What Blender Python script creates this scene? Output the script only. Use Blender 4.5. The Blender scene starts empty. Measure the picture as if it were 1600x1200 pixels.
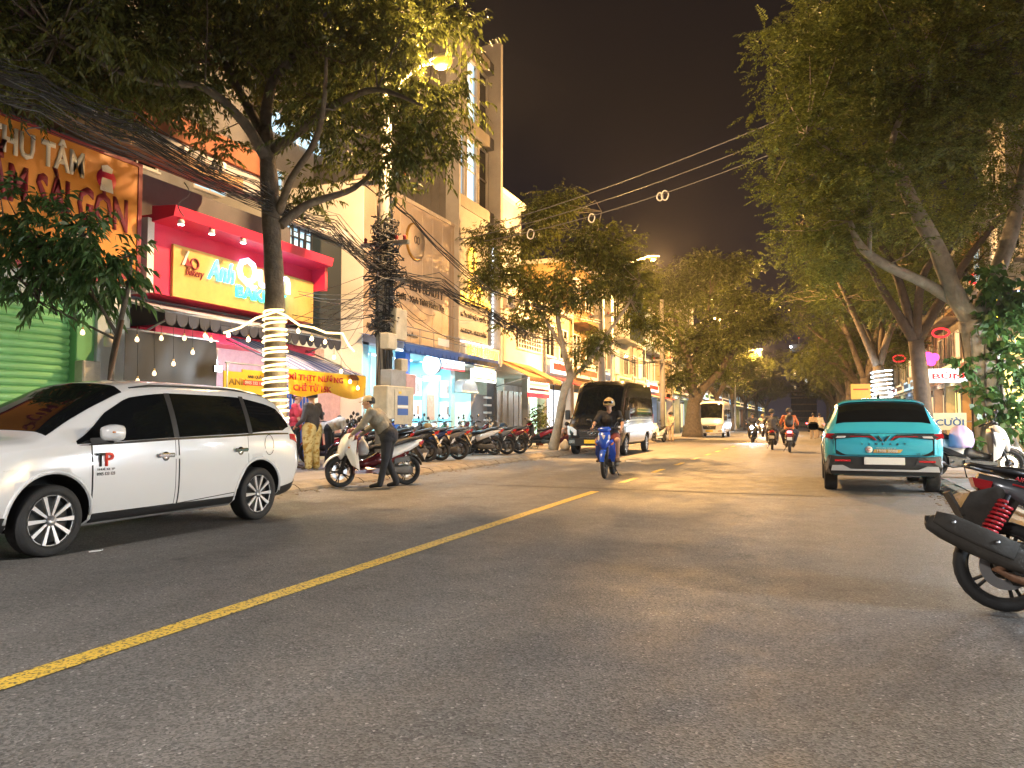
import bpy, bmesh, math, random
import numpy as np
from mathutils import Vector, Matrix
R = math.radians; PI = math.pi
random.seed(7); RNG = np.random.default_rng(7)
scene = bpy.context.scene
COL = scene.collection

# ------------------------------------------------------------------ camera
CAM_H = 1.2; YAW = R(21.242); PITCH = R(2.767); FPX = 1200.0
cd = bpy.data.cameras.new('camera'); cam = bpy.data.objects.new('camera', cd); COL.objects.link(cam)
cd.sensor_fit = 'HORIZONTAL'; cd.sensor_width = 36; cd.lens = 36*FPX/1600
cd.clip_start = .05; cd.clip_end = 3000
cam.location = (0, 0, CAM_H); cam.rotation_euler = (R(90)+PITCH, 0, YAW)
scene.camera = cam
# ------------------------------------------------------------------ night sky: no sun, a faint city glow
world = bpy.data.worlds.new('World'); scene.world = world; world.use_nodes = True
nt = world.node_tree; nt.nodes.clear()
wo = nt.nodes.new('ShaderNodeOutputWorld'); bgd = nt.nodes.new('ShaderNodeBackground')
tc = nt.nodes.new('ShaderNodeTexCoord'); sx = nt.nodes.new('ShaderNodeSeparateXYZ'); rp = nt.nodes.new('ShaderNodeValToRGB')
nt.links.new(tc.outputs['Generated'], sx.inputs[0]); nt.links.new(sx.outputs['Z'], rp.inputs[0])
nt.links.new(rp.outputs[0], bgd.inputs[0]); nt.links.new(bgd.outputs[0], wo.inputs[0])
el = rp.color_ramp.elements
el[0].position = 0.0; el[0].color = (.016, .0145, .024, 1)
el[1].position = 1.0; el[1].color = (.0055, .0042, .0044, 1)
e = el.new(.16); e.color = (.0095, .008, .0125, 1)
e = el.new(.38); e.color = (.0085, .0062, .0064, 1)
bgd.inputs[1].default_value = .36
# ------------------------------------------------------------------ exposure
vs = scene.view_settings
vs.view_transform = "Standard"; vs.look = "None"; vs.exposure = 1.98; vs.gamma = 1; vs.use_curve_mapping = False
cy = scene.cycles
cy.use_denoising = True; cy.max_bounces = 5; cy.diffuse_bounces = 3; cy.glossy_bounces = 3; cy.transmission_bounces = 4
cy.transparent_max_bounces = 6; cy.sample_clamp_indirect = 4.0; cy.sample_clamp_direct = 0; cy.caustics_reflective = False; cy.caustics_refractive = False
cy.use_light_tree = True

# ------------------------------------------------------------------ pixel (1600x1200) -> place
_fw = Vector((-math.sin(YAW)*math.cos(PITCH), math.cos(YAW)*math.cos(PITCH), math.sin(PITCH)))
_rt = Vector((math.cos(YAW), math.sin(YAW), 0)); _up = _rt.cross(_fw); _o = Vector((0, 0, CAM_H))
def ray(x, y): return _fw + _rt*((x-800)/FPX) + _up*((600-y)/FPX)
def gnd(x, y, z=0.0):
    d = ray(x, y); return _o + d*((z-CAM_H)/d.z)
def atX(x, y, X):
    d = ray(x, y); return _o + d*(X/d.x)
def atY(x, y, Y):
    d = ray(x, y); return _o + d*(Y/d.y)

# ------------------------------------------------------------------ materials
MATS = {}
def mat(name, col, rough=.6, metal=0., var=.0, vscale=6., bump=0., bscale=40., emit=None, estr=0., spec=.5, coat=0., alpha=1., trans=0.):
    if name in MATS: return MATS[name]
    m = bpy.data.materials.new(name); m.use_nodes = True; t = m.node_tree; N = t.nodes; L = t.links
    b = N['Principled BSDF']; c = tuple(col)+(1,) if len(col) == 3 else col
    b.inputs['Base Color'].default_value = c; b.inputs['Roughness'].default_value = rough; b.inputs['Metallic'].default_value = metal
    b.inputs['Specular IOR Level'].default_value = spec
    if coat: b.inputs['Coat Weight'].default_value = coat; b.inputs['Coat Roughness'].default_value = .06
    if trans: b.inputs['Transmission Weight'].default_value = trans
    if alpha < 1: b.inputs['Alpha'].default_value = alpha
    if emit: b.inputs['Emission Color'].default_value = tuple(emit)+(1,); b.inputs['Emission Strength'].default_value = estr
    if var or bump:
        tcn = N.new('ShaderNodeTexCoord')
    if var:
        n = N.new('ShaderNodeTexNoise'); n.inputs['Scale'].default_value = vscale; n.inputs['Detail'].default_value = 5; n.inputs['Roughness'].default_value = .65
        L.new(tcn.outputs['Object'], n.inputs['Vector'])
        mr = N.new('ShaderNodeMapRange'); mr.inputs[1].default_value = .3; mr.inputs[2].default_value = .7
        mr.inputs[3].default_value = 1-var; mr.inputs[4].default_value = 1+var*.6
        L.new(n.outputs['Fac'], mr.inputs[0])
        mx = N.new('ShaderNodeVectorMath'); mx.operation = 'SCALE'; mx.inputs[0].default_value = c[:3]
        L.new(mr.outputs[0], mx.inputs['Scale']); L.new(mx.outputs[0], b.inputs['Base Color'])
        mr2 = N.new('ShaderNodeMapRange'); mr2.inputs[3].default_value = max(.02, rough-.12*var*2); mr2.inputs[4].default_value = min(1, rough+.12*var*2)
        L.new(n.outputs['Fac'], mr2.inputs[0]); L.new(mr2.outputs[0], b.inputs['Roughness'])
    if bump:
        n2 = N.new('ShaderNodeTexNoise'); n2.inputs['Scale'].default_value = bscale; n2.inputs['Detail'].default_value = 4
        L.new(tcn.outputs['Object'], n2.inputs['Vector'])
        bp = N.new('ShaderNodeBump'); bp.inputs['Strength'].default_value = bump; bp.inputs['Distance'].default_value = .02
        L.new(n2.outputs['Fac'], bp.inputs['Height']); L.new(bp.outputs[0], b.inputs['Normal'])
    MATS[name] = m; return m
def glow(name, col, s):
    return mat(name, (.8*col[0], .8*col[1], .8*col[2]), .5, emit=col, estr=s)
def leafmat(name, col, var=.5, trans=.35):
    if name in MATS: return MATS[name]
    m = bpy.data.materials.new(name); m.use_nodes = True; t = m.node_tree; N = t.nodes; L = t.links
    N.remove(N['Principled BSDF']); out = N['Material Output']
    g = N.new('ShaderNodeNewGeometry'); mr = N.new('ShaderNodeMapRange'); mr.inputs[3].default_value = 1-var; mr.inputs[4].default_value = 1+var
    L.new(g.outputs['Random Per Island'], mr.inputs[0])
    sc = N.new('ShaderNodeVectorMath'); sc.operation = 'SCALE'; sc.inputs[0].default_value = col; L.new(mr.outputs[0], sc.inputs['Scale'])
    d = N.new('ShaderNodeBsdfDiffuse'); tr = N.new('ShaderNodeBsdfTranslucent'); gl = N.new('ShaderNodeBsdfGlossy'); gl.inputs['Roughness'].default_value = .42
    gl.inputs['Color'].default_value = (.5, .5, .5, 1)
    L.new(sc.outputs[0], d.inputs[0]); L.new(sc.outputs[0], tr.inputs[0])
    m1 = N.new('ShaderNodeMixShader'); m1.inputs[0].default_value = trans; L.new(d.outputs[0], m1.inputs[1]); L.new(tr.outputs[0], m1.inputs[2])
    m2 = N.new('ShaderNodeMixShader'); m2.inputs[0].default_value = .07; L.new(m1.outputs[0], m2.inputs[1]); L.new(gl.outputs[0], m2.inputs[2])
    L.new(m2.outputs[0], out.inputs[0]); MATS[name] = m; return m
def M(n): return MATS[n]

# ------------------------------------------------------------------ objects
def tag(o, label=None, cat=None, group=None, kind=None):
    if label: o['label'] = label
    if cat: o['category'] = cat
    if group: o['group'] = group
    if kind: o['kind'] = kind
    return o
def link(o, parent=None):
    COL.objects.link(o)
    if parent is not None: o.parent = parent
    return o
def empty(name, loc=(0, 0, 0), rz=0., label=None, cat=None, group=None):
    o = bpy.data.objects.new(name, None); o.empty_display_size = .2; link(o); o.location = loc; o.rotation_euler = (0, 0, rz)
    return tag(o, label, cat, group)
def copy_tree(o, parent=None):
    c = o.copy(); COL.objects.link(c); c.parent = parent
    for ch in o.children: copy_tree(ch, c)
    return c
def descend(o):
    yield o
    for c in o.children: yield from descend(c)
def recolour(root, swap):                    # swap: material name -> material, on object level so that mesh data stays shared
    for o in descend(root):
        if o.type != 'MESH': continue
        for s in o.material_slots:
            if s.material and s.material.name in swap:
                nm = s.material.name; s.link = 'OBJECT'; s.material = swap[nm]

class MB:
    def __init__(s): s.v = []; s.f = []; s.mi = []; s.sm = []; s.mats = []; s.cur = 0
    def use(s, m):
        m = MATS[m] if isinstance(m, str) else m
        if m not in s.mats: s.mats.append(m)
        s.cur = s.mats.index(m); return s
    def add(s, vs, fs, smooth=False):
        o = len(s.v); s.v.extend([tuple(p) for p in vs])
        for f in fs: s.f.append([o+i for i in f]); s.mi.append(s.cur); s.sm.append(smooth)
        return s
    def bx(s, x0, x1, y0, y1, z0, z1, b=0.):
        if x1 < x0: x0, x1 = x1, x0
        if y1 < y0: y0, y1 = y1, y0
        if z1 < z0: z0, z1 = z1, z0
        if b <= 0:
            return s.add([(x0,y0,z0),(x1,y0,z0),(x1,y1,z0),(x0,y1,z0),(x0,y0,z1),(x1,y0,z1),(x1,y1,z1),(x0,y1,z1)],
                         [(0,3,2,1),(4,5,6,7),(0,1,5,4),(1,2,6,5),(2,3,7,6),(3,0,4,7)])
        b = min(b, (x1-x0)*.49, (y1-y0)*.49, (z1-z0)*.49); pts = []
        for x, sx_ in ((x0, 1), (x1, -1)):
            for y, sy in ((y0, 1), (y1, -1)):
                for z, sz in ((z0, 1), (z1, -1)):
                    pts += [(x, y+sy*b, z+sz*b), (x+sx_*b, y, z+sz*b), (x+sx_*b, y+sy*b, z)]
        return s.hull(pts)
    def hull(s, pts):
        bm = bmesh.new()
        for p in pts: bm.verts.new(p)
        r = bmesh.ops.convex_hull(bm, input=bm.verts[:])
        bm.verts.ensure_lookup_table(); bm.verts.index_update()
        s.add([v.co[:] for v in bm.verts], [[v.index for v in f.verts] for f in bm.faces]); bm.free(); return s
    def obox(s, c, ux, uy, uz, hx, hy, hz):
        c = Vector(c); ux = Vector(ux).normalized()*hx; uy = Vector(uy).normalized()*hy; uz = Vector(uz).normalized()*hz
        vs = [c+ux*a+uy*b_+uz*d for d in (-1, 1) for a, b_ in ((-1,-1),(1,-1),(1,1),(-1,1))]
        return s.add(vs, [(0,3,2,1),(4,5,6,7),(0,1,5,4),(1,2,6,5),(2,3,7,6),(3,0,4,7)])
    def tube(s, pts, rad, n=8, cap=True, smooth=True, closed=False):
        P = [Vector(p) for p in pts]; k = len(P)
        if not hasattr(rad, '__len__'): rad = [rad]*k
        rings = []; prev = None
        for i in range(k):
            if closed: t = P[(i+1) % k]-P[i-1]
            else: t = P[min(i+1, k-1)]-P[max(i-1, 0)]
            if t.length < 1e-9: t = Vector((0, 0, 1))
            t.normalize()
            if prev is None:
                a = Vector((0, 0, 1)) if abs(t.z) < .9 else Vector((1, 0, 0))
                u = t.cross(a).normalized()
            else:
                u = prev - t*prev.dot(t)
                u = u.normalized() if u.length > 1e-6 else t.orthogonal().normalized()
            prev = u; w = t.cross(u)
            rings.append([P[i]+(u*math.cos(2*PI*j/n)+w*math.sin(2*PI*j/n))*rad[i] for j in range(n)])
        s.rings(rings, cap, smooth, closed); return s
    def rings(s, rings, cap=True, smooth=True, closed=False):
        n = len(rings[0]); k = len(rings); vs = [p for r in rings for p in r]; fs = []
        for i in range(k if closed else k-1):
            a = i*n; b = ((i+1) % k)*n
            for j in range(n): fs.append((a+j, a+(j+1) % n, b+(j+1) % n, b+j))
        s.add(vs, fs, smooth)
        if cap and not closed:
            o = len(s.v)-len(vs)
            s.f.append([o+j for j in range(n)][::-1]); s.mi.append(s.cur); s.sm.append(False)
            s.f.append([o+(k-1)*n+j for j in range(n)]); s.mi.append(s.cur); s.sm.append(False)
        return s
    def lathe(s, prof, c, axis='Z', n=20, smooth=True, closed=False):
        c = Vector(c); rings = []
        for r, h in prof:
            ring = []
            for j in range(n):
                a = 2*PI*j/n; p, q = r*math.cos(a), r*math.sin(a)
                ring.append(c+Vector({'X': (h, p, q), 'Y': (q, h, p), 'Z': (p, q, h)}[axis]))
            rings.append(ring)
        return s.rings(rings, not closed, smooth, closed)
    def sweep(s, path, n=12, p=2.6, smooth=True, x0=0.):     # path: (y, z, width, height): superellipse rings along a path in the YZ plane
        k = len(path); rings = []
        for i in range(k):
            y, z, w, h = path[i][:4]; a = path[max(i-1, 0)]; b = path[min(i+1, k-1)]
            t = Vector((0, b[0]-a[0], b[1]-a[1])); t = t.normalized() if t.length > 1e-6 else Vector((0, 1, 0))
            u = Vector((0, -t.z, t.y)); ring = []
            for j in range(n):
                an = 2*PI*j/n; cx, sn = math.cos(an), math.sin(an)
                ex = math.copysign(abs(cx)**(2/p), cx)*w/2; ez = math.copysign(abs(sn)**(2/p), sn)*h/2
                ring.append(Vector((x0+ex, y, z))+u*ez)
            rings.append(ring)
        return s.rings(rings, True, smooth)
    def prism(s, poly, axis, a, b):        # polygon in the two other axes, extruded from a to b
        def P(u, v, h): return {'X': (h, u, v), 'Y': (u, h, v), 'Z': (u, v, h)}[axis]
        n = len(poly); vs = [P(u, v, a) for u, v in poly]+[P(u, v, b) for u, v in poly]
        fs = [tuple(range(n))[::-1], tuple(range(n, 2*n))]+[(i, (i+1) % n, n+(i+1) % n, n+i) for i in range(n)]
        return s.add(vs, fs)
    def grid(s, rows, smooth=True, both=False):
        n = len(rows[0]); vs = [p for r in rows for p in r]
        fs = [(i*n+j, i*n+j+1, (i+1)*n+j+1, (i+1)*n+j) for i in range(len(rows)-1) for j in range(n-1)]
        return s.add(vs, fs, smooth)
    def plate(s, rows, nrm, th, smooth=True):     # a grid given thickness along nrm
        nv = Vector(nrm)*th; k = len(rows); n = len(rows[0])
        s.grid(rows, smooth); s.grid([[Vector(p)-nv for p in r] for r in rows], smooth)
        e = [rows[0], [r[-1] for r in rows], rows[-1][::-1], [r[0] for r in rows][::-1]]
        for ed in e: s.grid([ed, [Vector(p)-nv for p in ed]], False)
        return s
    def mesh(s, name):
        me = bpy.data.meshes.new(name); me.from_pydata([tuple(p) for p in s.v], [], s.f)
        for m in s.mats: me.materials.append(m)
        me.polygons.foreach_set('material_index', s.mi); me.polygons.foreach_set('use_smooth', s.sm)
        me.update(); return me
    def build(s, name, m=None, parent=None, fix=True):
        if m is not None and not s.mats: s.use(m); s.mi = [0]*len(s.f)
        me = s.mesh(name)
        if fix:
            bm = bmesh.new(); bm.from_mesh(me); bmesh.ops.recalc_face_normals(bm, faces=bm.faces[:]); bm.to_mesh(me); bm.free()
        return link(bpy.data.objects.new(name, me), parent)
def build_lr(mb, name, parent):            # one object for each side of a mirrored pair of panels
    out = []
    for sg_ in (1, -1):
        q = MB(); q.mats = mb.mats; mp = {}
        for f, mi, sm in zip(mb.f, mb.mi, mb.sm):
            if sum(mb.v[i][0] for i in f)*sg_ < 0: continue
            for i in f:
                if i not in mp: mp[i] = len(q.v); q.v.append(mb.v[i])
            q.f.append([mp[i] for i in f]); q.mi.append(mi); q.sm.append(sm)
        out.append(q.build(name, None, parent))
    return out
def box(name, m, x0, x1, y0, y1, z0, z1, parent=None, b=0.):
    return MB().bx(x0, x1, y0, y1, z0, z1, b).build(name, m, parent)
def eval_mesh(o):
    dg = bpy.context.evaluated_depsgraph_get(); return bpy.data.meshes.new_from_object(o.evaluated_get(dg))

# ------------------------------------------------------------------ lettering (mesh letters, real thickness)
def text_mesh(s, w, h, depth=.01, bold=0., shear=0.):
    cu = bpy.data.curves.new('lettering', 'FONT'); cu.body = s; cu.size = 1; cu.offset = bold; cu.shear = shear; cu.resolution_u = 2
    cu.align_x = 'LEFT'; cu.space_line = .95
    o = bpy.data.objects.new('lettering', cu); COL.objects.link(o); bpy.context.view_layer.update()
    me = eval_mesh(o); bpy.data.objects.remove(o); bpy.data.curves.remove(cu)
    n = len(me.vertices); co = np.empty(n*3); me.vertices.foreach_get('co', co); co = co.reshape(-1, 3)
    lo = co.min(0); hi = co.max(0)
    co[:, 0] = (co[:, 0]-(lo[0]+hi[0])/2)*w/(hi[0]-lo[0]); co[:, 1] = (co[:, 1]-(lo[1]+hi[1])/2)*h/(hi[1]-lo[1])
    # extrude front face to a plate
    me.vertices.foreach_set('co', co.ravel()); me.update()
    bm = bmesh.new(); bm.from_mesh(me)
    bmesh.ops.remove_doubles(bm, verts=bm.verts[:], dist=1e-5)
    r = bmesh.ops.extrude_face_region(bm, geom=bm.faces[:])
    for v in [g for g in r['geom'] if isinstance(g, bmesh.types.BMVert)]: v.co.z += depth
    bmesh.ops.recalc_face_normals(bm, faces=bm.faces[:]); bm.to_mesh(me); bm.free(); me.materials.clear()
    return me
def basis(o, origin, right, up):
    r = Vector(right).normalized(); u = Vector(up).normalized(); n = r.cross(u)
    m = Matrix((r, u, n)).transposed().to_4x4(); m.translation = Vector(origin); return m
def lettering(name, s, w, h, origin, right, up, m, parent, depth=.012, bold=0., shear=0.):
    me = text_mesh(s, w, h, depth, bold, shear); me.materials.append(MATS[m] if isinstance(m, str) else m)
    o = link(bpy.data.objects.new(name, me), parent)
    mw = basis(o, origin, right, up)
    o.matrix_local = (parent.matrix_basis.inverted() @ mw) if parent is not None else mw
    return o
EAST = dict(right=(0, 1, 0), up=(0, 0, 1))       # signs on the shopfronts across the road look towards +X
def lamp(name, loc, power, col, rad=.08, parent=None, kind='POINT', spot=None, size=None, rot=None):
    l = bpy.data.lights.new(name, kind); l.energy = power; l.color = col
    if kind in ('POINT', 'SPOT'): l.shadow_soft_size = rad
    if kind == 'SPOT': l.spot_size = spot; l.spot_blend = .6
    if kind == 'AREA': l.shape = 'RECTANGLE'; l.size, l.size_y = size
    o = bpy.data.objects.new(name, l); link(o, parent); o.location = loc
    if rot: o.rotation_euler = rot
    return o

# ------------------------------------------------------------------ palette
mat('white_paint', (.78, .78, .77), .5); mat('black_plastic', (.018, .018, .019), .45); mat('rubber', (.016, .016, .017), .75, bump=.2, bscale=120)
mat('dark_metal', (.05, .05, .055), .45, .6); mat('steel', (.45, .45, .46), .35, .9, var=.15); mat('chrome', (.8, .8, .82), .12, 1.)
mat('grey_metal', (.28, .29, .3), .5, .5, var=.2); mat('glass_dark', (.008, .009, .01), .05, spec=.6); mat('glass_blue', (.02, .03, .04), .06)
mat('red_lens', (.45, .015, .02), .15, coat=.5); mat('clear_lens', (.6, .6, .62), .1, spec=.8); mat('amber_lens', (.6, .2, .02), .2)
mat('skin', (.42, .24, .16), .55); mat('hair', (.012, .01, .009), .6); mat('wood', (.16, .09, .05), .7, var=.3)
mat('concrete', (.3, .29, .27), .85, var=.3, vscale=1.3, bump=.3, bscale=25); mat('cable', (.012, .012, .013), .6); mat('cable_grey', (.11, .11, .115), .6)
mat('plate_white', (.75, .75, .73), .4); mat('plate_yellow', (.75, .5, .03), .4)
mat('bark', (.13, .105, .08), .9, var=.4, vscale=7, bump=.8, bscale=22); mat('bark_pale', (.3, .26, .2), .9, var=.35, vscale=5, bump=.6, bscale=18)
mat('bark_dark', (.07, .055, .045), .9, var=.4, vscale=7, bump=.8, bscale=22)
mat('lamp_sodium', (.02, .008, .0), .5, emit=(1., .36, .03), estr=.6); glow('bulb_warm', (1., .68, .3), 5); glow('led_warm', (1., .72, .3), 1.1); glow('led_white', (.8, .92, 1.), 1.6)
glow('lightbox', (.85, .95, 1.), .55); glow('spot_white', (1., .96, .95), 12); glow('headlight', (.8, .92, 1.), 40); glow('tail_red', (1., .05, .06), 7)
# ================================================================== setting
KL, KR = -8.15, 2.0          # faces of the two kerbs
PZ = .13                     # pavement height
def asphalt():
    m = bpy.data.materials.new('asphalt'); m.use_nodes = True; t = m.node_tree; N = t.nodes; L = t.links; b = N['Principled BSDF']
    tcn = N.new('ShaderNodeTexCoord')
    def noise(sc, det=3, ro=.6):
        n = N.new('ShaderNodeTexNoise'); n.inputs['Scale'].default_value = sc; n.inputs['Detail'].default_value = det; n.inputs['Roughness'].default_value = ro
        L.new(tcn.outputs['Object'], n.inputs['Vector']); return n
    def mrange(src, a, b_, c, d):
        r = N.new('ShaderNodeMapRange'); r.inputs[1].default_value = a; r.inputs[2].default_value = b_; r.inputs[3].default_value = c; r.inputs[4].default_value = d
        L.new(src, r.inputs[0]); return r.outputs[0]
    vo = N.new('ShaderNodeTexVoronoi'); vo.inputs['Scale'].default_value = 95; L.new(tcn.outputs['Object'], vo.inputs['Vector'])
    bw = N.new('ShaderNodeRGBToBW'); L.new(vo.outputs['Color'], bw.inputs[0])
    chips = mrange(bw.outputs[0], .1, .95, .45, 1.65)              # stones of different greys
    pale = mrange(bw.outputs[0], .88, .95, 0, 1.3)                 # a few pale ones
    fine = mrange(noise(240, 2).outputs['Fac'], .3, .7, .75, 1.25)
    patch = mrange(noise(.3, 5).outputs['Fac'], .3, .7, .85, 1.12)
    # wheel tracks polished along the road: wave in X
    mp = N.new('ShaderNodeMapping'); mp.inputs['Scale'].default_value = (1.0, .03, 1); L.new(tcn.outputs['Object'], mp.inputs[0])
    n3 = N.new('ShaderNodeTexNoise'); n3.inputs['Scale'].default_value = 1.1; n3.inputs['Detail'].default_value = 3; L.new(mp.outputs[0], n3.inputs['Vector'])
    tr = mrange(n3.outputs['Fac'], .3, .7, .82, 1.18)
    def mul(a, b_):
        q = N.new('ShaderNodeMath'); q.operation = 'MULTIPLY'; L.new(a, q.inputs[0]); L.new(b_, q.inputs[1]); return q.outputs[0]
    def addn(a, b_):
        q = N.new('ShaderNodeMath'); q.operation = 'ADD'; L.new(a, q.inputs[0]); L.new(b_, q.inputs[1]); return q.outputs[0]
    stain = mrange(noise(1.3, 6, .7).outputs['Fac'], .58, .70, 1.0, .62)
    k = mul(mul(mul(mul(addn(chips, pale), fine), patch), tr), stain)
    sc = N.new('ShaderNodeVectorMath'); sc.operation = 'SCALE'; sc.inputs[0].default_value = (.118, .112, .107); L.new(k, sc.inputs['Scale'])
    L.new(sc.outputs[0], b.inputs['Base Color'])
    L.new(mrange(noise(3, 4).outputs['Fac'], .3, .7, .58, .8), b.inputs['Roughness'])
    bp = N.new('ShaderNodeBump'); bp.inputs['Strength'].default_value = .55; bp.inputs['Distance'].default_value = .006
    L.new(vo.outputs['Distance'], bp.inputs['Height']); L.new(bp.outputs[0], b.inputs['Normal'])
    MATS['asphalt'] = m
asphalt()
mat('paving', (.24, .22, .2), .8, var=.35, vscale=1.1, bump=.35, bscale=30)
mat('paving_joint', (.07, .065, .06), .9, var=.3)
mat('kerb_stone', (.25, .21, .16), .85, var=.45, vscale=2.3, bump=.5, bscale=18)
mat('earth', (.09, .08, .07), .95, var=.3)
def line_paint():
    m = mat('yellow_line', (.62, .38, .03), .6); t = m.node_tree; N = t.nodes; L = t.links; b = N['Principled BSDF']
    tcn = N.new('ShaderNodeTexCoord'); n = N.new('ShaderNodeTexNoise'); n.inputs['Scale'].default_value = 55; n.inputs['Detail'].default_value = 4
    L.new(tcn.outputs['Object'], n.inputs['Vector']); r = N.new('ShaderNodeValToRGB')
    r.color_ramp.elements[0].position = .38; r.color_ramp.elements[0].color = (.11, .085, .04, 1)
    r.color_ramp.elements[1].position = .5; r.color_ramp.elements[1].color = (.72, .47, .06, 1)
    L.new(n.outputs['Fac'], r.inputs[0]); L.new(r.outputs[0], b.inputs['Base Color'])
line_paint()
def struct(o): return tag(o, kind='structure')
struct(box('ground', 'earth', -900, 900, -400, 1500, -.6, -.03))
rd = MB(); rd.bx(KL, KR, -60, 420, -.3, 0); struct(rd.build('road', 'asphalt'))
ml = struct(MB().bx(-3.53, -3.38, -40, 12.8, .004, .006).build('road_marking', 'yellow_line'))
y = 14.75
while y < 150:
    struct(MB().bx(-3.52, -3.39, y, y+1.35, .004, .006).build('road_marking', 'yellow_line')); y += 3.2
a_ = gnd(740, 757); b_ = gnd(1290, 776)
sm_ = MB().use('paving_joint'); sm_.add([(a_.x, a_.y-.03, .005), (b_.x, b_.y-.03, .005), (b_.x, b_.y+.04, .005), ((a_.x+b_.x)/2, (a_.y+b_.y)/2+.05, .005), (a_.x, a_.y+.03, .005)], [(0, 1, 2, 3, 4)]); struct(sm_.build('road_seam'))
# pavements
struct(MB().bx(-30, KL-.35, -60, 420, -.3, PZ).build('pavement_left', 'paving'))
pr = struct(MB().bx(KR+.25, 16, -60, 420, -.3, PZ-.02).build('pavement_right', 'paving_joint'))
slab_mesh = {}
for i in range(4):
    m_ = MB().bx(-.49, .49, -.49, .49, -.03, 0, .012).use('paving'); slab_mesh[i] = None
k = 0
slab = MB(); slab.use('paving'); slab.bx(-.492, .492, -.492, .492, -.035, 0, .01); slab_me = slab.mesh('paving_slab')
for iy in range(20):
    for ix in range(4):
        o = bpy.data.objects.new('paving_slab', slab_me); link(o, pr)
        o.location = (KR+.25+.5+ix, 6.5+iy, PZ+random.uniform(-.004, .006)); o.rotation_euler = (random.uniform(-.006, .006), random.uniform(-.006, .006), 0)
sb = MB().use('paving').bx(KR+.25, 16, -60, 5.98, PZ-.02, PZ); sb.bx(KR+.25, 16, 26.02, 420, PZ-.02, PZ); sb.bx(KR+4.26, 16, 5.98, 26.02, PZ-.02, PZ)
o = sb.build('slab_field', None, pr)
# kerbs: separate stones near, one run beyond
def kerb(name, x_face, sgn, w, ya, yb):
    root = MB().bx(min(x_face+sgn*.02, x_face+sgn*w), max(x_face+sgn*.02, x_face+sgn*w), -60, 420, -.3, -.01).build(name, 'earth'); struct(root)
    prof = [(0, 0), (.015, .045), (.12, .105), (w-.0, PZ+.002), (w, -.2), (0, -.2)]
    st = MB().use('kerb_stone').prism([(x_face*0+sgn*u, v) for u, v in prof], 'Y', -.49, .49); me = st.mesh('kerb_stone')
    bm = bmesh.new(); bm.from_mesh(me); bmesh.ops.recalc_face_normals(bm, faces=bm.faces[:]); bm.to_mesh(me); bm.free()
    n = int(yb-ya)
    for i in range(n):
        o = bpy.data.objects.new('kerb_stone', me); link(o, root)
        o.location = (x_face+sgn*random.uniform(0, .018), ya+.5+i, random.uniform(-.012, .004)); o.rotation_euler = (random.uniform(-.008, .008), random.uniform(-.03, .03), random.uniform(-.008, .008))
    rest = MB().use('kerb_stone')
    rest.prism([(x_face+sgn*u, v) for u, v in prof], 'Y', yb+.01, 420); rest.prism([(x_face+sgn*u, v) for u, v in prof], 'Y', -60, ya-.01)
    rest.build('kerb_run', None, root)
kerb('kerb_left', KL, -1, .36, 2, 62); kerb('kerb_right', KR, 1, .26, 4, 40)
# dirt and small litter along the kerbs
def scraps(name, label, m, n, fx, fy, s0, s1):
    mb = MB()
    for i in range(n):
        x, y = fx(), fy(); s = random.uniform(s0, s1); a = random.uniform(0, PI)
        mb.obox((x, y, .004+s*.12), (math.cos(a), math.sin(a), 0), (-math.sin(a), math.cos(a), random.uniform(-.2, .2)), (0, 0, 1), s, s*random.uniform(.4, 1), s*.12)
    return tag(mb.build(name, m), label, 'debris', kind='stuff')
mat('leaf_litter', (.16, .11, .05), .9); mat('paper', (.6, .6, .58), .8)
scraps('debris', 'dry leaves and grit gathered along the kerb beside the teal car', 'leaf_litter', 260, lambda: KR-abs(random.gauss(0, .16)), lambda: random.uniform(6, 24), .008, .028)
scraps('debris', 'dry leaves and grit gathered in the gutter beside the parked scooters', 'leaf_litter', 300, lambda: KL+abs(random.gauss(0, .2)), lambda: random.uniform(6, 30), .008, .03)
p = gnd(990, 721)
lt = MB().use('paper'); lt.obox((p.x, p.y, .012), (1, .2, 0), (-.2, 1, .05), (0, 0, 1), .22, .11, .006)
tag(lt.build('cardboard_scrap'), 'flattened pale cardboard scrap lying on the road before the black van', 'litter')
p = gnd(150, 862); lt = MB().use('paper'); lt.obox((p.x, p.y, .008), (1, .4, .1), (-.4, 1, 0), (0, 0, 1), .05, .03, .004)
tag(lt.build('paper_scrap'), 'small crumpled paper scrap on the asphalt beside the white car wheel', 'litter')

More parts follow.
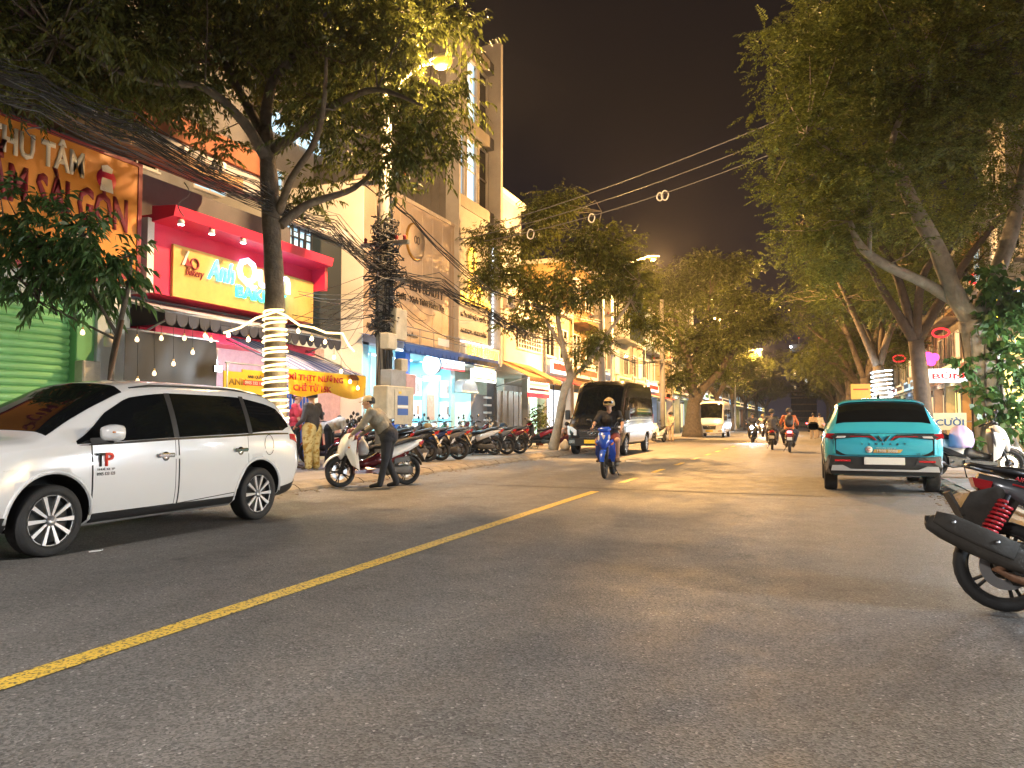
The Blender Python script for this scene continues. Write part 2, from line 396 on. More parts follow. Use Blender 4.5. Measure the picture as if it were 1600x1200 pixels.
# ------------------------------------------------------------------ street lamps
mat('lamp_post', (.32, .32, .31), .5, .3, var=.2)
def street_lamp(label, base, head, power, kind='POINT', lit=True, colr=(1., .53, .17)):
    bx_, by = base; hx, hy, hz = head; d = Vector((hx-bx_, hy-by, 0)); L_ = d.length; d.normalize()
    root = empty('street_lamp', (bx_, by, PZ), 0, label, 'street lamp', 'street lamps along the road')
    mb = MB().use('lamp_post'); h = hz-PZ
    mb.lathe([(.16, 0), (.16, .25), (.1, .3), (.085, h*.5), (.065, h-1.4)], (0, 0, 0), 'Z', 12); mb.build('post', None, root)
    ap = [Vector((0, 0, h-1.45))]
    for i in range(9):
        a = i/8*PI/2; ap.append(Vector((d.x*(L_-.35)*(1-math.cos(a)), d.y*(L_-.35)*(1-math.cos(a)), h-1.4+1.4*math.sin(a))))
    MB().use('lamp_post').tube(ap, [.055]*4+[.045]*6, 8).build('arm', None, root)
    e_ = Vector((d.x*L_, d.y*L_, h)); s_ = Vector((-d.y, d.x, 0))
    hd = MB().use('lamp_post'); rings = []
    for t, w, hh in ((-.42, .05, .05), (-.34, .1, .08), (-.1, .15, .11), (.15, .15, .1), (.3, .09, .06), (.34, .02, .02)):
        c = e_+d*t+Vector((0, 0, .04)); rings.append([c+s_*w*math.cos(2*PI*j/10)+Vector((0, 0, 1))*hh*max(-.25, math.sin(2*PI*j/10)) for j in range(10)])
    hd.rings(rings); ho = hd.build('lamp_head', None, root)
    ln = MB().use('lamp_sodium' if lit else 'clear_lens'); c = e_+Vector((0, 0, .0))
    ln.rings([[c+d*(.2*r_*math.cos(2*PI*j/12)+.02)+s_*.115*r_*math.sin(2*PI*j/12)+Vector((0, 0, z_)) for j in range(12)] for r_, z_ in ((1, .01), (1, -.06), (.75, -.13), (.2, -.16))])
    ln.build('lens', None, ho)
    if lit: lamp('sodium_light', e_+Vector((0, 0, -.3)), power, colr, .12, root, kind, R(150))
    return root
SODIUM = 2600
def from_px(x, y, X): p = atX(x, y, X); return (p.x, p.y, p.z)
h1 = from_px(682, 97, -6.8); h2 = from_px(1019, 402, -6.8); h3 = from_px(1125, 497, -6.3); h4 = from_px(1187, 546, -5.0)

street_lamp('street lamp glowing orange high above the parked black van', (-8.75, h2[1]), h2, SODIUM*2.3)
street_lamp('slim street lamp with a pale glow behind the big forked tree', (-8.5, h3[1]), h3, SODIUM*1.6)
street_lamp('far street lamp with curved arm glowing orange beyond the white van', (-7.6, h4[1]), h4, SODIUM*2)
street_lamp('unseen street lamp behind the camera, near-white light over the road', (-8.75, -9.5), (-6.6, -9.5, 8.6), SODIUM*2.2, 'SPOT', colr=(1., .93, .86))  # unseen, continues the row; turned near-white to light the foreground
# ================================================================== buildings on the far side of the road (facing +X)
FX = -12.0
def yz(px, py, X=FX): p = atX(px, py, X); return p.y, p.z
mat('shutter_green', (.2, .5, .2), .45, var=.12, vscale=2); mat('pale_wall', (.55, .6, .56), .8, var=.2, vscale=1.5)
mat('orange_sign', (.6, .22, .02), .45, var=.1, vscale=1.2); mat('maroon', (.22, .012, .02), .5); mat('cream_letter', (.75, .66, .55), .5)
mat('dark_wall', (.09, .088, .095), .85, var=.3, vscale=1); mat('terracotta', (.2, .07, .035), .85, var=.3, vscale=3); mat('tan_tile', (.26, .16, .08), .8, var=.35, vscale=5)
mat('sign_red', (.62, .02, .07), .45); mat('sign_gold', (.55, .34, .09), .5, var=.1); mat('white_wall', (.72, .7, .66), .75, var=.12, vscale=.8)
mat('grey_wall', (.3, .3, .31), .85, var=.25, vscale=.8); mat('beige_wall', (.5, .38, .28), .75, var=.2, vscale=.7); mat('beige_wall_2', (.6, .5, .4), .8, var=.15, vscale=.9)
mat('awning_dark', (.03, .032, .05), .6); mat('awning_grey', (.32, .32, .33), .6, var=.2); mat('awning_blue', (.03, .1, .38), .55, var=.15, vscale=2); mat('awning_tan', (.45, .22, .07), .7, var=.2, vscale=2)
mat('banner_yellow', (.85, .5, .015), .55, var=.08); mat('red_letter', (.6, .04, .02), .5); mat('gold_letter', (.35, .2, .04), .4, .6); mat('dark_letter', (.05, .035, .03), .5)
mat('black_sheet', (.012, .011, .011), .7, var=.2); mat('metal_box', (.5, .46, .36), .55, .1, var=.25, vscale=4); mat('blue_frame', (.02, .09, .35), .5)
mat('door_aqua', (.3, .62, .62), .4); mat('interior_aqua', (.3, .6, .66), .6); mat('poster', (.5, .36, .3), .5, var=.3, vscale=9); mat('poster_teal', (.1, .38, .38), .5)
mat('roof_tin', (.3, .3, .32), .5, .5, var=.3, vscale=2); mat('corrugated', (.2, .18, .16), .6, .2, var=.2, vscale=1.5); mat('fin_grey', (.38, .35, .32), .8, var=.2, vscale=.8); mat('pink_panel', (.5, .32, .33), .6, var=.2)
glow('neon_cyan', (.06, .55, 1.), 1.3); glow('neon_white', (.8, .75, 1.), 1.); glow('neon_mint', (.04, .8, .6), 1.); glow('gold_glow', (1., .5, .05), 1.5)
glow('win_blue', (.45, .75, 1.), .2); glow('win_white', (.85, .93, 1.), .45); glow('win_warm', (1., .7, .38), .3); glow('panel_aqua', (.4, .92, 1.), .22)
glow('menu_yellow', (1., .8, .25), .45); glow('menu_green', (.7, 1., .65), .45); glow('neon_pink', (1., .05, .3), 1.3); glow('neon_red', (1., .03, .04), .5)
glow('neon_yellow', (1., .75, .05), 1.); glow('neon_green', (.1, 1., .5), 2.5); glow('wall_glow', (.5, .8, 1.), .35); glow('blue_star', (.4, .6, 1.), 3)

def wall_part(root, name, m, x0, x1, y0, y1, z0, z1, b=0.): return box(name, m, x0, x1, y0, y1, z0, z1, root, b)
def window(root, x, y0, y1, z0, z1, pane, frame='white_paint', nx=2, nz=1, d=.06):
    w = MB().use(frame); t = .05
    w.bx(x-.02, x+d, y0, y1, z0, z0+t); w.bx(x-.02, x+d, y0, y1, z1-t, z1); w.bx(x-.02, x+d, y0, y0+t, z0+t, z1-t); w.bx(x-.02, x+d, y1-t, y1, z0+t, z1-t)
    fo = w.build('window', None, root)
    ys = [y0+t+(y1-y0-2*t)*i/nx for i in range(nx+1)]; zs = [z0+t+(z1-z0-2*t)*i/nz for i in range(nz+1)]
    for i in range(nx):
        for j in range(nz): box('pane', pane, x, x+.012, ys[i]+.015, ys[i+1]-.015, zs[j]+.015, zs[j+1]-.015, fo)
    bars = MB().use(frame)
    for i in range(1, nx): bars.bx(x-.01, x+d*.7, ys[i]-.02, ys[i]+.02, z0+t, z1-t)
    for j in range(1, nz): bars.bx(x-.01, x+d*.6, y0+t, y1-t, zs[j]-.018, zs[j]+.018)
    if nx*nz > 1: bars.build('glazing_bar', None, fo)
    box('sill', frame, x-.02, x+d+.06, y0-.05, y1+.05, z0-.06, z0-.002, fo)
    return fo
def scallop(name, m, X, y0, y1, z, drop, n, parent, th=.01):
    mb = MB().use(m); w = (y1-y0)/n
    for i in range(n):
        a = y0+i*w; poly = [(a, z)]+[(a+w/2-w/2*math.cos(PI*k/8), z-drop*math.sin(PI*k/8)**.7) for k in range(9)]+[(a+w, z)]
        mb.prism(poly[1:], 'X', X-th/2, X+th/2)
    return mb.build(name, None, parent)

# ---------------------------------------------------------------- shop with the green roller shutter and the orange sign
root = empty('shop_building', (-16, 6, PZ), 0, 'shop with closed green roller shutter under the orange sign', 'building'); T = root.location
def W(x0, x1, y0, y1, z0, z1): return (x0-T.x, x1-T.x, y0-T.y, y1-T.y, z0-T.z, z1-T.z)
box('wall', 'dark_wall', *W(-20, -12.12, 1.5, 11.0, PZ, 9.6), root)
box('lintel', 'pale_wall', *W(-12.12, -11.98, 1.5, 10.0, 3.3, 3.85), root)
box('pillar', 'pale_wall', *W(-12.12, -11.82, 10.02, 10.72, PZ, 3.85), root, .01)
box('pillar', 'shutter_green', *W(-12.12, -11.88, 9.66, 10.02, PZ, 3.6), root, .01)
sh = box('roller_shutter', 'shutter_green', *W(-12.12, -12.07, 2.0, 9.66, PZ, 3.3), root)
sl = MB().use('shutter_green')
sl.add([(x_, y_, z_) for y_ in (-3.82, 3.82) for x_, z_ in ((0, 0), (.028, .02), (.045, .055), (.04, .09), (.01, .122), (0, .125))],
       [(0,1,7,6),(1,2,8,7),(2,3,9,8),(3,4,10,9),(4,5,11,10),(0,5,4,3,2,1),(6,7,8,9,10,11)], False); slme = sl.mesh('slat')
for i in range(25):
    o = bpy.data.objects.new('slat', slme); link(o, sh); o.location = (-12.07-T.x, 5.83-T.y, .14+i*.126-T.z)
box('balcony_fascia', 'tan_tile', *W(-12.1, -11.55, 8.6, 13.3, 6.25, 6.5), root)
for i in range(24):                                 # eave tiles
    MB().use('tan_tile').prism([(-11.53-T.x, 6.23-T.z), (-11.47-T.x, 6.25-T.z), (-11.47-T.x, 6.48-T.z), (-11.53-T.x, 6.5-T.z)], 'Y', 8.6+i*.196+.006-T.y, 8.6+(i+1)*.196-.006-T.y).build('tile', None, root)
box('upper_wall', 'grey_wall', *W(-12.4, -12.1, 8.7, 14.9, 6.5, 6.98), root)
box('tile_band', 'terracotta', *W(-12.4, -12.0, 8.9, 14.6, 6.98, 7.5), root)
for i in range(4): box('bracket', 'white_paint', *W(-12.1, -11.96, 9.9+i*1.1, 10.02+i*1.1, 6.72, 6.9), root, .01)
box('corner_column', 'pink_panel', *W(-12.3, -11.7, 8.4, 8.66, 6.5, 8.6), root)
box('upper_recess', 'dark_wall', *W(-13.5, -12.4, 8.7, 15.2, 6.98, 9.6), root)
# orange sign
sr = empty('shop_sign', (-11.85, 7, 3.8), 0, 'large orange shop sign with maroon border and big maroon letters', 'sign'); T = sr.location
SX = -11.75
(sy1, szt) = yz(218, 262, SX); (_, szb) = yz(218, 445, SX); sy0 = 4.2
box('board', 'orange_sign', *W(SX-.12, SX, sy0, sy1, szb, szt), sr)
for a in ((sy0, sy1+.06, szb-.09, szb), (sy0, sy1+.06, szt, szt+.07), (sy1-.03, sy1+.06, szb, szt)):
    box('frame', 'maroon', *W(SX-.13, SX+.02, *a), sr)
def sign_text(name, s, px, py0, py1, px1, X, m, par, depth=.02, bold=.02, shear=0.):
    ya = yz(px, py0, X)[0]; yb = yz(px1, py1, X)[0]; za = yz((px+px1)/2, py0, X)[1]; zb = yz((px+px1)/2, py1, X)[1]     # heights are read at the middle of the word
    return lettering(name, s, abs(yb-ya), abs(za-zb), (X, (ya+yb)/2, (za+zb)/2), m=m, parent=par, depth=depth, bold=bold, shear=shear, **EAST)
def stext(name, s, y0, y1, z0, z1, X, m, par, depth=.02, bold=.02, shear=0.):
    return lettering(name, s, y1-y0, z1-z0, (X, (y0+y1)/2, (z0+z1)/2), m=m, parent=par, depth=depth, bold=bold, shear=shear, **EAST)
zq = lambda px, py: yz(px, py, SX)[1]; yq = lambda px: yz(px, 400, SX)[0]
stext('lettering', 'THU TÂM', yq(-30), yq(127), zq(60, 256), zq(60, 204), SX+.002, 'cream_letter', sr, .02, .03)
stext('lettering', 'CƠM TẤM SÀI GÒN', yq(-190), yq(197), zq(150, 352), zq(150, 268), SX+.002, 'maroon', sr, .02, .03)
box('number_panel', 'maroon', *W(SX+.001, SX+.008, yq(150), yq(208), zq(180, 433), zq(180, 416)), sr)
stext('lettering', '59 421', yq(182), yq(206), zq(195, 430), zq(195, 421), SX+.009, 'cream_letter', sr, .004, .02)
md = MB().use('sign_red'); yc, zc = yz(166, 281, SX); md.lathe([(.0, 0), (.2, 0), (.2, .012), (.0, .012)], (SX+.002-T.x, yc-T.y, zc-T.z), 'X', 24); md.build('emblem_disc', None, sr)
ce = MB().use('cream_letter')                      # plain emblem: a chef's hat and apron in silhouette
ce.prism([(yc-.1-T.y, zc+.13-T.z), (yc-.12-T.y, zc+.22-T.z), (yc-T.y, zc+.27-T.z), (yc+.12-T.y, zc+.22-T.z), (yc+.1-T.y, zc+.13-T.z)], 'X', SX+.015-T.x, SX+.022-T.x)
ce.prism([(yc-.1-T.y, zc+.02-T.z), (yc-.14-T.y, zc-.22-T.z), (yc+.14-T.y, zc-.22-T.z), (yc+.1-T.y, zc+.02-T.z)], 'X', SX+.015-T.x, SX+.022-T.x); ce.build('emblem', None, sr)
box('food_panel', 'poster', *W(SX+.002, SX+.01, yq(100), yq(152), zq(120, 395), zq(120, 362)), sr)
# meter box, hanging lantern
mb_ = empty('meter_box', (-11.8, 9.75, 1.5), 0, 'beige electricity meter box on the shop pillar beside the green shutter', 'meter box'); T = mb_.location
box('body', 'metal_box', *W(-11.88, -11.66, 9.62, 9.98, 1.35, 2.25), mb_, .02); box('cover', 'metal_box', *W(-11.66, -11.63, 9.66, 9.94, 1.45, 1.85), mb_, .01); box('window', 'glass_dark', *W(-11.63, -11.625, 9.7, 9.9, 1.6, 1.75), mb_)
y_, z_ = yz(172, 533, -11.5); lt = empty('hanging_lantern', (-11.5, y_, z_), 0, 'cream cylindrical lantern hanging in front of the pale shop pillar', 'lantern')
MB().use('metal_box').lathe([(.0, .13), (.03, .13), (.05, .11), (.1, .1), (.11, .06)], (0, 0, 0), 'Z', 14).build('cap', None, lt)
MB().use('cream_letter').lathe([(.1, .06), (.1, -.09), (.09, -.1), (.0, -.1)], (0, 0, 0), 'Z', 14).build('shade', None, lt)
MB().use('cable').tube([(0, 0, .13), (0, .01, .6)], .006, 5).build('cord', None, lt)

# ---------------------------------------------------------------- bakery
bk = empty('bakery_building', (-16, 13.5, PZ), 0, 'bakery shop with red and gold signboard and scalloped awning', 'building'); T = bk.location
BY0, BY1 = 11.06, 16.3
box('wall', 'dark_wall', *W(-20, -12.5, 11.02, BY1, PZ, 6.2), bk)
box('side_post', 'sign_red', *W(-12.5, -11.9, 11.02, 11.2, PZ, 3.0), bk); box('beam', 'sign_red', *W(-12.5, -11.7, 11.2, BY1, 2.85, 3.05), bk)
box('back_panel', 'pink_panel', *W(-12.48, -12.42, 11.2, BY1, PZ, 2.85), bk)
box('gate_frame', 'banner_yellow', *W(-12.3, -12.2, 15.2, 15.3, PZ, 2.3), bk); box('gate_frame', 'banner_yellow', *W(-12.3, -12.2, 16.9, 17.0, PZ, 2.3), bk)
for i in range(11): box('gate_bar', 'blue_frame', *W(-12.28, -12.24, 15.36+i*.14, 15.4+i*.14, PZ+.1, 2.1), bk)
for i in range(2): box('gate_rail', 'blue_frame', *W(-12.285, -12.235, 15.3, 16.9, .4+i*1.6, .45+i*1.6), bk)
wb = lambda px: yz(px, 420, -11.75)[0]
sg = empty('bakery_sign', (-11.8, 13.5, 3.7), 0, 'red and gold bakery signboard with blue neon lettering', 'sign'); T = sg.location
zt, zb = 5.22, 3.68
box('board', 'white_wall', *W(-12.5, -11.8, 11.06, wb(243), zb, zt-.1), sg); box('board', 'sign_red', *W(-12.5, -11.8, wb(243), 16.25, zb, zt), sg)
box('gold_panel', 'sign_gold', *W(-11.8, -11.74, wb(270), 16.25, zb, 4.72), sg)
MB().use('sign_red').prism([(-11.8-T.x, 5.05-T.z), (-11.25-T.x, 5.12-T.z), (-11.2-T.x, 5.32-T.z), (-11.8-T.x, 5.36-T.z)], 'Y', 11.15-T.y, 16.35-T.y).build('hood', None, sg)
box('end_panel', 'sign_red', *W(-12.5, -11.4, 16.26, 16.36, 4.5, 5.36), sg); box('end_panel', 'white_wall', *W(-12.5, -11.82, 16.26, 16.36, zb, 4.5), sg)
for px, py in ((283, 347), (331, 362), (380, 376), (428, 388)):
    p = atX(px, py, -11.3)
    s1 = MB().use('white_paint').lathe([(.02, .05), (.05, .045), (.065, .0), (.06, -.05)], (p.x-T.x, p.y-T.y, p.z-T.z), 'Z', 12).build('spotlight', None, sg)
    MB().use('spot_white').lathe([(.0, -.03), (.055, -.03), (.055, -.055), (.0, -.06)], (p.x-T.x, p.y-T.y, p.z-T.z), 'Z', 12).build('lens', None, s1)
    lamp('spot', (p.x+.02-T.x, p.y-T.y, p.z-.08-T.z), 12, (1, .93, .95), .04, sg, 'SPOT', R(120), rot=(0, R(-22), 0))
sign_text('lettering', 'Anh', 324, 408, 440, 366, -11.72, 'neon_cyan', sg, .03, .02, .3)
sign_text('lettering', 'Quân', 370, 410, 458, 452, -11.72, 'neon_white', sg, .03, .03)
sign_text('lettering', 'BAKERY', 368, 453, 472, 446, -11.72, 'neon_mint', sg, .03, .03)
yc, zc = yz(293, 408, -11.72)
em = MB().use('cream_letter'); em.prism([(yc-.16-T.y, zc-.1-T.z), (yc-.02-T.y, zc+.2-T.z), (yc+.03-T.y, zc+.2-T.z), (yc-.09-T.y, zc-.1-T.z)], 'X', -11.735-T.x, -11.70-T.x)
em.use('maroon').prism([(yc-.02-T.y, zc+.1-T.z), (yc+.1-T.y, zc-.1-T.z), (yc-.07-T.y, zc-.1-T.z)], 'X', -11.735-T.x, -11.705-T.x)
em.lathe([(.09, 0), (.12, .0), (.12, .03), (.09, .03)], (-11.735-T.x, yc+.2-T.y, zc-.02-T.z), 'X', 18, closed=True); em.build('emblem', None, sg)
sign_text('lettering', 'Bakery', 290, 420, 436, 318, -11.725, 'maroon', sg, .02, .0, .3)
lamp('neon_spill', (-11.3-T.x, 15.2-T.y, 4.25-T.z), 6, (.2, .75, 1.), .3, sg)
# awning with scalloped valance
aw = empty('bakery_awning', (-11.2, 13.5, 3.2), 0, 'grey awning with dark scalloped valance below the bakery sign', 'awning'); T = aw.location
MB().use('awning_grey').prism([(-12.4-T.x, 3.62-T.z), (-10.9-T.x, 3.2-T.z), (-10.9-T.x, 3.16-T.z), (-12.4-T.x, 3.58-T.z)], 'Y', 10.6-T.y, 16.2-T.y).build('sheet', None, aw)
MB().use('steel').tube([(-10.9-T.x, 10.6-T.y, 3.2-T.z), (-10.9-T.x, 16.2-T.y, 3.2-T.z)], .04, 8).build('roller', None, aw)
for i in range(20): scallop('valance_scallop', 'awning_dark', -10.86-T.x, 10.6+i*.28-T.y, 10.6+(i+1)*.28-T.y, 3.18-T.z, .24, 1, aw)
for yy in (10.9, 15.9): MB().use('steel').tube([(-10.92-T.x, yy-T.y, 3.16-T.z), (-11.6-T.x, yy-T.y, 2.9-T.z), (-12.4-T.x, yy-T.y, 3.0-T.z)], .02, 6).build('arm', None, aw)
# black screen hanging from the awning
y0, z1 = yz(195, 513, -11.0); y1, z0 = yz(337, 604, -11.0); z1 = yz(195, 513, -11.0)[1]
sc_ = empty('hanging_screen', (-11, y0, 1.6), 0, 'black fabric screen hanging under the bakery awning', 'screen'); T = sc_.location
rows = [[(-11+.02*math.sin(j*1.3+i*.4)-T.x, y0+(y1-y0)*j/14-T.y, z1-.02+(z0-z1)*i/8-T.z) for j in range(15)] for i in range(9)]
MB().use('black_sheet').plate(rows, (1, 0, 0), .006).build('sheet', None, sc_)
MB().use('steel').tube([(-11-T.x, y0-.05-T.y, z1-T.z), (-11-T.x, y1+.05-T.y, z1-T.z)], .02, 6).build('top_rail', None, sc_); MB().use('steel').tube([(-11-T.x, y0-T.y, z0-.01-T.z), (-11-T.x, y1-T.y, z0-.01-T.z)], .018, 6).build('bottom_rail', None, sc_)
# tarp roof over the stall, banner, stall signs
def striped():
    m = mat('tarp_striped', (.3, .36, .6), .5); t = m.node_tree; N = t.nodes; L = t.links; b = N['Principled BSDF']
    tcn = N.new('ShaderNodeTexCoord'); w = N.new('ShaderNodeTexWave'); w.wave_type = 'BANDS'; w.bands_direction = 'Y'; w.inputs['Scale'].default_value = 1.6; w.inputs['Distortion'].default_value = .15
    L.new(tcn.outputs['Object'], w.inputs['Vector']); r = N.new('ShaderNodeValToRGB'); r.color_ramp.interpolation = 'CONSTANT'
    r.color_ramp.elements[0].color = (.10, .14, .42, 1); r.color_ramp.elements[1].position = .72; r.color_ramp.elements[1].color = (.6, .62, .7, 1)
    L.new(w.outputs['Fac'], r.inputs[0]); L.new(r.outputs[0], b.inputs['Base Color'])
striped()
tp = empty('stall_tarp', (-11, 14, 2.3), 0, 'blue and white striped tarpaulin roof over the sandwich stall', 'tarpaulin'); T = tp.location
rows = []
for i in range(9):
    u = i/8; x = -12.35+u*2.35
    rows.append([(x-T.x, 13.1+(15.95-13.1)*j/16+.0*u-T.y, 3.25-.95*u**1.15-.05*math.sin(PI*j/16*3)**2*u-T.z-(.25*(j/16)**2)*(1-u)) for j in range(17)])
MB().use('tarp_striped').plate(rows, (0, 0, 1), .006).build('sheet', None, tp)
for yy in (13.12, 15.93): MB().use('steel').tube([(-12.3-T.x, yy-T.y, 3.2-T.z), (-10.0-T.x, yy-T.y, 2.27-T.z)], .016, 6).build('rafter', None, tp)
MB().use('steel').tube([(-10.0-T.x, 11.2-T.y, 2.28-T.z), (-10.0-T.x, 15.95-T.y, 2.28-T.z)], .016, 6).build('front_rail', None, tp)
for yy in (11.25, 15.9): MB().use('steel').tube([(-10.0-T.x, yy-T.y, PZ-T.z), (-10.0-T.x, yy-T.y, 2.28-T.z)], .018, 6).build('pole', None, tp)
bn = empty('banner', (-10, 13.6, 2), 0, 'yellow banner with red lettering hung along the stall front', 'banner'); T = bn.location
rows = []
for i in range(5):
    rows.append([(-9.97+.03*math.sin(j*.9)*(i/4)-T.x, 13.0+2.95*j/20-T.y, 2.27-(.5+.06*math.sin(j*.5))*i/4-T.z) for j in range(21)])
MB().use('banner_yellow').plate(rows, (1, 0, 0), .004).build('cloth', None, bn)
sign_text('lettering', 'BÁNH MÌ THỊT NƯỚNG', 412, 582, 597, 536, -9.925, 'red_letter', bn, .006, .03)
sign_text('lettering', 'CHỈ TỪ 15K', 458, 599, 612, 518, -9.925, 'red_letter', bn, .006, .03)
yc, zc = yz(553, 590, -9.92); MB().use('terracotta').sweep([(yc-.22-T.y, zc-T.z-.02, .02, .05), (yc-.1-T.y, zc-T.z, .03, .13), (yc+.1-T.y, zc+.0-T.z, .03, .13), (yc+.22-T.y, zc-.03-T.z, .02, .05)], 8, x0=-9.925-T.x).build('print', None, bn)
for lab, px0, px1, py0, py1, txt, sub in (('yellow stall board with large brown letters beside the light-wrapped trunk', 350, 379, 579, 612, 'ANH', None), ('small yellow board with an orange strip hung under the tarpaulin', 379, 414, 577, 618, 'ANH QUÂN', '0905 332 113')):
    ya, za = yz(px0, py0, -10.0); yb, zb_ = yz(px1, py1, -10.0); r_ = empty('stall_board', (-10.0, (ya+yb)/2, zb_), 0, lab, 'sign'); T = r_.location
    box('board', 'banner_yellow', *W(-10.02, -10.0, ya, yb-.01, zb_, za), r_)
    if sub is None: stext('lettering', txt, ya+.12, yb+.1, zb_+.12, za-.12, -9.998, 'gold_letter', r_, .006, .02)
    else:
        stext('lettering', txt, ya+.14, yb-.05, za-.17, za-.08, -9.998, 'dark_letter', r_, .006); box('strip', 'red_letter', *W(-10.0, -9.994, ya+.02, yb-.03, (za+zb_)/2-.06, (za+zb_)/2+.04), r_)
        stext('lettering', sub, ya+.06, yb-.06, (za+zb_)/2-.04, (za+zb_)/2+.02, -9.993, 'cream_letter', r_, .003)
# the stall itself
stl = empty('food_stall', (-10.4, 14.6, PZ), 0, 'yellow sandwich stall cart with glass case under the tarpaulin', 'stall'); T = stl.location
box('cart', 'banner_yellow', *W(-11.75, -11.15, 13.1, 14.55, .45, 1.0), stl, .02); box('counter', 'steel', *W(-11.8, -11.1, 13.05, 14.6, 1.0, 1.04), stl)
gc = MB().use('steel')
for x in (-11.75, -11.18):
    for yy in (13.1, 14.52): gc.bx(x-T.x, x+.03-T.x, yy-T.y, yy+.03-T.y, 1.04-T.z, 1.6-T.z)
gc.bx(-11.76-T.x, -11.14-T.x, 13.09-T.y, 14.56-T.y, 1.6-T.z, 1.63-T.z); gc.build('case_frame', None, stl); box('case_shelf', 'steel', *W(-11.72, -11.2, 13.14, 14.5, 1.3, 1.32), stl)
for x in (-11.7, -11.2):
    for yy in (13.2, 14.45): MB().use('rubber').lathe([(.0, -.03), (.16, -.03), (.16, .03), (.0, .03)], (x-T.x, yy-T.y, .16), 'X', 14).build('wheel', None, stl)
for i in range(2): lamp('stall_light', (-10.9-T.x, 13.6+i*1.7-T.y, 2.35-T.z), 22, (.95, .97, 1.), .06, stl)
# bright floodlight between the screen and the stall
fl_p = atX(341, 576, -10.7); fl = empty('floodlight', fl_p, 0, 'blinding white floodlight at the edge of the black screen', 'floodlight')
MB().use('black_plastic').bx(-.06, .0, -.1, .1, -.07, .07, .01).build('housing', None, fl); MB().use('spot_white').bx(.001, .012, -.085, .085, -.055, .055).build('lens', None, fl)
MB().use('steel').tube([(-.03, 0, .07), (-.03, 0, .4)], .012, 6).build('bracket', None, fl)
lamp('flood', (.1, 0, 0), 16, (.85, .94, 1.), .06, fl)

# ---------------------------------------------------------------- building with the lit lattice windows
lb = empty('lattice_building', (-16, 17.6, PZ), 0, 'narrow building with lit windows behind a dark geometric lattice', 'building'); T = lb.location
LX = -12.7; LYa, LYb = 16.4, 18.98
box('wall', 'grey_wall', *W(-20, LX-.1, LYa, LYb, PZ, 6.4), lb); box('wall', 'pale_wall', *W(LX-.1, LX, LYa, LYb, PZ, 3.35), lb); box('cornice', 'white_wall', *W(-20, LX+.2, LYa, LYb, 6.4, 6.7), lb)
ly0, lz1 = yz(452, 362, LX); ly1, lz0 = yz(487, 455, LX); lz1 += .45
box('window_glass', 'win_blue', *W(LX-.09, LX-.06, ly0-.1, ly1, lz0, lz1), lb); box('dark_glass', 'glass_blue', *W(LX-.1, LX-.02, ly1, LYb, 3.4, lz1), lb); box('dark_glass', 'glass_blue', *W(LX-.1, LX-.03, LYa+.05, ly1, 3.4, lz0), lb)
lat = MB().use('dark_metal')
for i in range(5): yy = ly0-.1+(ly1-ly0+.1)*i/4; lat.bx(LX-.05-T.x, LX+.0-T.x, yy-.018-T.y, yy+.018-T.y, lz0-T.z, lz1-T.z)
for i in range(8): zz = lz0+(lz1-lz0)*i/7; lat.bx(LX-.045-T.x, LX+.005-T.x, ly0-.1-T.y, ly1-T.y, zz-.015-T.z, zz+.015-T.z)
lat.build('lattice', None, lb)
for i, (a, b_, c, d) in enumerate(((.1, .4, .15, .38), (.5, .9, .1, .3), (.15, .6, .5, .72), (.62, .92, .42, .8), (.08, .35, .78, .95), (.4, .8, .82, .97))):
    q = MB().use('dark_metal'); Y0 = ly0+(ly1-ly0)*a; Y1 = ly0+(ly1-ly0)*b_; Z0 = lz0+(lz1-lz0)*c; Z1 = lz0+(lz1-lz0)*d; w = .02
    for u in ((Y0, Y0+w, Z0, Z1), (Y1-w, Y1, Z0, Z1), (Y0+w, Y1-w, Z0, Z0+w), (Y0+w, Y1-w, Z1-w, Z1)): q.bx(LX+.006-T.x, LX+.035-T.x, u[0]-T.y, u[1]-T.y, u[2]-T.z, u[3]-T.z)
    q.build('lattice_frame', None, lb)
box('poster', 'poster', *W(LX, LX+.015, 17.2, 18.1, 2.3, 3.2), lb); box('poster', 'pink_panel', *W(LX, LX+.03, 16.9, 18.9, .3, 2.2), lb); box('sign_panel', 'neon_yellow', *W(LX+.03, LX+.07, 18.1, 18.9, 2.2, 2.42), lb)
box('sign_panel', 'sign_red', *W(LX+.03, LX+.07, 17.4, 18.1, 2.2, 2.42), lb)
stext('lettering', 'NHA KHOA', 17.1, 18.7, .95, 1.1, LX+.031, 'dark_letter', lb, .004); box('poster', 'white_paint', *W(LX+.03, LX+.04, 17.3, 17.8, 1.2, 1.9), lb)

# ---------------------------------------------------------------- spa building
sp = empty('spa_building', (-16, 22, PZ), 0, 'beige beauty clinic with raised wall letters and a blue awning', 'building'); T = sp.location
SY0, SY1 = 19.0, 25.2; H0 = 8.25
box('upper_wall', 'beige_wall', *W(-20, FX, SY0, SY1, 3.5, H0), sp)
box('side_wall', 'white_wall', *W(-20, FX+.004, SY0-.05, SY0-.001, PZ, H0-.03), sp)
for i in range(8): box('wall_joint', 'beige_wall_2', *W(FX-.01, FX+.008, SY0+.6+i*.75, SY0+.615+i*.75, 3.7, H0-.1), sp)
box('parapet', 'beige_wall_2', *W(FX-.3, FX+.05, SY0-.08, SY1, H0, H0+.12), sp)
for a, b_ in ((SY0, SY0+.35), (21.55, 21.85), (SY1-.35, SY1)): box('pillar', 'blue_frame' if a > 20 and a < 22 else 'interior_aqua', *W(-12.4, FX-.02, a, b_, PZ, 3.5), sp)
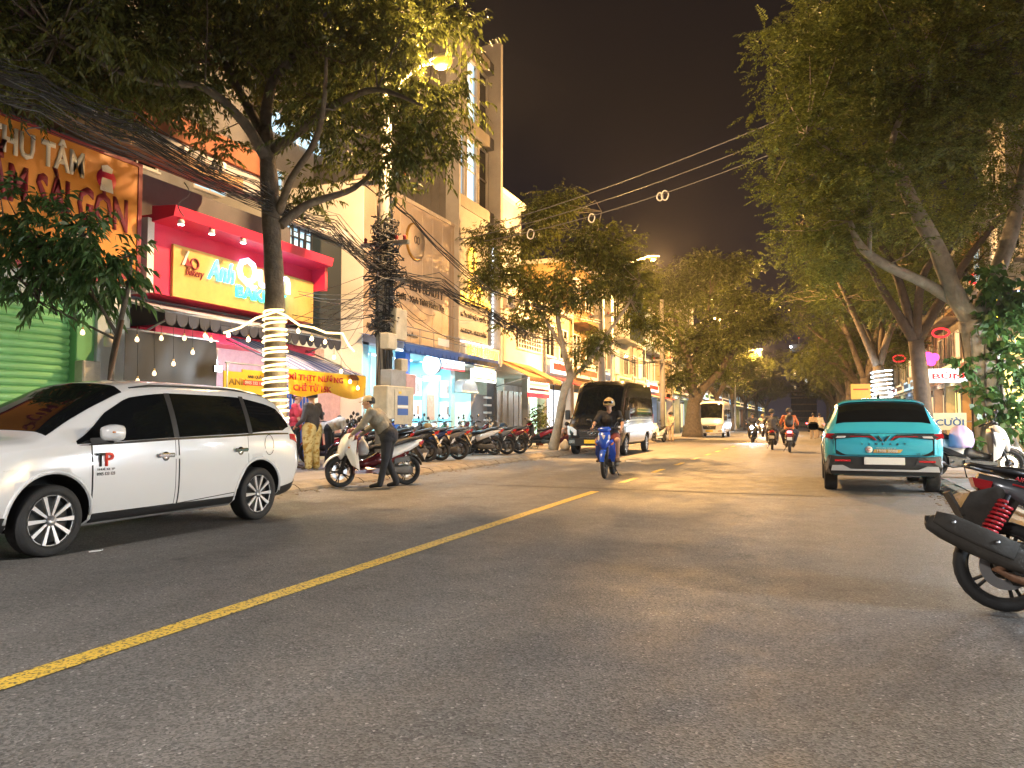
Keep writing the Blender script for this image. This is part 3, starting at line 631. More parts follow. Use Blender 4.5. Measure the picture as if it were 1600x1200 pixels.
box('shop_back', 'interior_aqua', *W(-15.2, -15.1, SY0, SY1, PZ, 3.5), sp); box('shop_floor', 'white_wall', *W(-15.1, -12.02, SY0, SY1, PZ, PZ+.03), sp); box('shop_ceiling', 'white_wall', *W(-15.1, -12.02, SY0, SY1, 3.42, 3.5), sp)
box('side_partition', 'interior_aqua', *W(-15.1, -12.42, SY1-.1, SY1, PZ, 3.42), sp); box('side_partition', 'interior_aqua', *W(-15.1, -12.42, SY0, SY0+.1, PZ, 3.42), sp)
for i in range(3):
    tb = MB().use('led_white').bx(-13.6-T.x, -13.45-T.x, 19.6+i*1.9-T.y, 20.8+i*1.9-T.y, 3.37-T.z, 3.41-T.z).build('tube_light', None, sp)
    lamp('shop_light', (-13.5-T.x, 20.2+i*1.9-T.y, 3.3-T.z), 24, (.42, .82, 1.), .2, sp, 'AREA', size=(.5, 1.2), rot=(0, 0, 0))
for i in range(3):
    zz = 3.33; tb = MB().use('led_white').bx(-11.6-T.x, -11.5-T.x, 19.3+i*2.-T.y, 20.7+i*2.-T.y, zz-T.z, zz+.04-T.z).build('tube_light', None, sp)
    lamp('awning_light', (-11.5-T.x, 20+i*2.-T.y, zz-.06-T.z), 22, (.5, .85, 1.), .2, sp, 'AREA', size=(.3, 1.2), rot=(0, R(-20), 0))
# facade of the ground floor: glass door, light boxes, posters
dr = box('door', 'door_aqua', *W(-12.3, -12.24, 23.0, 24.35, PZ, 2.75), sp); box('panel', 'poster', *W(-12.24, -12.22, 23.35, 23.95, 1.3, 2.15), dr) if False else None
for a, b_, c, d in ((23.06, 24.29, PZ+.1, .9), (23.06, 24.29, 1.0, 2.6)): box('door_panel', 'interior_aqua', *W(-12.235, -12.215, a, b_, c, d), sp, .01)
box('door_poster', 'poster', *W(-12.21, -12.2, 23.4, 23.95, 1.25, 2.1), sp); box('door_handle', 'chrome', *W(-12.21, -12.15, 23.12, 23.15, .9, 1.5), sp)
MB().use('poster_teal').lathe([(0, 0), (.26, 0), (.26, .01), (0, .01)], (-12.213-T.x, 23.75-T.y, .75-T.z), 'X', 20).build('door_decal', None, sp)
for yy in (22.3, 24.55):
    for j, zz in enumerate((.55, 1.3, 2.05)):
        lbx = box('light_box', 'lightbox', *W(-12.3, -12.1, yy, yy+.5, zz, zz+.58), sp, .01); box('picture', 'poster' if j else 'poster_teal', *W(-12.099, -12.09, yy+.14, yy+.36, zz+.12, zz+.42), sp)
box('glass_front', 'panel_aqua', *W(-12.5, -12.46, 19.4, 21.5, PZ+.3, 3.2), sp)
for i in range(4): box('mullion', 'white_paint', *W(-12.46, -12.4, 19.4+i*.68, 19.46+i*.68, PZ, 3.3), sp)
for i, (yy, zz) in enumerate(((19.6, .9), (19.6, 1.7), (20.3, 1.3))): box('wall_notice', 'white_paint', *W(-12.455, -12.44, yy, yy+.4, zz, zz+.55), sp)
# letters and disc on the upper wall
ds_y, ds_z = yz(648, 378); MB().use('gold_letter').lathe([(0, 0), (.62, 0), (.62, .05), (.6, .06), (0, .06)], (FX-T.x, ds_y-T.y, ds_z-T.z), 'X', 36).build('round_sign', None, sp)
MB().use('beige_wall').lathe([(0, 0), (.57, 0), (.57, .012), (0, .012)], (FX+.061-T.x, ds_y-T.y, ds_z-T.z), 'X', 36).build('sign_face', None, sp)
for s_ in (-1, 1): MB().use('dark_letter').tube([Vector((FX+.085-T.x, ds_y-T.y+s_*.09+.08*math.cos(2*PI*k/14), ds_z-T.z+.05+.12*math.sin(2*PI*k/14))) for k in range(14)], .016, 5, closed=True).build('monogram', None, sp)
def wl(s, px0, px1, pyt, pyb, m='dark_letter', X=FX+.03, bold=.0, par=sp, depth=.03): return sign_text('lettering', s, px0, pyt, pyb, px1, X, m, par, depth, bold)
def wline(s, px0, px1, pmid, hh, m='dark_letter', X=FX+.005, par=sp, depth=.035, bold=.0):
    y0_, za = yz(px0, pmid[0], X); y1_, zb_ = yz(px1, pmid[1], X); z_ = (za+zb_)/2
    return lettering('lettering', s, y1_-y0_, hh, (X, (y0_+y1_)/2, z_), m=m, parent=par, depth=depth, bold=bold, **EAST)
wline('LEN BEAUTY', 640, 692, (443, 464), .34); wline('Trao Nụ Cười - Xinh Tươi Niềm Tin', 588, 693, (449, 484), .34); wline('ADD: 203', 572, 590, (508, 511), .16); wline('TP. ĐÀ NẴNG', 622, 652, (519, 525), .14)
for i in range(2):
    for j in range(2): yy, zz = yz(617+i*6, 491+j*16); box('vent', 'dark_metal', *W(FX, FX+.02, yy, yy+.12, zz-.08, zz+.08), sp)
# blue awning with its steel frame
ba = empty('blue_awning', (-11, 22, 3.4), 0, 'blue awning with steel frame over the clinic front', 'awning'); T = ba.location
rows = []
for i in range(5):
    u = i/4; rows.append([(FX+.02+1.5*u-T.x, 18.75+(25.6-18.75)*j/14-T.y, 3.72-.34*u-T.z+.01*math.sin(j*1.7)) for j in range(15)])
MB().use('awning_blue').plate(rows, (0, 0, 1), .01).build('sheet', None, ba)
for i in range(3): box('fold', 'awning_blue', *W(FX+1.5-.02*i, FX+1.53-.02*i, 18.75, 25.6, 3.26-.07*i, 3.32-.07*i+.04), ba)
for i in range(24): scallop('valance_scallop', 'awning_blue' if i < 12 else 'awning_dark', FX+1.535-T.x, 18.75+i*.2854-T.y, 18.75+(i+1)*.2854-T.y, 3.26-T.z, .14, 1, ba)
for zz in (3.78, 4.0): MB().use('grey_metal').tube([(FX+.9-T.x, 18.9-T.y, zz-T.z), (FX+.9-T.x, 25.5-T.y, zz-T.z)], .015, 6).build('rail', None, ba)
for i in range(8): MB().use('grey_metal').tube([(FX+.9-T.x, 18.9+i*.94-T.y, 3.45-T.z), (FX+.9-T.x, 18.9+i*.94-T.y, 4.0-T.z)], .012, 6).build('post', None, ba)
box('notice', 'white_paint', *W(FX+.95, FX+.96, 21.9, 22.7, 3.62, 3.86), ba)
# round projecting sign and strip sign
rs_y, rs_z = yz(675, 570, -11.3); r_ = empty('round_light_sign', (-11.3, rs_y, rs_z), 0, 'glowing white round sign hanging over the clinic door', 'sign')
MB().use('lightbox').lathe([(0, .05), (.3, .05), (.31, .04), (.31, -.04), (.3, -.05), (0, -.05)], (0, 0, 0), 'Y', 30).build('disc', None, r_); MB().use('steel').lathe([(.312, .052), (.33, .052), (.33, -.052), (.312, -.052)], (0, 0, 0), 'Y', 30, closed=True).build('rim', None, r_)
MB().use('steel').tube([(-.7, 0, .1), (-.3, 0, .1)], .02, 6).build('arm', None, r_); box('name_plate', 'lightbox', -.3, .3, -.04, .04, -.52, -.36, r_)
y0, z1 = yz(690, 562, -11.9); y1, z0 = yz(724, 580, -11.9); r_ = empty('strip_sign', (-11.9, y0, z0), 0, 'white lit strip sign with red edge above the clinic door', 'sign'); T = r_.location
box('light_panel', 'lightbox', *W(-11.98, -11.85, y0, y1, z0+.05, z1+.05), r_); box('edge', 'neon_red', *W(-11.98, -11.84, y0, y1, z0-.01, z0+.045), r_); stext('lettering', 'NHA KHOA LEN', y0+.12, y1-.1, z0+.12, z1-.02, -11.849, 'red_letter', r_, .004)

# ---------------------------------------------------------------- tall narrow building with the gold glowing letters
tb_ = empty('tall_building', (-16, 27, PZ), 0, 'tall narrow white building with lit upper windows and gold glowing letters', 'building'); T = tb_.location
TY0, TY1, TH = 25.22, 28.7, 15.9
box('core', 'corrugated', *W(-22, FX-.35, TY0, TY1, 3.5, TH-.2), tb_)
rb = MB().use('corrugated')
for i in range(28): rb.bx(-22+i*.34-T.x, -22+i*.34+.12-T.x, TY0-.035-T.y, TY0-.002-T.y, 8.4-T.z, TH-.3-T.z)
rb.build('side_rib', None, tb_)
box('facade_lower', 'fin_grey', *W(FX-.35, FX, TY0, TY1, 3.4, 9.2), tb_)
for zz in (9.2, 12.3, TH-.45): box('floor_band', 'corrugated', *W(FX-.35, FX+.05, TY0, TY1, zz, zz+.45), tb_)
box('fin', 'fin_grey', *W(FX-.5, FX+.35, TY1, TY1+.22, 3.4, TH+.9), tb_); box('fin', 'fin_grey', *W(FX-.34, FX+.2, TY0-.18, TY0-.04, 3.4, TH+.0), tb_)
for zz, hh in ((9.65, 2.65), (12.75, 2.7)):
    for i in range(3):
        a = TY0+.15+i*1.15; window(tb_, FX-.3-T.x, a-T.y, a+1.0-T.y, zz+.05-T.z, zz+hh-.05-T.z, 'win_blue' if (i != 2 and zz < 11) or (i == 1) else 'glass_dark', 'fin_grey', 1, 2, .12)
box('facade_back', 'dark_wall', *W(FX-.36, FX-.34, TY0, TY1, 9.65, TH-.45), tb_)
for i in range(26):
    box('led', 'led_white', *W(FX+.02, FX+.05, TY0+.03, TY0+.08, 4.2+i*.16, 4.28+i*.16), tb_); box('led', 'led_white', *W(FX+.02, FX+.05, TY1-.1, TY1-.05, 4.2+i*.16, 4.28+i*.16), tb_)
for i in range(18): box('led', 'led_white', *W(FX+.02, FX+.05, TY0+.12+i*.185, TY0+.22+i*.185, 4.14, 4.19), tb_)
cr = [Vector((FX+.06-T.x, 26.6+.42*math.cos(a)*.6-T.y, 7.3+.5*math.sin(a)-T.z)) for a in [R(50)+R(260)*k/16 for k in range(17)]]
MB().use('gold_glow').tube(cr, [.02+.05*math.sin(PI*k/16) for k in range(17)], 6).build('crest', None, tb_); MB().use('gold_glow').tube([(FX+.06-T.x, 26.75-T.y, 6.9-T.z), (FX+.06-T.x, 26.95-T.y, 7.35-T.z), (FX+.06-T.x, 26.8-T.y, 7.7-T.z)], .03, 6).build('crest', None, tb_)
stext('lettering', 'LEN', 26.3, 27.6, 6.15, 6.55, FX+.01, 'gold_glow', tb_, .05, .02); stext('lettering', 'BEAUTY & SPA', 25.5, 28.4, 5.6, 6.0, FX+.01, 'gold_glow', tb_, .05, .02)
stext('lettering', 'THẨM MỸ VIỆN QUỐC TẾ', 25.5, 28.4, 5.05, 5.32, FX+.005, 'dark_letter', tb_, .03); stext('lettering', 'NHA KHOA - PHUN XĂM', 25.5, 28.0, 4.5, 4.7, FX+.005, 'dark_letter', tb_, .03)
stext('lettering', 'LEN SPA BEAUTY', 25.6, 28.5, 3.62, 3.98, FX+.32, 'gold_glow', tb_, .05, .03); box('letter_backing', 'white_wall', *W(FX+.01, FX+.31, 25.4, 28.65, 3.5, 4.05), tb_)
lamp('gold_spill', (FX+.7-T.x, 27-T.y, 6-T.z), 8, (1, .62, .2), .4, tb_)
box('shop_back', 'pale_wall', *W(-14.5, -14.4, TY0, TY1+1.5, PZ, 3.5), tb_); box('shop_ceiling', 'white_wall', *W(-14.4, -12.0, TY0, TY1, 3.4, 3.5), tb_)
MB().use('white_wall').prism([(26.3-T.y+.75*math.cos(PI*k/16), 2.27-T.z+.5*math.sin(PI*k/16)) for k in range(17)], 'X', FX-.3-T.x, FX+.1-T.x).build('arch', None, tb_)
box('shop_window', 'panel_aqua', *W(FX-.3, FX-.2, 25.6, 27.0, .5, 2.25), tb_); box('shop_wall', 'grey_wall', *W(FX-.3, FX-.2, 27.0, 28.6, PZ, 2.25), tb_)
for i in range(6): box('shelf', 'white_paint', *W(FX-.19, FX-.02, 28.2, 28.65, .6+i*.3, .68+i*.3), tb_)
lamp('shop_light', (-13-T.x, 27-T.y, 3.2-T.z), 18, (.8, .95, 1.), .3, tb_); lamp('front_light', (-11.2-T.x, 27-T.y, 3.2-T.z), 18, (.9, .97, 1.), .15, tb_)
y0, z1 = yz(738, 575, -11.6); y1, z0 = yz(775, 599, -11.6)
r_ = empty('menu_light_box', (-11.6, y0, z0), 0, 'white light box with yellow text lines above the arched window', 'sign'); T = r_.location
box('panel', 'lightbox', *W(-11.68, -11.6, y0, y1, z0, z1), r_)
for i in range(5): box('text_line', 'menu_yellow' if i % 2 else 'sign_gold', *W(-11.6, -11.594, y0+.15, y1-.15-.1*(i % 3), z0+.08+i*.13, z0+.14+i*.13), r_)
r_ = None

# ---------------------------------------------------------------- low building with the barred window, next to the tall one
nb = empty('balcony_building', (-16, 32, PZ), 0, 'low beige building with barred window beside the tall narrow one', 'building'); T = nb.location
NY0, NY1 = 28.94, 35.2
box('wall', 'beige_wall_2', *W(-20, FX-.1, NY0, NY1, 3.3, 7.0), nb); box('upper_storey', 'grey_wall', *W(-20, FX-1.2, NY0, NY1, 7.0, 11.6), nb); box('roof_slab', 'white_wall', *W(-20, FX-.9, NY0-.0, NY1+.1, 11.6, 11.85), nb)
wf = box('window_recess', 'dark_wall', *W(FX-.1, FX-.06, 31.7, 34.9, 4.5, 5.9), nb)
for i in range(10): box('window_bar', 'white_paint', *W(FX-.05, FX-.02, 31.7+i*.345, 31.74+i*.345, 4.45, 5.95), nb)
for i in range(8): box('window_bar', 'white_paint', *W(FX-.02, FX+.01, 31.65, 34.95, 4.45+i*.2, 4.48+i*.2), nb)
for i in range(2): box('glyph', 'dark_letter', *W(FX-.1, FX-.08, 29.6+i*.6, 29.8+i*.6, 4.9, 5.3), nb)
box('shop_back', 'pale_wall', *W(-14.2, -14.1, NY0, NY1, PZ, 3.3), nb)
for i in range(10): box('folding_gate_panel', 'grey_metal', *W(FX-.3, FX-.24+.03*(i % 2), NY0+.4+i*.33, NY0+.4+i*.33+.31, PZ, 2.5), nb)
box('column', 'dark_wall', *W(FX-.35, FX-.05, NY0, NY0+.3, PZ, 3.3), nb); box('column', 'grey_wall', *W(FX-.35, FX-.05, 33.0, 33.3, PZ, 3.3), nb)
box('lit_window', 'panel_aqua', *W(FX-.4, FX-.34, 33.4, 35.1, .6, 2.9), nb)
lamp('shop_light', (-11.4-T.x, 33.8-T.y, 2.9-T.z), 30, (.7, .95, 1.), .2, nb)
for yy, zz in ((29.6, 6.0), (31.0, 6.1)):
    ac = MB().use('white_wall').bx(FX-.1-T.x, FX+.26-T.x, yy-T.y, yy+.8-T.y, zz-T.z, zz+.55-T.z, .02).build('air_conditioner', None, nb); MB().use('dark_metal').lathe([(0, 0), (.2, 0), (.2, .01), (0, .01)], (FX+.261-T.x, yy+.32-T.y, zz+.27-T.z), 'X', 18).build('fan_grille', None, ac)
ta = empty('tan_awning', (-11, 31.5, 3), 0, 'tan awning with scalloped edge in front of the low beige building', 'awning'); T = ta.location
MB().use('awning_tan').prism([(FX-T.x, 3.75-T.z), (FX+1.5-T.x, 3.0-T.z), (FX+1.5-T.x, 2.97-T.z), (FX-T.x, 3.7-T.z)], 'Y', 28.95-T.y, 33.1-T.y).build('sheet', None, ta)
for i in range(14): scallop('valance_scallop', 'awning_tan', FX+1.515-T.x, 28.95+i*.296-T.y, 28.95+(i+1)*.296-T.y, 3.0-T.z, .2, 1, ta)
for yy in (29.0, 33.0): MB().use('steel').tube([(FX-T.x, yy-T.y, 2.6-T.z), (FX+1.48-T.x, yy-T.y, 2.98-T.z)], .02, 6).build('arm', None, ta)
y0, z1 = yz(826, 592, -11.2); y1, z0 = yz(859, 623, -11.2)
r_ = empty('menu_board', (-11.2, y0, z0), 0, 'glowing green and yellow price board with a red foot under the tan awning', 'sign'); T = r_.location
box('panel', 'menu_green', *W(-11.26, -11.2, y0, y1, z0+.2, z1), r_); box('foot_strip', 'neon_red', *W(-11.26, -11.2, y0, y1, z0, z0+.19), r_)
for i in range(4): box('text_line', 'menu_yellow' if i % 2 else 'red_letter', *W(-11.2, -11.194, y0+.12, y1-.12, z0+.3+i*.2, z0+.4+i*.2), r_)

# ---------------------------------------------------------------- dim white block with self-glowing panels near its top, rising behind the bakery
ub = empty('back_building', (-22, 16, 0), 0, 'pale block rising behind the bakery with glowing blue white panels', 'building'); T = ub.location
box('wall', 'grey_wall', *W(-26, -18.05, 12.2, 24.9, PZ, 13), ub); box('cornice', 'white_wall', *W(-26, -17.9, 12.1, 24.95, 13, 13.3), ub)
for i in range(4): window(ub, -18.05-T.x, 12.8+i*2.9-T.y, 14.3+i*2.9-T.y, 8.6-T.z, 10.4-T.z, 'win_blue' if i in (2, 3) else 'glass_dark')
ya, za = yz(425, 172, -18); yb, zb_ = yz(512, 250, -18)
for i in range(3): box('lit_panel', 'wall_glow', *W(-18.05, -17.95, ya+i*(yb-ya)/3+.06, ya+(i+1)*(yb-ya)/3-.06, zb_, za), ub)  # brightness is the panels' own glow, no floodlight is built

# ---------------------------------------------------------------- rows of shophouses farther along, and across the pavement on the near side
WALLC = {'cream': (.55, .47, .35), 'white': (.62, .61, .58), 'grey': (.28, .28, .29), 'ochre': (.5, .33, .14), 'pink': (.5, .32, .28), 'blue': (.22, .3, .4), 'green': (.25, .36, .28)}
AWNC = {'red': (.4, .03, .03), 'blue': (.03, .1, .36), 'green': (.04, .22, .1), 'brown': (.24, .12, .05), 'grey': (.3, .3, .31)}
LITC = {'white': 'win_white', 'warm': 'win_warm', 'blue': 'win_blue', 'yellow': 'menu_yellow', 'pink': 'neon_pink'}
for k_, v_ in WALLC.items(): mat('house_'+k_, tuple(.6*q for q in v_), .85, var=.4, vscale=.8)
for k_, v_ in AWNC.items(): mat('canopy_'+k_, v_, .65, var=.2, vscale=1.5)
def shophouse(label, side, y0, y1, st, wallc, awn, lit, XF, power=40., dark=False, signs=True, open_=True):
    r_ = empty('shophouse', (XF, (y0+y1)/2, PZ), 0 if side < 0 else PI, label, 'building', 'shophouses along the road'); w = y1-y0; hw = w/2; H = 3.4+st*3.2
    wm = 'house_'+wallc
    box('wall', wm, -7, -.15, -hw, hw, 3.0, H, r_); box('cornice', 'house_white' if wallc != 'white' else 'house_grey', -7.05, .08, -hw-.02, hw+.02, H, H+.25, r_)
    for i in range(2): box('pillar', wm, -.45, 0, -hw+i*(w-.3), -hw+.3+i*(w-.3), 0, 3.0, r_)
    box('beam', wm, -.45, .02, -hw, hw, 3.0, 3.35, r_)
    box('back_wall', 'house_white', -3.2, -3.1, -hw, hw, 0, 3.0, r_)
    for s in range(st):
        n = 2 if w > 4.4 else 1
        for i in range(n):
            a = -hw+w*(i+.5)/n; ww = .75; window(r_, -.15, a-ww, a+ww, 4.3+s*3.2, 5.9+s*3.2, random.choice(['glass_dark', 'glass_dark', 'glass_dark', 'win_warm', 'win_blue']), 'white_paint', 2, 1)
        if s > 0: box('balcony', wm, -.14, .7, -hw+.2, hw-.2, 3.35+s*3.2-.1, 3.35+s*3.2+.05, r_)
    if open_:
        box('shop_front', LITC[lit], -.6, -.55, -hw+.35, hw-.35, .5, 2.7, r_)
        for i in range(4): box('mullion', 'dark_metal', -.55, -.5, -hw+.35+i*(w-.7)/3-.03, -hw+.35+i*(w-.7)/3+.03, 0, 2.95, r_)
        col = {'white': (.82, .92, 1), 'warm': (1, .8, .5), 'blue': (.6, .85, 1), 'yellow': (1, .9, .6), 'pink': (1, .5, .7)}[lit]
        if power: lamp('shop_light', (.5, 0, 2.7), power, col, .25, r_)
    else:
        for i in range(16): box('slat', 'grey_metal', -.4, -.36+.02*(i % 2), -hw+.32, hw-.32, i*.18, i*.18+.17, r_)
    MB().use('canopy_'+awn).prism([(0, 3.3), (1.5, 2.85), (1.5, 2.81), (0, 3.26)], 'Y', -hw+.1, hw-.1).build('canopy', None, r_)
    ac = MB().use('white_wall').bx(-.14, .22, hw-1.15, hw-.4, 3.9+.0*st, 4.4, .02).build('air_conditioner', None, r_); MB().use('dark_metal').lathe([(0, 0), (.19, 0), (.19, .01), (0, .01)], (.221, hw-.86, 4.15), 'X', 18).build('fan_grille', None, ac)
    MB().use('grey_metal').tube([(.0, -hw+.12, 0), (.0, -hw+.12, H)], .045, 8).build('drainpipe', None, r_)
    if signs: sgn_ = box('sign', LITC[lit] if open_ else 'canopy_'+awn, .1, .2, -hw+.5, hw-.5, 3.45, 4.1, r_); box('sign_trim', 'canopy_'+awn, .2, .21, -hw+.7, hw-.7, 3.62, 3.95, r_)
    return r_
specs = [('cream', 'red', 'white', 1), ('ochre', 'brown', 'warm', 2), ('grey', 'blue', 'blue', 1), ('white', 'green', 'yellow', 2), ('pink', 'grey', 'warm', 1), ('blue', 'red', 'white', 2), ('cream', 'blue', 'yellow', 2),
         ('green', 'brown', 'warm', 1), ('white', 'red', 'white', 3), ('ochre', 'grey', 'blue', 1), ('grey', 'green', 'white', 2), ('pink', 'blue', 'yellow', 2)]
y = 35.3; i = 0
while y < 200:
    w = (4.6, 5.2, 4.2, 5.6)[i % 4]*(1 if y < 90 else 1.8); wc, ac, lc, st = specs[i % 12]
    dist = 'past the tan awning' if y < 60 else ('behind the white van' if y < 100 else 'far down the road')
    shophouse(f'{wc} {st+1} storey shophouse with {ac} canopy and {lc} lit front {dist}', -1, y, y+w-.06, st, wc, ac, lc, FX+(.0 if y < 60 else 1.2), 24 if y < 60 else (50 if y < 100 else 0)); y += w; i += 1
RXF = 7.2
y = 30; i = 3
while y < 190:
    w = (5.0, 4.4, 5.6)[i % 3]*(1 if y < 90 else 1.8); wc, ac, lc, st = specs[(i*5) % 12]
    dist = 'behind the vined trunk' if y < 50 else ('behind the street trees' if y < 100 else 'far past the trees')
    shophouse(f'{wc} {st+1} storey shophouse, {ac} canopy, {lc} lit front, {dist}', 1, y, y+w-.06, st, wc, ac, lc, RXF, 30 if y < 70 else 0); y += w; i += 1
# unseen shops beside the camera, lamps made much stronger to light road and car
y = 2.; 
for wc, ac, lc, st in (('white', 'grey', 'white', 1), ('cream', 'green', 'warm', 2), ('pink', 'red', 'white', 2), ('ochre', 'blue', 'white', 1), ('grey', 'brown', 'warm', 2)):
    shophouse(f'{wc} {st+1} storey shophouse with {ac} canopy and {lc} lit front opposite the bakery', 1, y, y+5.5, st, wc, ac, lc, RXF+.3, 480); y += 5.6
# ---------------------------------------------------------------- neon signs of the near side shops
def neon_sign(label, px0, py0, px1, py1, X, m, txt, tm, frame=None):
    a = atX(px0, py0, X); b_ = atX(px1, py1, X); Y0 = min(a.y, b_.y); Y1 = max(a.y, b_.y); z1 = atX((px0+px1)/2, py0, X).z; z0 = atX((px0+px1)/2, py1, X).z
    r_ = empty('shop_sign', (X, (Y0+Y1)/2, z0), 0, label, 'sign'); w = Y1-Y0; h = z1-z0
    # faces the road and the traffic: a board across the pavement
    ww = max(1.2, min(2.6, abs(px1-px0)/FPX*((Y0+Y1)/2+3))); box('board', m, -ww/2, ww/2, 0, .12, 0, h, r_)
    if txt:
        o = lettering('lettering', txt, ww*.84, h*.5, (0, 0, 0), (1, 0, 0), (0, 0, 1), tm, None, .012, .02); o.parent = r_; o.matrix_local = basis(o, (0, -.002, h*.5), (1, 0, 0), (0, 0, 1))
    MB().use('steel').tube([(ww/2, .06, h*.5), (RXF-X, .06, h*.5)], .03, 6).build('bracket', None, r_)
    return r_
neon_sign('yellow board lettered in red standing behind the vine covered trunk', 1562, 625, 1600, 668, 5.9, 'menu_yellow', 'CƠM GÀ', 'red_letter')
neon_sign('grey white board with pale letters behind the purple covered scooter', 1468, 645, 1502, 672, 5.2, 'pale_wall', 'CƯỜI', 'blue_frame')
neon_sign('white light box with red letters under the pink neon', 1462, 575, 1505, 597, 5.6, 'lightbox', 'BÚN', 'neon_red')
p = atY(1450, 562, 46)
r_ = empty('neon_flower', p, 0, 'pink neon flower sign glowing between the dark trunks', 'neon sign')
for dx, dz in ((-.32, .12), (0, .2), (.32, .12), (-.16, -.12), (.16, -.12)): MB().use('neon_pink').lathe([(0, -.03), (.2, -.03), (.22, 0), (.2, .03), (0, .03)], (dx, 0, dz), 'Y', 14).build('petal', None, r_)
MB().use('steel').tube([(0, .05, 0), (RXF-p.x, .05, 0)], .03, 6).build('bracket', None, r_)
p = atY(1583, 600, 34); r_ = empty('round_sign', p, 0, 'round yellow and white light sign beyond the vine covered trunk', 'sign')
MB().use('menu_yellow').lathe([(0, -.06), (.62, -.06), (.62, .06), (0, .06)], (0, 0, 0), 'Y', 28).build('disc', None, r_); MB().use('lightbox').lathe([(.63, -.07), (.7, -.07), (.7, .07), (.63, .07)], (0, 0, 0), 'Y', 28, closed=True).build('rim', None, r_)
MB().use('steel').tube([(0, 0, -.7), (0, 0, -p.z+PZ)], .05, 8).build('post', None, r_)
p = atY(1580, 480, 31); r_ = empty('star_light_frame', p, 0, 'frame of blue white fairy lights with yellow neon numerals', 'neon sign')
for i in range(9):
    for q in ((-.9+i*.225, .55), (-.9+i*.225, -.6)): MB().use('blue_star').lathe([(0, -.02), (.03, 0), (0, .02)], (q[0], 0, q[1]), 'Y', 8).build('bulb', None, r_)
for i in range(5): MB().use('blue_star').lathe([(0, -.02), (.03, 0), (0, .02)], (-.9, 0, -.6+i*.24), 'Y', 8).build('bulb', None, r_)
o = lettering('lettering', '7 - 22h', 1.3, .3, (0, 0, 0), (1, 0, 0), (0, 0, 1), 'neon_yellow', None, .02, .01); o.parent = r_; o.matrix_local = basis(o, (.05, 0, .2), (1, 0, 0), (0, 0, 1))
o = lettering('lettering', 'QUÁN', 1.1, .25, (0, 0, 0), (1, 0, 0), (0, 0, 1), 'neon_yellow', None, .02, .01); o.parent = r_; o.matrix_local = basis(o, (.1, 0, -.3), (1, 0, 0), (0, 0, 1))
MB().use('dark_metal').bx(-1, 1, .03, .06, -.65, .6).build('backing', None, r_); MB().use('steel').tube([(1, .05, 0), (RXF-p.x, .05, 0)], .03, 6).build('bracket', None, r_)
for k, (px, py, Y_, mm, lab) in enumerate(((1530, 435, 33, 'neon_red', 'red neon ring glowing through the tree leaves'), (1470, 520, 40, 'neon_red', 'red neon arch glowing behind the twisted trunk'), (1405, 560, 52, 'neon_red', 'red lantern light glowing beside the white wrapped trunk'))):
    p = atY(px, py, Y_); r_ = empty('neon_ring', p, 0, lab, 'neon sign')
    MB().use(mm).tube([Vector((.34*math.cos(2*PI*j/16), 0, .2*math.sin(2*PI*j/16))) for j in range(16)], .05, 6, closed=True).build('tube', None, r_); MB().use('steel').tube([(.5, .06, 0), (RXF-p.x, .06, 0)], .03, 6).build('bracket', None, r_)
p = atY(1345, 611, 42); r_ = empty('yellow_notice', p, 0, 'small yellow notice board on a post behind the teal car', 'sign')
box('board', 'sign_gold', -.45, .45, 0, .04, -.4, .35, r_); box('strip', 'red_letter', -.35, .35, -.006, 0, .05, .12, r_); MB().use('steel').tube([(0, .05, -.4), (0, .05, -p.z+PZ)], .03, 6).build('post', None, r_)

# ---------------------------------------------------------------- far tower block
p = atY(1255, 575, 420); tw = empty('tower_block', (p.x, 420, 0), 0, 'distant tower block with scattered lit windows at the end of the road', 'tower')
pl = atY(1236, 560, 420); prr = atY(1276, 560, 420); hw = (prr.x-pl.x)/2; ztop = atY(1255, 546, 420).z
box('wall', 'house_blue', -hw, hw, 0, 14, 0, ztop, tw); box('roof_cap', 'house_grey', -hw*.9, hw*.5, 2, 10, ztop, ztop+3, tw)
nrow = int(ztop/3.4)
for i in range(nrow): MB().use('house_white').bx(-hw-.1, hw+.1, -.25, -.01, i*3.4+2.6, i*3.4+3.3).build('floor_band', None, tw)
for i in range(nrow):
    for j in range(9):
        u = random.random()
        if i > nrow*.35: box('window', 'win_white' if u < .16 else ('win_warm' if u < .2 else 'glass_dark'), -hw+(j+.15)*hw*2/9, -hw+(j+.85)*hw*2/9, -.06, -.002, i*3.4+.7, i*3.4+2.3, tw)
MB().use('spot_white').lathe([(0, -.6), (.7, 0), (0, .6)], (-hw*.95, -.5, ztop+1.5), 'Z', 10).build('roof_light', None, tw); MB().use('neon_red').lathe([(0, -.3), (.3, 0), (0, .3)], (-hw*.3, 0, ztop+6), 'Z', 8).build('beacon', None, tw)
MB().use('steel').tube([(-hw*.3, 0, ztop+3), (-hw*.3, 0, ztop+6)], .15, 5).build('mast', None, tw)
# ================================================================== cars and vans
mat('car_white', (.74, .74, .75), .22, coat=.6); mat('car_teal', (.045, .4, .56), .22, coat=.7); mat('car_black', (.012, .012, .014), .18, coat=.8); mat('van_silver', (.5, .5, .51), .3, .3, coat=.4)
mat('trim_black', (.02, .02, .021), .5); mat('gap', (.004, .004, .004), .9); mat('alloy', (.55, .55, .57), .38, .7); mat('alloy_dark', (.018, .018, .019), .6); mat('skid_silver', (.55, .55, .56), .35, .5)
mat('window_tint', (.006, .007, .008), .04, spec=.7); mat('lamp_chrome', (.7, .7, .72), .15, .8); mat('seat_dark', (.02, .02, .022), .8)

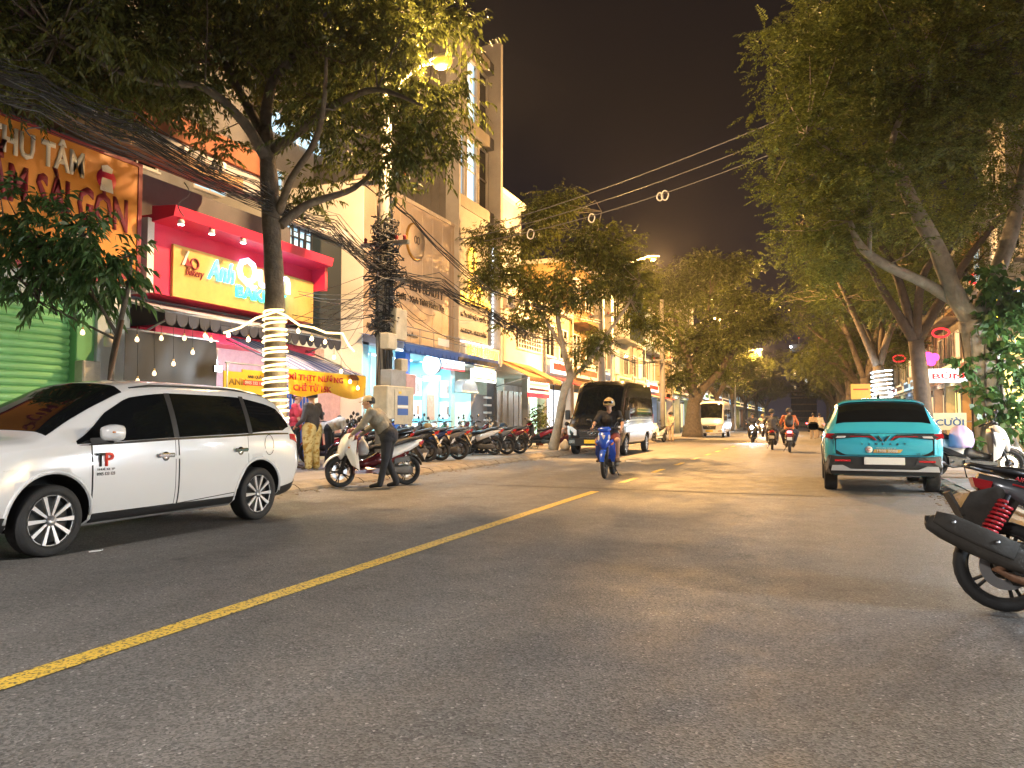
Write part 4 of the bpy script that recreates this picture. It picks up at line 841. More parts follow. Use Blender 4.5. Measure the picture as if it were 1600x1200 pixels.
def pchip(xs, ys, x):
    xs = np.asarray(xs, float); ys = np.asarray(ys, float); h = np.diff(xs); d = np.diff(ys)/h; n = len(xs); m = np.zeros(n)
    for i in range(1, n-1):
        if d[i-1]*d[i] > 0: w1 = 2*h[i]+h[i-1]; w2 = h[i]+2*h[i-1]; m[i] = (w1+w2)/(w1/d[i-1]+w2/d[i])
    m[0] = d[0]; m[-1] = d[-1]
    i = int(np.clip(np.searchsorted(xs, x)-1, 0, n-2)); t = (x-xs[i])/h[i]; t = min(1, max(0, t))
    return (2*t**3-3*t**2+1)*ys[i]+(t**3-2*t**2+t)*h[i]*m[i]+(-2*t**3+3*t**2)*ys[i+1]+(t**3-t**2)*h[i]*m[i+1]
class Loft:
    # stations: (y, zb, ws, wm, zm, wb, zbelt, wr, zr, zt)
    def __init__(s, st): s.st = sorted(st); s.ys = [a[0] for a in s.st]; s.cache = {}
    def key(s, y):
        y = round(y, 4)
        if y not in s.cache:
            v = [pchip(s.ys, [a[k] for a in s.st], y) for k in range(1, 10)]
            zb, ws, wm, zm, wb, zbelt, wr, zr, zt = v
            s.cache[y] = [(0, zb), (ws-.1, zb), (ws, zb+.07), (wm, zm), (wb, zbelt), (wr, zr), (wr*.8, zr+(zt-zr)*.72), (0, zt)]
        return s.cache[y]
    def P(s, y, t):
        k = s.key(y); i = int(min(6, max(0, math.floor(t)))); f = t-i; a, b = k[i], k[i+1]
        if i in (2, 3):                      # body side bulges a little
            q = f*(1-f)*.05 if i == 2 else f*(1-f)*.03
            return Vector((a[0]+(b[0]-a[0])*f+q, y, a[1]+(b[1]-a[1])*f))
        if i == 4: return Vector((a[0]+(b[0]-a[0])*f+f*(1-f)*.07*min(1, abs(b[1]-a[1])/.4), y, a[1]+(b[1]-a[1])*f))
        if i == 5: return Vector((a[0]+(b[0]-a[0])*f, y, a[1]+(b[1]-a[1])*(f**.75)))
        if i == 6: return Vector((a[0]+(b[0]-a[0])*f, y, a[1]+(b[1]-a[1])*(1-(1-f)**2)))
        return Vector((a[0]+(b[0]-a[0])*f, y, a[1]+(b[1]-a[1])*f))
    def N(s, y, t):
        e_ = 1e-3; y0 = max(s.ys[0], y-.01); y1 = min(s.ys[-1], y+.01)
        a = s.P(y1, t)-s.P(y0, t); b = s.P(y, min(7, t+e_))-s.P(y, max(0, t-e_)); n = a.cross(b)
        if n.length < 1e-9: return Vector((0, 0, 1))
        n.normalize()
        return n if (n.x > -1e-6 or n.z > 0) else -n
    def body(s, ny=70):
        ts = [0, .5, 1, 1.5, 2, 2.25, 2.5, 2.75, 3, 3.25, 3.5, 3.75, 4, 4.2, 4.4, 4.6, 4.8, 5, 5.2, 5.4, 5.6, 5.8, 6, 6.25, 6.5, 6.75, 7]
        ys = sorted(set([s.ys[0]+(s.ys[-1]-s.ys[0])*i/ny for i in range(ny+1)]+s.ys)); rings = []
        for y in ys:
            r = [s.P(y, t) for t in ts]; rings.append(r+[Vector((-p.x, p.y, p.z)) for p in r[-2:0:-1]])
        return rings
    def patch(s, mb, ys, tb, tt, off=.004, ny=16, nt=6, th=.012, mirror=True):
        # ys: control y; tb, tt: control ring positions of lower and upper edge
        sides = (1, -1) if mirror else (1,)
        Y = [ys[0]+(ys[-1]-ys[0])*i/ny for i in range(ny+1)]
        def rows(o):
            R_ = []
            for y in Y:
                a = np.interp(y, ys, tb) if ys[0] < ys[-1] else np.interp(-y, [-q for q in ys], tb); b = np.interp(y, ys, tt) if ys[0] < ys[-1] else np.interp(-y, [-q for q in ys], tt)
                R_.append([s.P(y, a+(b-a)*j/nt)+s.N(y, a+(b-a)*j/nt)*o for j in range(nt+1)])
            return R_
        top = rows(off); low = rows(off-th)
        for sg_ in sides:
            f = lambda G: [[Vector((p.x*sg_, p.y, p.z)) for p in r] for r in G]
            A, B = f(top), f(low); mb.grid(A, True)
            for ea, eb in ((A[0], B[0]), (A[-1], B[-1]), ([r[0] for r in A], [r[0] for r in B]), ([r[-1] for r in A], [r[-1] for r in B])): mb.grid([ea, eb], False)
        return mb
    def cross(s, mb, y0, y1, t0, t1=None, off=.004, ny=14, nt=10, th=.012, t0b=None):   # patch over the centre line: from ring t0 on one side to the other
        t0b = t0 if t0b is None else t0b
        def rows(o):
            R_ = []
            for i in range(ny+1):
                y = y0+(y1-y0)*i/ny; a = t0+(t0b-t0)*i/ny; h = [s.P(y, a+(7-a)*j/nt)+s.N(y, min(6.999, a+(7-a)*j/nt))*o for j in range(nt+1)]
                R_.append(h+[Vector((-p.x, p.y, p.z)) for p in h[-2::-1]])
            return R_
        A, B = rows(off), rows(off-th); mb.grid(A, True)
        for ea, eb in ((A[0], B[0]), (A[-1], B[-1]), ([r[0] for r in A], [r[0] for r in B]), ([r[-1] for r in A], [r[-1] for r in B])): mb.grid([ea, eb], False)
        return mb
def make_body(lf, m, parent, axles, wr, wx, trackdepth=.34):
    mb = MB().use(m); mb.rings(lf.body(), True, True); o = mb.build('body', None, parent)
    cut = MB()
    for ay in axles:
        for sg_ in (-1, 1): cut.lathe([(wr, 0), (wr, trackdepth+.4)], (sg_*(wx-trackdepth) if sg_ > 0 else -(wx+.4), ay, wr*.86), 'X', 40, smooth=False)
    cut.use('gap'); c = cut.build('cutter', 'gap', parent); 
    b_ = o.modifiers.new('b', 'BOOLEAN'); b_.operation = 'DIFFERENCE'; b_.object = c; b_.solver = 'EXACT'
    bpy.context.view_layer.update(); me = eval_mesh(o); o.modifiers.clear(); old = o.data; o.data = me; bpy.data.meshes.remove(old); bpy.data.objects.remove(c)
    if len(me.materials) < 2: me.materials.append(MATS['gap'])
    # inside of the arches is black
    for p in me.polygons:
        c_ = p.center
        for ay in axles:
            if abs(math.hypot(c_.y-ay, c_.z-wr*.86)-wr) < .02 and abs(p.normal.x) < .3 and abs(c_.x) > wx-trackdepth-.01: p.material_index = 1; p.use_smooth = False
        if abs(abs(c_.x)-(wx-trackdepth)) < .01 and abs(p.normal.x) > .9: p.material_index = 1
    return o
def wheel(parent, x, y, r, w, side, spokes=10, style='alloy', dark='alloy_dark', split=True):
    t = MB().use('rubber'); h = w/2
    t.lathe([(r*.72, -h*.9), (r*.8, -h), (r*.95, -h*.96), (r*.99, -h*.8), (r, -h*.4), (r, h*.4), (r*.99, h*.8), (r*.95, h*.96), (r*.8, h), (r*.72, h*.9)], (0, 0, 0), 'X', 36, closed=True)
    o = t.build('wheel', None, parent); o.location = (x, y, r)
    rm = MB().use(dark); ri = r*.73; xo = side*h*.8
    rm.lathe([(ri, -h*.9), (ri*.96, -h*.2), (ri*.96, h*.2), (ri, h*.9), (ri*1.0, h*.95), (ri*.9, h*.5), (ri*.9, -h*.5), (ri, -h*.95)], (0, 0, 0), 'X', 36, closed=True)
    rm.lathe([(0, -.01), (ri*.95, -.01), (ri*.95, .01), (0, .01)], (side*h*.15, 0, 0), 'X', 30, smooth=False)
    rm.use(style); rm.lathe([(ri*.99, 0), (ri*1.01, .006), (ri*.95, .012), (ri*.93, 0)], (xo, 0, 0), 'X', 36, closed=True)
    for k in range(spokes):
        for dd in ((-1, 1) if split else (0,)):
            a = 2*PI*k/spokes+dd*.09; ca, sa = math.cos(a), math.sin(a); u = Vector((0, ca, sa)); v = Vector((0, -sa, ca)); n = Vector((side, 0, 0))
            w0, w1 = (.010, .012) if split else (.010, .023)
            base = Vector((xo*.8, 0, 0)); q0 = base+u*ri*.16; q1 = Vector((xo, 0, 0))+u*ri*.96
            rm.add([q0+v*w0+n*.0, q0-v*w0, q1-v*w1, q1+v*w1, q0+v*w0+n*.018, q0-v*w0+n*.018, q1-v*w1*.8+n*.012, q1+v*w1*.8+n*.012], [(0,1,2,3),(4,7,6,5),(0,4,5,1),(1,5,6,2),(2,6,7,3),(3,7,4,0)])
    rm.lathe([(0, 0), (ri*.2, 0), (ri*.18, .02), (0, .028)], (xo*.82 if side > 0 else xo*.82-.028, 0, 0), 'X', 16)
    rm.use('lamp_chrome')
    for k in range(5): a = 2*PI*k/5; rm.lathe([(0, 0), (.011, 0), (.011, .012), (0, .012)], (xo*.9, ri*.28*math.cos(a), ri*.28*math.sin(a)), 'X', 8)
    rm.build('rim', None, o); return o
def slab(name, m, parent, *a, b=.01): return MB().bx(*a, b).build(name, m, parent)

# ---------------------------------------------------------------- white people carrier (nose to the -Y end in the scene, built nose to +Y)
car = empty('people_carrier', (-7.17, 6.30, 0), PI, 'white people carrier with tinted windows parked beside the kerb, red and black door logo', 'car')
WH = .318
L1 = Loft([(-2.24, .36, .62, .74, .62, .70, .98, .60, 1.06, 1.08), (-2.18, .30, .72, .83, .62, .79, 1.0, .66, 1.16, 1.20), (-2.08, .26, .79, .862, .62, .83, 1.02, .66, 1.28, 1.34), (-1.9, .24, .82, .874, .62, .85, 1.03, .665, 1.42, 1.5), (-1.6, .22, .83, .878, .62, .857, 1.03, .66, 1.50, 1.6),
           (-.9, .21, .835, .88, .6, .862, 1.015, .67, 1.54, 1.65), (-.1, .21, .835, .878, .6, .862, 1.0, .67, 1.535, 1.655), (.4, .21, .835, .876, .6, .86, .985, .66, 1.49, 1.61), (.75, .21, .83, .875, .6, .857, .975, .665, 1.355, 1.46),
           (1.1, .21, .83, .875, .6, .853, .968, .70, 1.19, 1.28), (1.38, .21, .83, .873, .6, .845, .962, .76, 1.05, 1.11), (1.5, .21, .828, .872, .6, .84, .955, .78, 1.005, 1.065), (1.8, .22, .81, .85, .6, .80, .92, .73, .975, 1.03), (2.05, .24, .76, .79, .6, .73, .85, .66, .92, .965), (2.18, .27, .66, .69, .58, .63, .78, .56, .84, .875), (2.235, .32, .5, .53, .56, .5, .7, .44, .75, .77)])
make_body(L1, 'car_white', car, (1.375, -1.375), .392, .885)
mb = MB().use('window_tint'); L1.patch(mb, [-2.0, -1.85, -1.2, -.1, .45, .75, 1.12], [4.3, 4.12, 4.06, 4.05, 4.05, 4.06, 4.08], [4.45, 4.78, 4.9, 4.93, 4.9, 4.78, 4.22], .006, 40, 8); sw = build_lr(mb, 'side_window', car)[0]
mb = MB().use('trim_black')
for yy in (-.06, -1.22): mb = MB().use('trim_black'); L1.patch(mb, [yy-.035, yy+.035], [4.05, 4.05], [4.93, 4.93], .009, 2, 8); build_lr(mb, 'window_pillar', sw)
mb = MB().use('chrome'); L1.patch(mb, [-1.95, 1.1], [4.0, 4.0], [4.045, 4.045], .007, 40, 1); build_lr(mb, 'window_trim', sw)
mb = MB().use('window_tint'); L1.cross(mb, .47, 1.36, 5.12, None, .005, 18, 10, t0b=5.12); mb.build('windscreen', None, car)
mb = MB().use('window_tint'); L1.cross(mb, -2.1, -1.72, 5.25, None, .005, 8, 10); mb.build('rear_window', None, car)
for a, b_, nm in ((-.03, .97, 'front'), (-1.16, -.09, 'rear')):
    yk = [a, a+.06, a+.13, a+.175, b_]; tk = [3.2, 3.0, 2.7, 2.3, 2.16] if a < -1 else [2.16]*5
    g = MB().use('gap'); L1.patch(g, [a-.012]+yk[1:4]+[b_+.012], [q-.035 for q in tk], [4.02]*5, .002, 40, 10); build_lr(g, 'door_gap', car)
    d = MB().use('car_white'); L1.patch(d, yk, tk, [4.0]*5, .006, 40, 10)
    dp = build_lr(d, 'door', car)
    for sg_, do in ((1, dp[0]), (-1, dp[1])):
        hd = MB().use('chrome'); yy = a+.14; p_ = L1.P(yy, 3.62); x_ = sg_*(p_.x+.028); hd.bx(x_-.012, x_+.012, yy-.11, yy+.11, p_.z-.022, p_.z+.022, .01)
        x_ = sg_*(p_.x+.012); hd.lathe([(0, -.006), (.048, -.006), (.05, 0), (.048, .006), (0, .006)], (x_, yy, p_.z-.01), 'X', 16)
        hd.build('handle', None, do)
mb = MB().use('car_white'); L1.patch(mb, [-1.9, -1.2, 1.0, 1.8], [3.56, 3.5, 3.5, 3.55], [3.57, 3.6, 3.58, 3.56], .012, 40, 4); build_lr(mb, 'shoulder_crease', car)
mb = MB().use('trim_black'); L1.patch(mb, [-.95, .95], [1.55, 1.55], [2.14, 2.14], .012, 20, 3); build_lr(mb, 'sill_trim', car)
mb = MB().use('trim_black'); L1.patch(mb, [-2.2, -1.78], [1.4, 1.4], [2.3, 2.2], .01, 8, 4); L1.patch(mb, [1.77, 2.2], [1.4, 1.4], [2.3, 2.35], .01, 8, 4); build_lr(mb, 'bumper_trim', car)
for ay in (1.375, -1.375):
    mb = MB().use('car_white')
    for sg_ in (-1, 1):                                  # fender flare following the wheel arch
        rings = []
        for k in range(19):
            a = R(-2)+R(184)*k/18; yy, zz = ay+math.cos(a)*.4, .337+math.sin(a)*.4
            t_ = np.interp(zz, [.28, .6, 1.0], [2, 3, 4]); xx = L1.P(yy, t_).x
            y2, z2 = ay+math.cos(a)*.425, .337+math.sin(a)*.425; x2 = L1.P(y2, np.interp(z2, [.28, .6, 1.0], [2, 3, 4])).x
            rings.append([Vector((sg_*(xx-.03), yy, zz)), Vector((sg_*(xx+.012), yy, zz)), Vector((sg_*(x2+.008), y2, z2)), Vector((sg_*(x2-.02), y2, z2))])
        mb.rings(rings, True, True)
    build_lr(mb, 'fender_flare', car)
for sx_ in (-1, 1):
    for ay in (1.375, -1.375): wheel(car, sx_*.775, ay, WH, .205, sx_, 10, split=False)
    # mirrors, lamps
    mr = MB().use('car_white'); mr.sweep([(1.0, 1.08, .02, .04), (.97, 1.085, .16, .13), (.9, 1.09, .21, .16), (.84, 1.09, .2, .15), (.82, 1.09, .12, .1)], 14, 3, x0=sx_*1.03); mo = mr.build('mirror', None, car)
    MB().use('trim_black').hull([(sx_*.84, .98, .98), (sx_*.84, .86, .98), (sx_*.84, .98, 1.04), (sx_*.98, .93, 1.0), (sx_*.98, .87, 1.0), (sx_*.98, .9, 1.05), (sx_*1.04, .9, .99), (sx_*1.04, .86, 1.03)]).build('mirror_foot', None, mo)
    MB().use('amber_lens').bx(sx_*1.05, sx_*1.135, .955, .97, 1.09, 1.105).build('indicator', None, mo)
    h_ = MB().use('lamp_chrome'); L1.patch(h_, [1.86, 2.16], [3.55, 3.5], [4.05, 4.3], .008, 8, 5, mirror=False) if sx_ > 0 else L1.patch(h_, [1.86, 2.16], [3.55, 3.5], [4.05, 4.3], .008, 8, 5)
    if sx_ < 0: build_lr(h_, 'headlight', car)
    tl = MB().use('red_lens'); L1.patch(tl, [-2.2, -1.98], [3.75, 3.85], [4.02, 4.02], .012, 6, 3)
    if sx_ < 0: build_lr(tl, 'tail_light', car)
rr = MB().use('trim_black')
for sg_ in (-1, 1): rr.tube([L1.P(yy, 5.4)*1 if sg_ > 0 else Vector((-L1.P(yy, 5.4).x, yy, L1.P(yy, 5.4).z)) for yy in (-1.7, -1.2, -.5, .1, .35)], [.012, .02, .02, .02, .01], 6)
build_lr(rr, 'roof_rail', car)
gr = MB().use('trim_black').bx(-.55, .55, 2.17, 2.25, .35, .72, .02).build('grille', None, car); MB().use('plate_white').bx(-.26, .26, 2.25, 2.262, .42, .53, .004).build('number_plate', None, car)
MB().use('plate_white').bx(-.26, .26, -2.262, -2.25, .78, .9, .004).build('number_plate', None, car)
fc = MB().use('gap'); p_ = L1.P(-1.55, 3.75); fc.tube([Vector((-(L1.P(-1.55+.085*math.cos(a), 3.7+.3*math.sin(a)).x+.006), -1.55+.085*math.cos(a), L1.P(-1.55, 3.7+.3*math.sin(a)).z)) for a in [2*PI*k/20 for k in range(20)]], .003, 4, closed=True); fc.build('fuel_flap', None, car)
# door logo, on the side that faces the road (local -X... car is turned round, so local -X faces +X of the street)
def car_text(car_, s, w, h, lx, ly, lz, m, bold=0., depth=.004, right=(0, -1, 0)):
    me = text_mesh(s, w, h, depth, bold); me.materials.append(MATS[m]); o = link(bpy.data.objects.new('lettering', me), car_); o.matrix_local = basis(o, (lx, ly, lz), right, (0, 0, 1)); return o
px_ = -(L1.P(.86, 3.45).x+.012)
car_text(car, 'T', .1, .13, px_, .90, .835, 'black_plastic', .03); car_text(car, 'P', .1, .13, px_, .80, .835, 'red_letter', .03); car_text(car, 'THUÊ XE TP', .2, .025, px_-.002, .84, .745, 'black_plastic'); car_text(car, '0905 123 123', .2, .03, px_-.004, .84, .70, 'black_plastic')

# ---------------------------------------------------------------- teal crossover, tail towards the camera
tc_ = empty('crossover', (1.10, 16.1, 0), 0, 'teal crossover parked at the kerb, its tail with a black bumper and blank white plate', 'car')
L2 = Loft([(-2.14, .44, .62, .76, .70, .74, .98, .70, 1.00, 1.02), (-2.10, .38, .72, .83, .70, .81, 1.02, .74, 1.06, 1.09), (-2.02, .33, .80, .875, .70, .85, 1.05, .72, 1.16, 1.20), (-1.85, .29, .84, .90, .70, .875, 1.06, .68, 1.34, 1.40), (-1.6, .26, .85, .905, .68, .88, 1.05, .665, 1.46, 1.54),
           (-.9, .24, .85, .905, .66, .88, 1.03, .67, 1.50, 1.61), (-.1, .24, .85, .90, .65, .875, 1.01, .67, 1.5, 1.62), (.35, .24, .85, .90, .65, .872, 1.0, .665, 1.46, 1.58), (.75, .24, .85, .90, .65, .87, .99, .68, 1.32, 1.42), (1.15, .24, .85, .898, .65, .865, .985, .73, 1.12, 1.2),
           (1.32, .24, .85, .897, .65, .86, .98, .77, 1.04, 1.1), (1.7, .26, .83, .87, .65, .82, .95, .75, 1.0, 1.05), (1.98, .28, .77, .8, .65, .74, .88, .68, .93, .97), (2.1, .32, .66, .69, .62, .62, .8, .56, .84, .87), (2.15, .38, .5, .53, .6, .5, .72, .44, .76, .78)])
make_body(L2, 'car_teal', tc_, (1.3, -1.3), .395, .91)
mb = MB().use('window_tint'); L2.patch(mb, [-1.75, -1.5, -.9, .3, .75, 1.1], [4.4, 4.12, 4.06, 4.05, 4.06, 4.1], [4.55, 4.85, 4.92, 4.92, 4.75, 4.25], .006, 36, 8); sw = build_lr(mb, 'side_window', tc_)[0]
mb = MB().use('car_teal'); L2.patch(mb, [-.74, -.66], [4.05, 4.05], [4.93, 4.93], .01, 2, 8); build_lr(mb, 'window_pillar', sw)
mb = MB().use('window_tint'); L2.cross(mb, .42, 1.28, 5.12, None, .005, 18, 10); mb.build('windscreen', None, tc_)
mb = MB().use('window_tint'); L2.cross(mb, -2.03, -1.63, 5.1, None, .007, 14, 10); rw = mb.build('rear_window', None, tc_)
mb = MB().use('car_teal'); L2.cross(mb, -1.66, -1.5, 5.1, None, .03, 4, 10); mb.build('roof_spoiler', None, tc_)
MB().use('black_plastic').hull([(-.03, -1.3, 1.6), (.03, -1.3, 1.6), (-.02, -1.15, 1.6), (.02, -1.15, 1.6), (0, -1.33, 1.68), (0, -1.27, 1.68)]).build('antenna', None, tc_)
MB().use('red_lens').bx(-.22, .22, -1.665, -1.66, 1.535, 1.55).build('brake_light', None, tc_)
mb = MB().use('gap')
for a, b_ in ((-1.02, -.06), (0, .98)): L2.patch(mb, [a-.012, b_+.012], [2.2, 2.2], [4.02, 4.02], .002, 14, 8)
build_lr(mb, 'door_gap', tc_)
for a, b_ in ((-1.02, -.06), (0, .98)):
    d = MB().use('car_teal'); L2.patch(d, [a, b_], [2.24, 2.24], [4.0, 4.0], .006, 14, 8); dp = build_lr(d, 'door', tc_)
    for sg_, do in ((1, dp[0]), (-1, dp[1])):
        p_ = L2.P(a+.14, 3.7); MB().use('car_teal').bx(sg_*(p_.x+.014), sg_*(p_.x+.036), a+.04, a+.26, p_.z-.02, p_.z+.02, .008).build('handle', None, do)
mb = MB().use('trim_black'); L2.patch(mb, [-2.1, -1.72], [1.3, 1.3], [2.5, 2.35], .014, 8, 5); L2.patch(mb, [-.88, .88], [1.4, 1.4], [2.22, 2.22], .016, 16, 4); build_lr(mb, 'lower_cladding', tc_)
for ay in (1.3, -1.3):
    mb = MB().use('trim_black')
    for sg_ in (-1, 1):
        rings = []
        for k in range(19):
            a = R(-6)+R(192)*k/18; yy, zz = ay+math.cos(a)*.4, .34+math.sin(a)*.395; xx = L2.P(max(-2.12, min(2.1, yy)), np.interp(zz, [.33, .68, 1.02], [2, 3, 4])).x; y2, z2 = ay+math.cos(a)*.46, .34+math.sin(a)*.455; x2 = L2.P(max(-2.12, min(2.1, y2)), np.interp(z2, [.33, .68, 1.02], [2, 3, 4])).x
            rings.append([Vector((sg_*(xx-.03), yy, zz)), Vector((sg_*(xx+.02), yy, zz)), Vector((sg_*(x2+.014), y2, z2)), Vector((sg_*(x2-.02), y2, z2))])
        mb.rings(rings, True, True)
    build_lr(mb, 'arch_trim', tc_)
for sx_ in (-1, 1):
    for ay in (1.3, -1.3): wheel(tc_, sx_*.79, ay, .335, .215, sx_, 5)
    mr = MB().use('trim_black'); mr.sweep([(.92, 1.08, .03, .05), (.88, 1.09, .17, .14), (.8, 1.1, .22, .17), (.76, 1.1, .2, .15), (.745, 1.1, .14, .1)], 14, 3, x0=sx_*1.06); mo = mr.build('mirror', None, tc_); MB().use('trim_black').hull([(sx_*.86, .9, .98), (sx_*.86, .78, .98), (sx_*.86, .9, 1.05), (sx_*1.0, .84, 1.03), (sx_*1.0, .8, 1.03), (sx_*1.0, .82, 1.08)]).build('mirror_foot', None, mo)
    MB().use('glass_dark').bx(sx_*1.06-.085, sx_*1.06+.085, .738, .744, 1.04, 1.15, .002).build('mirror_glass', None, mo)
# tail: everything sits on real steps behind the body's end
def tailx(z): return {0: .74}.get(z, .8)
tg = MB().use('gap'); tg.prism([(-.735, 1.0), (-.72, .66), (-.64, .635), (.64, .635), (.72, .66), (.735, 1.0)], 'Y', -2.158, -2.12); tg.build('tailgate_gap', None, tc_)
tgm = MB().use('car_teal'); rows = []
for i in range(9):
    z = .645+(1.035-.645)*i/8; d = -2.163-.03*math.sin(PI*min(1, (z-.6)/.42))*1.0+(.05*max(0, (z-.98)/.055))
    rows.append([(x, d+.03*(abs(x)/.72)**3, z) for x in [-.715+1.43*j/14 for j in range(15)]])
tgm.plate(rows, (0, -1, 0), .04); tgo = tgm.build('tailgate', None, tc_)
bp_ = MB().use('car_teal')                           # bumper corners
for sg_ in (-1, 1): bp_.hull([(sg_*.745, -2.1, 1.0), (sg_*.745, -2.165, .95), (sg_*.735, -2.175, .66), (sg_*.83, -2.06, .98), (sg_*.86, -2.03, .66), (sg_*.72, -2.0, .6), (sg_*.88, -1.9, .6), (sg_*.86, -1.9, 1.0), (sg_*.7, -2.1, .62)])
build_lr(bp_, 'rear_quarter', tc_)
bm_ = MB().use('trim_black'); bm_.hull([(sx_*.86, -2.0, .62) for sx_ in (-1, 1)]+[(sx_*.8, -2.17, .62) for sx_ in (-1, 1)]+[(sx_*.84, -2.2, .45) for sx_ in (-1, 1)]+[(sx_*.8, -2.16, .32) for sx_ in (-1, 1)]+[(sx_*.88, -1.9, .34) for sx_ in (-1, 1)]+[(sx_*.6, -2.22, .6) for sx_ in (-1, 1)]); bm_.build('bumper', None, tc_)
sk = MB().use('skid_silver')
sk.prism([(-.8, .385), (-.78, .47), (-.62, .475), (-.5, .415), (.5, .415), (.62, .475), (.78, .47), (.8, .385)], 'Y', -2.235, -2.17); sk.build('skid_plate', None, tc_)
for sg_ in (-1, 1): MB().use('trim_black').hull([(sg_*.84, -2.12, .64), (sg_*.5, -2.235, .6), (sg_*.45, -2.235, .49), (sg_*.82, -2.19, .48), (sg_*.84, -2.05, .48), (sg_*.5, -2.1, .6)]).build('bumper_pod', None, tc_); MB().use('red_lens').bx(sg_*.5, sg_*.74, -2.243, -2.2, .535, .565, .004).build('reflector', None, tc_)
MB().use('plate_white').bx(-.3, .3, -2.25, -2.236, .49, .61, .006).build('number_plate', None, tc_)
# lamp bar with the wing emblem
for sg_ in (-1, 1):
    MB().use('black_plastic').prism([(sg_*.13, .925), (sg_*.2, .985), (sg_*.72, .985), (sg_*.8, .94), (sg_*.72, .905), (sg_*.45, .93), (sg_*.25, .945), (sg_*.15, .885), (sg_*.1, .885)], 'Y', -2.206, -2.16).build('lamp_bar', None, tc_)
    MB().use('red_lens').prism([(sg_*.72, .99), (sg_*.86, 1.0), (sg_*.88, .93), (sg_*.78, .9), (sg_*.7, .91)], 'Y', -2.15, -2.0).build('tail_light', None, tc_); MB().use('clear_lens').prism([(sg_*.56, .955), (sg_*.7, .955), (sg_*.72, .92), (sg_*.58, .925)], 'Y', -2.213, -2.2).build('lamp_lens', None, tc_)
    MB().use('chrome').prism([(sg_*.012, .885), (sg_*.075, .965), (sg_*.095, .965), (sg_*.03, .87)], 'Y', -2.226, -2.19).build('emblem', None, tc_); MB().use('red_lens').prism([(sg_*.1, .89), (sg_*.16, .95), (sg_*.5, .955), (sg_*.5, .945), (sg_*.17, .935), (sg_*.12, .885)], 'Y', -2.212, -2.2).build('light_strip', None, tc_)
def tail_text(s, w, h, x, z, m, bold=0., y=-2.2): return car_text(tc_, s, w, h, x, y, z, m, bold, .006, (1, 0, 0))
for i, ch in enumerate('VINFAST'): tail_text(ch, .008 if ch == 'I' else .035, .034, -.32+i*.105, .825, 'dark_metal', .01, -2.197)
tail_text('VF e34', .16, .03, .55, .668, 'dark_metal', .0, -2.2)
st = MB().use('plate_white'); st.lathe([(0, 0), (.055, 0), (.055, .004), (0, .004)], (-.22, -2.2, .735), 'Y', 20); st.build('sticker_disc', None, tc_); tail_text('C', .045, .05, -.22, .735, 'red_letter', .02, -2.205)
MB().use('sign_gold').prism([(-.16, .685), (.24, .685), (.28, .74), (-.14, .74)], 'Y', -2.206, -2.196).build('sticker_band', None, tc_); tail_text('1900 2088', .3, .042, .05, .713, 'plate_white', .01, -2.211); tail_text('TỔNG ĐÀI XANH SM', .3, .022, .03, .765, 'plate_white', .0, -2.2)

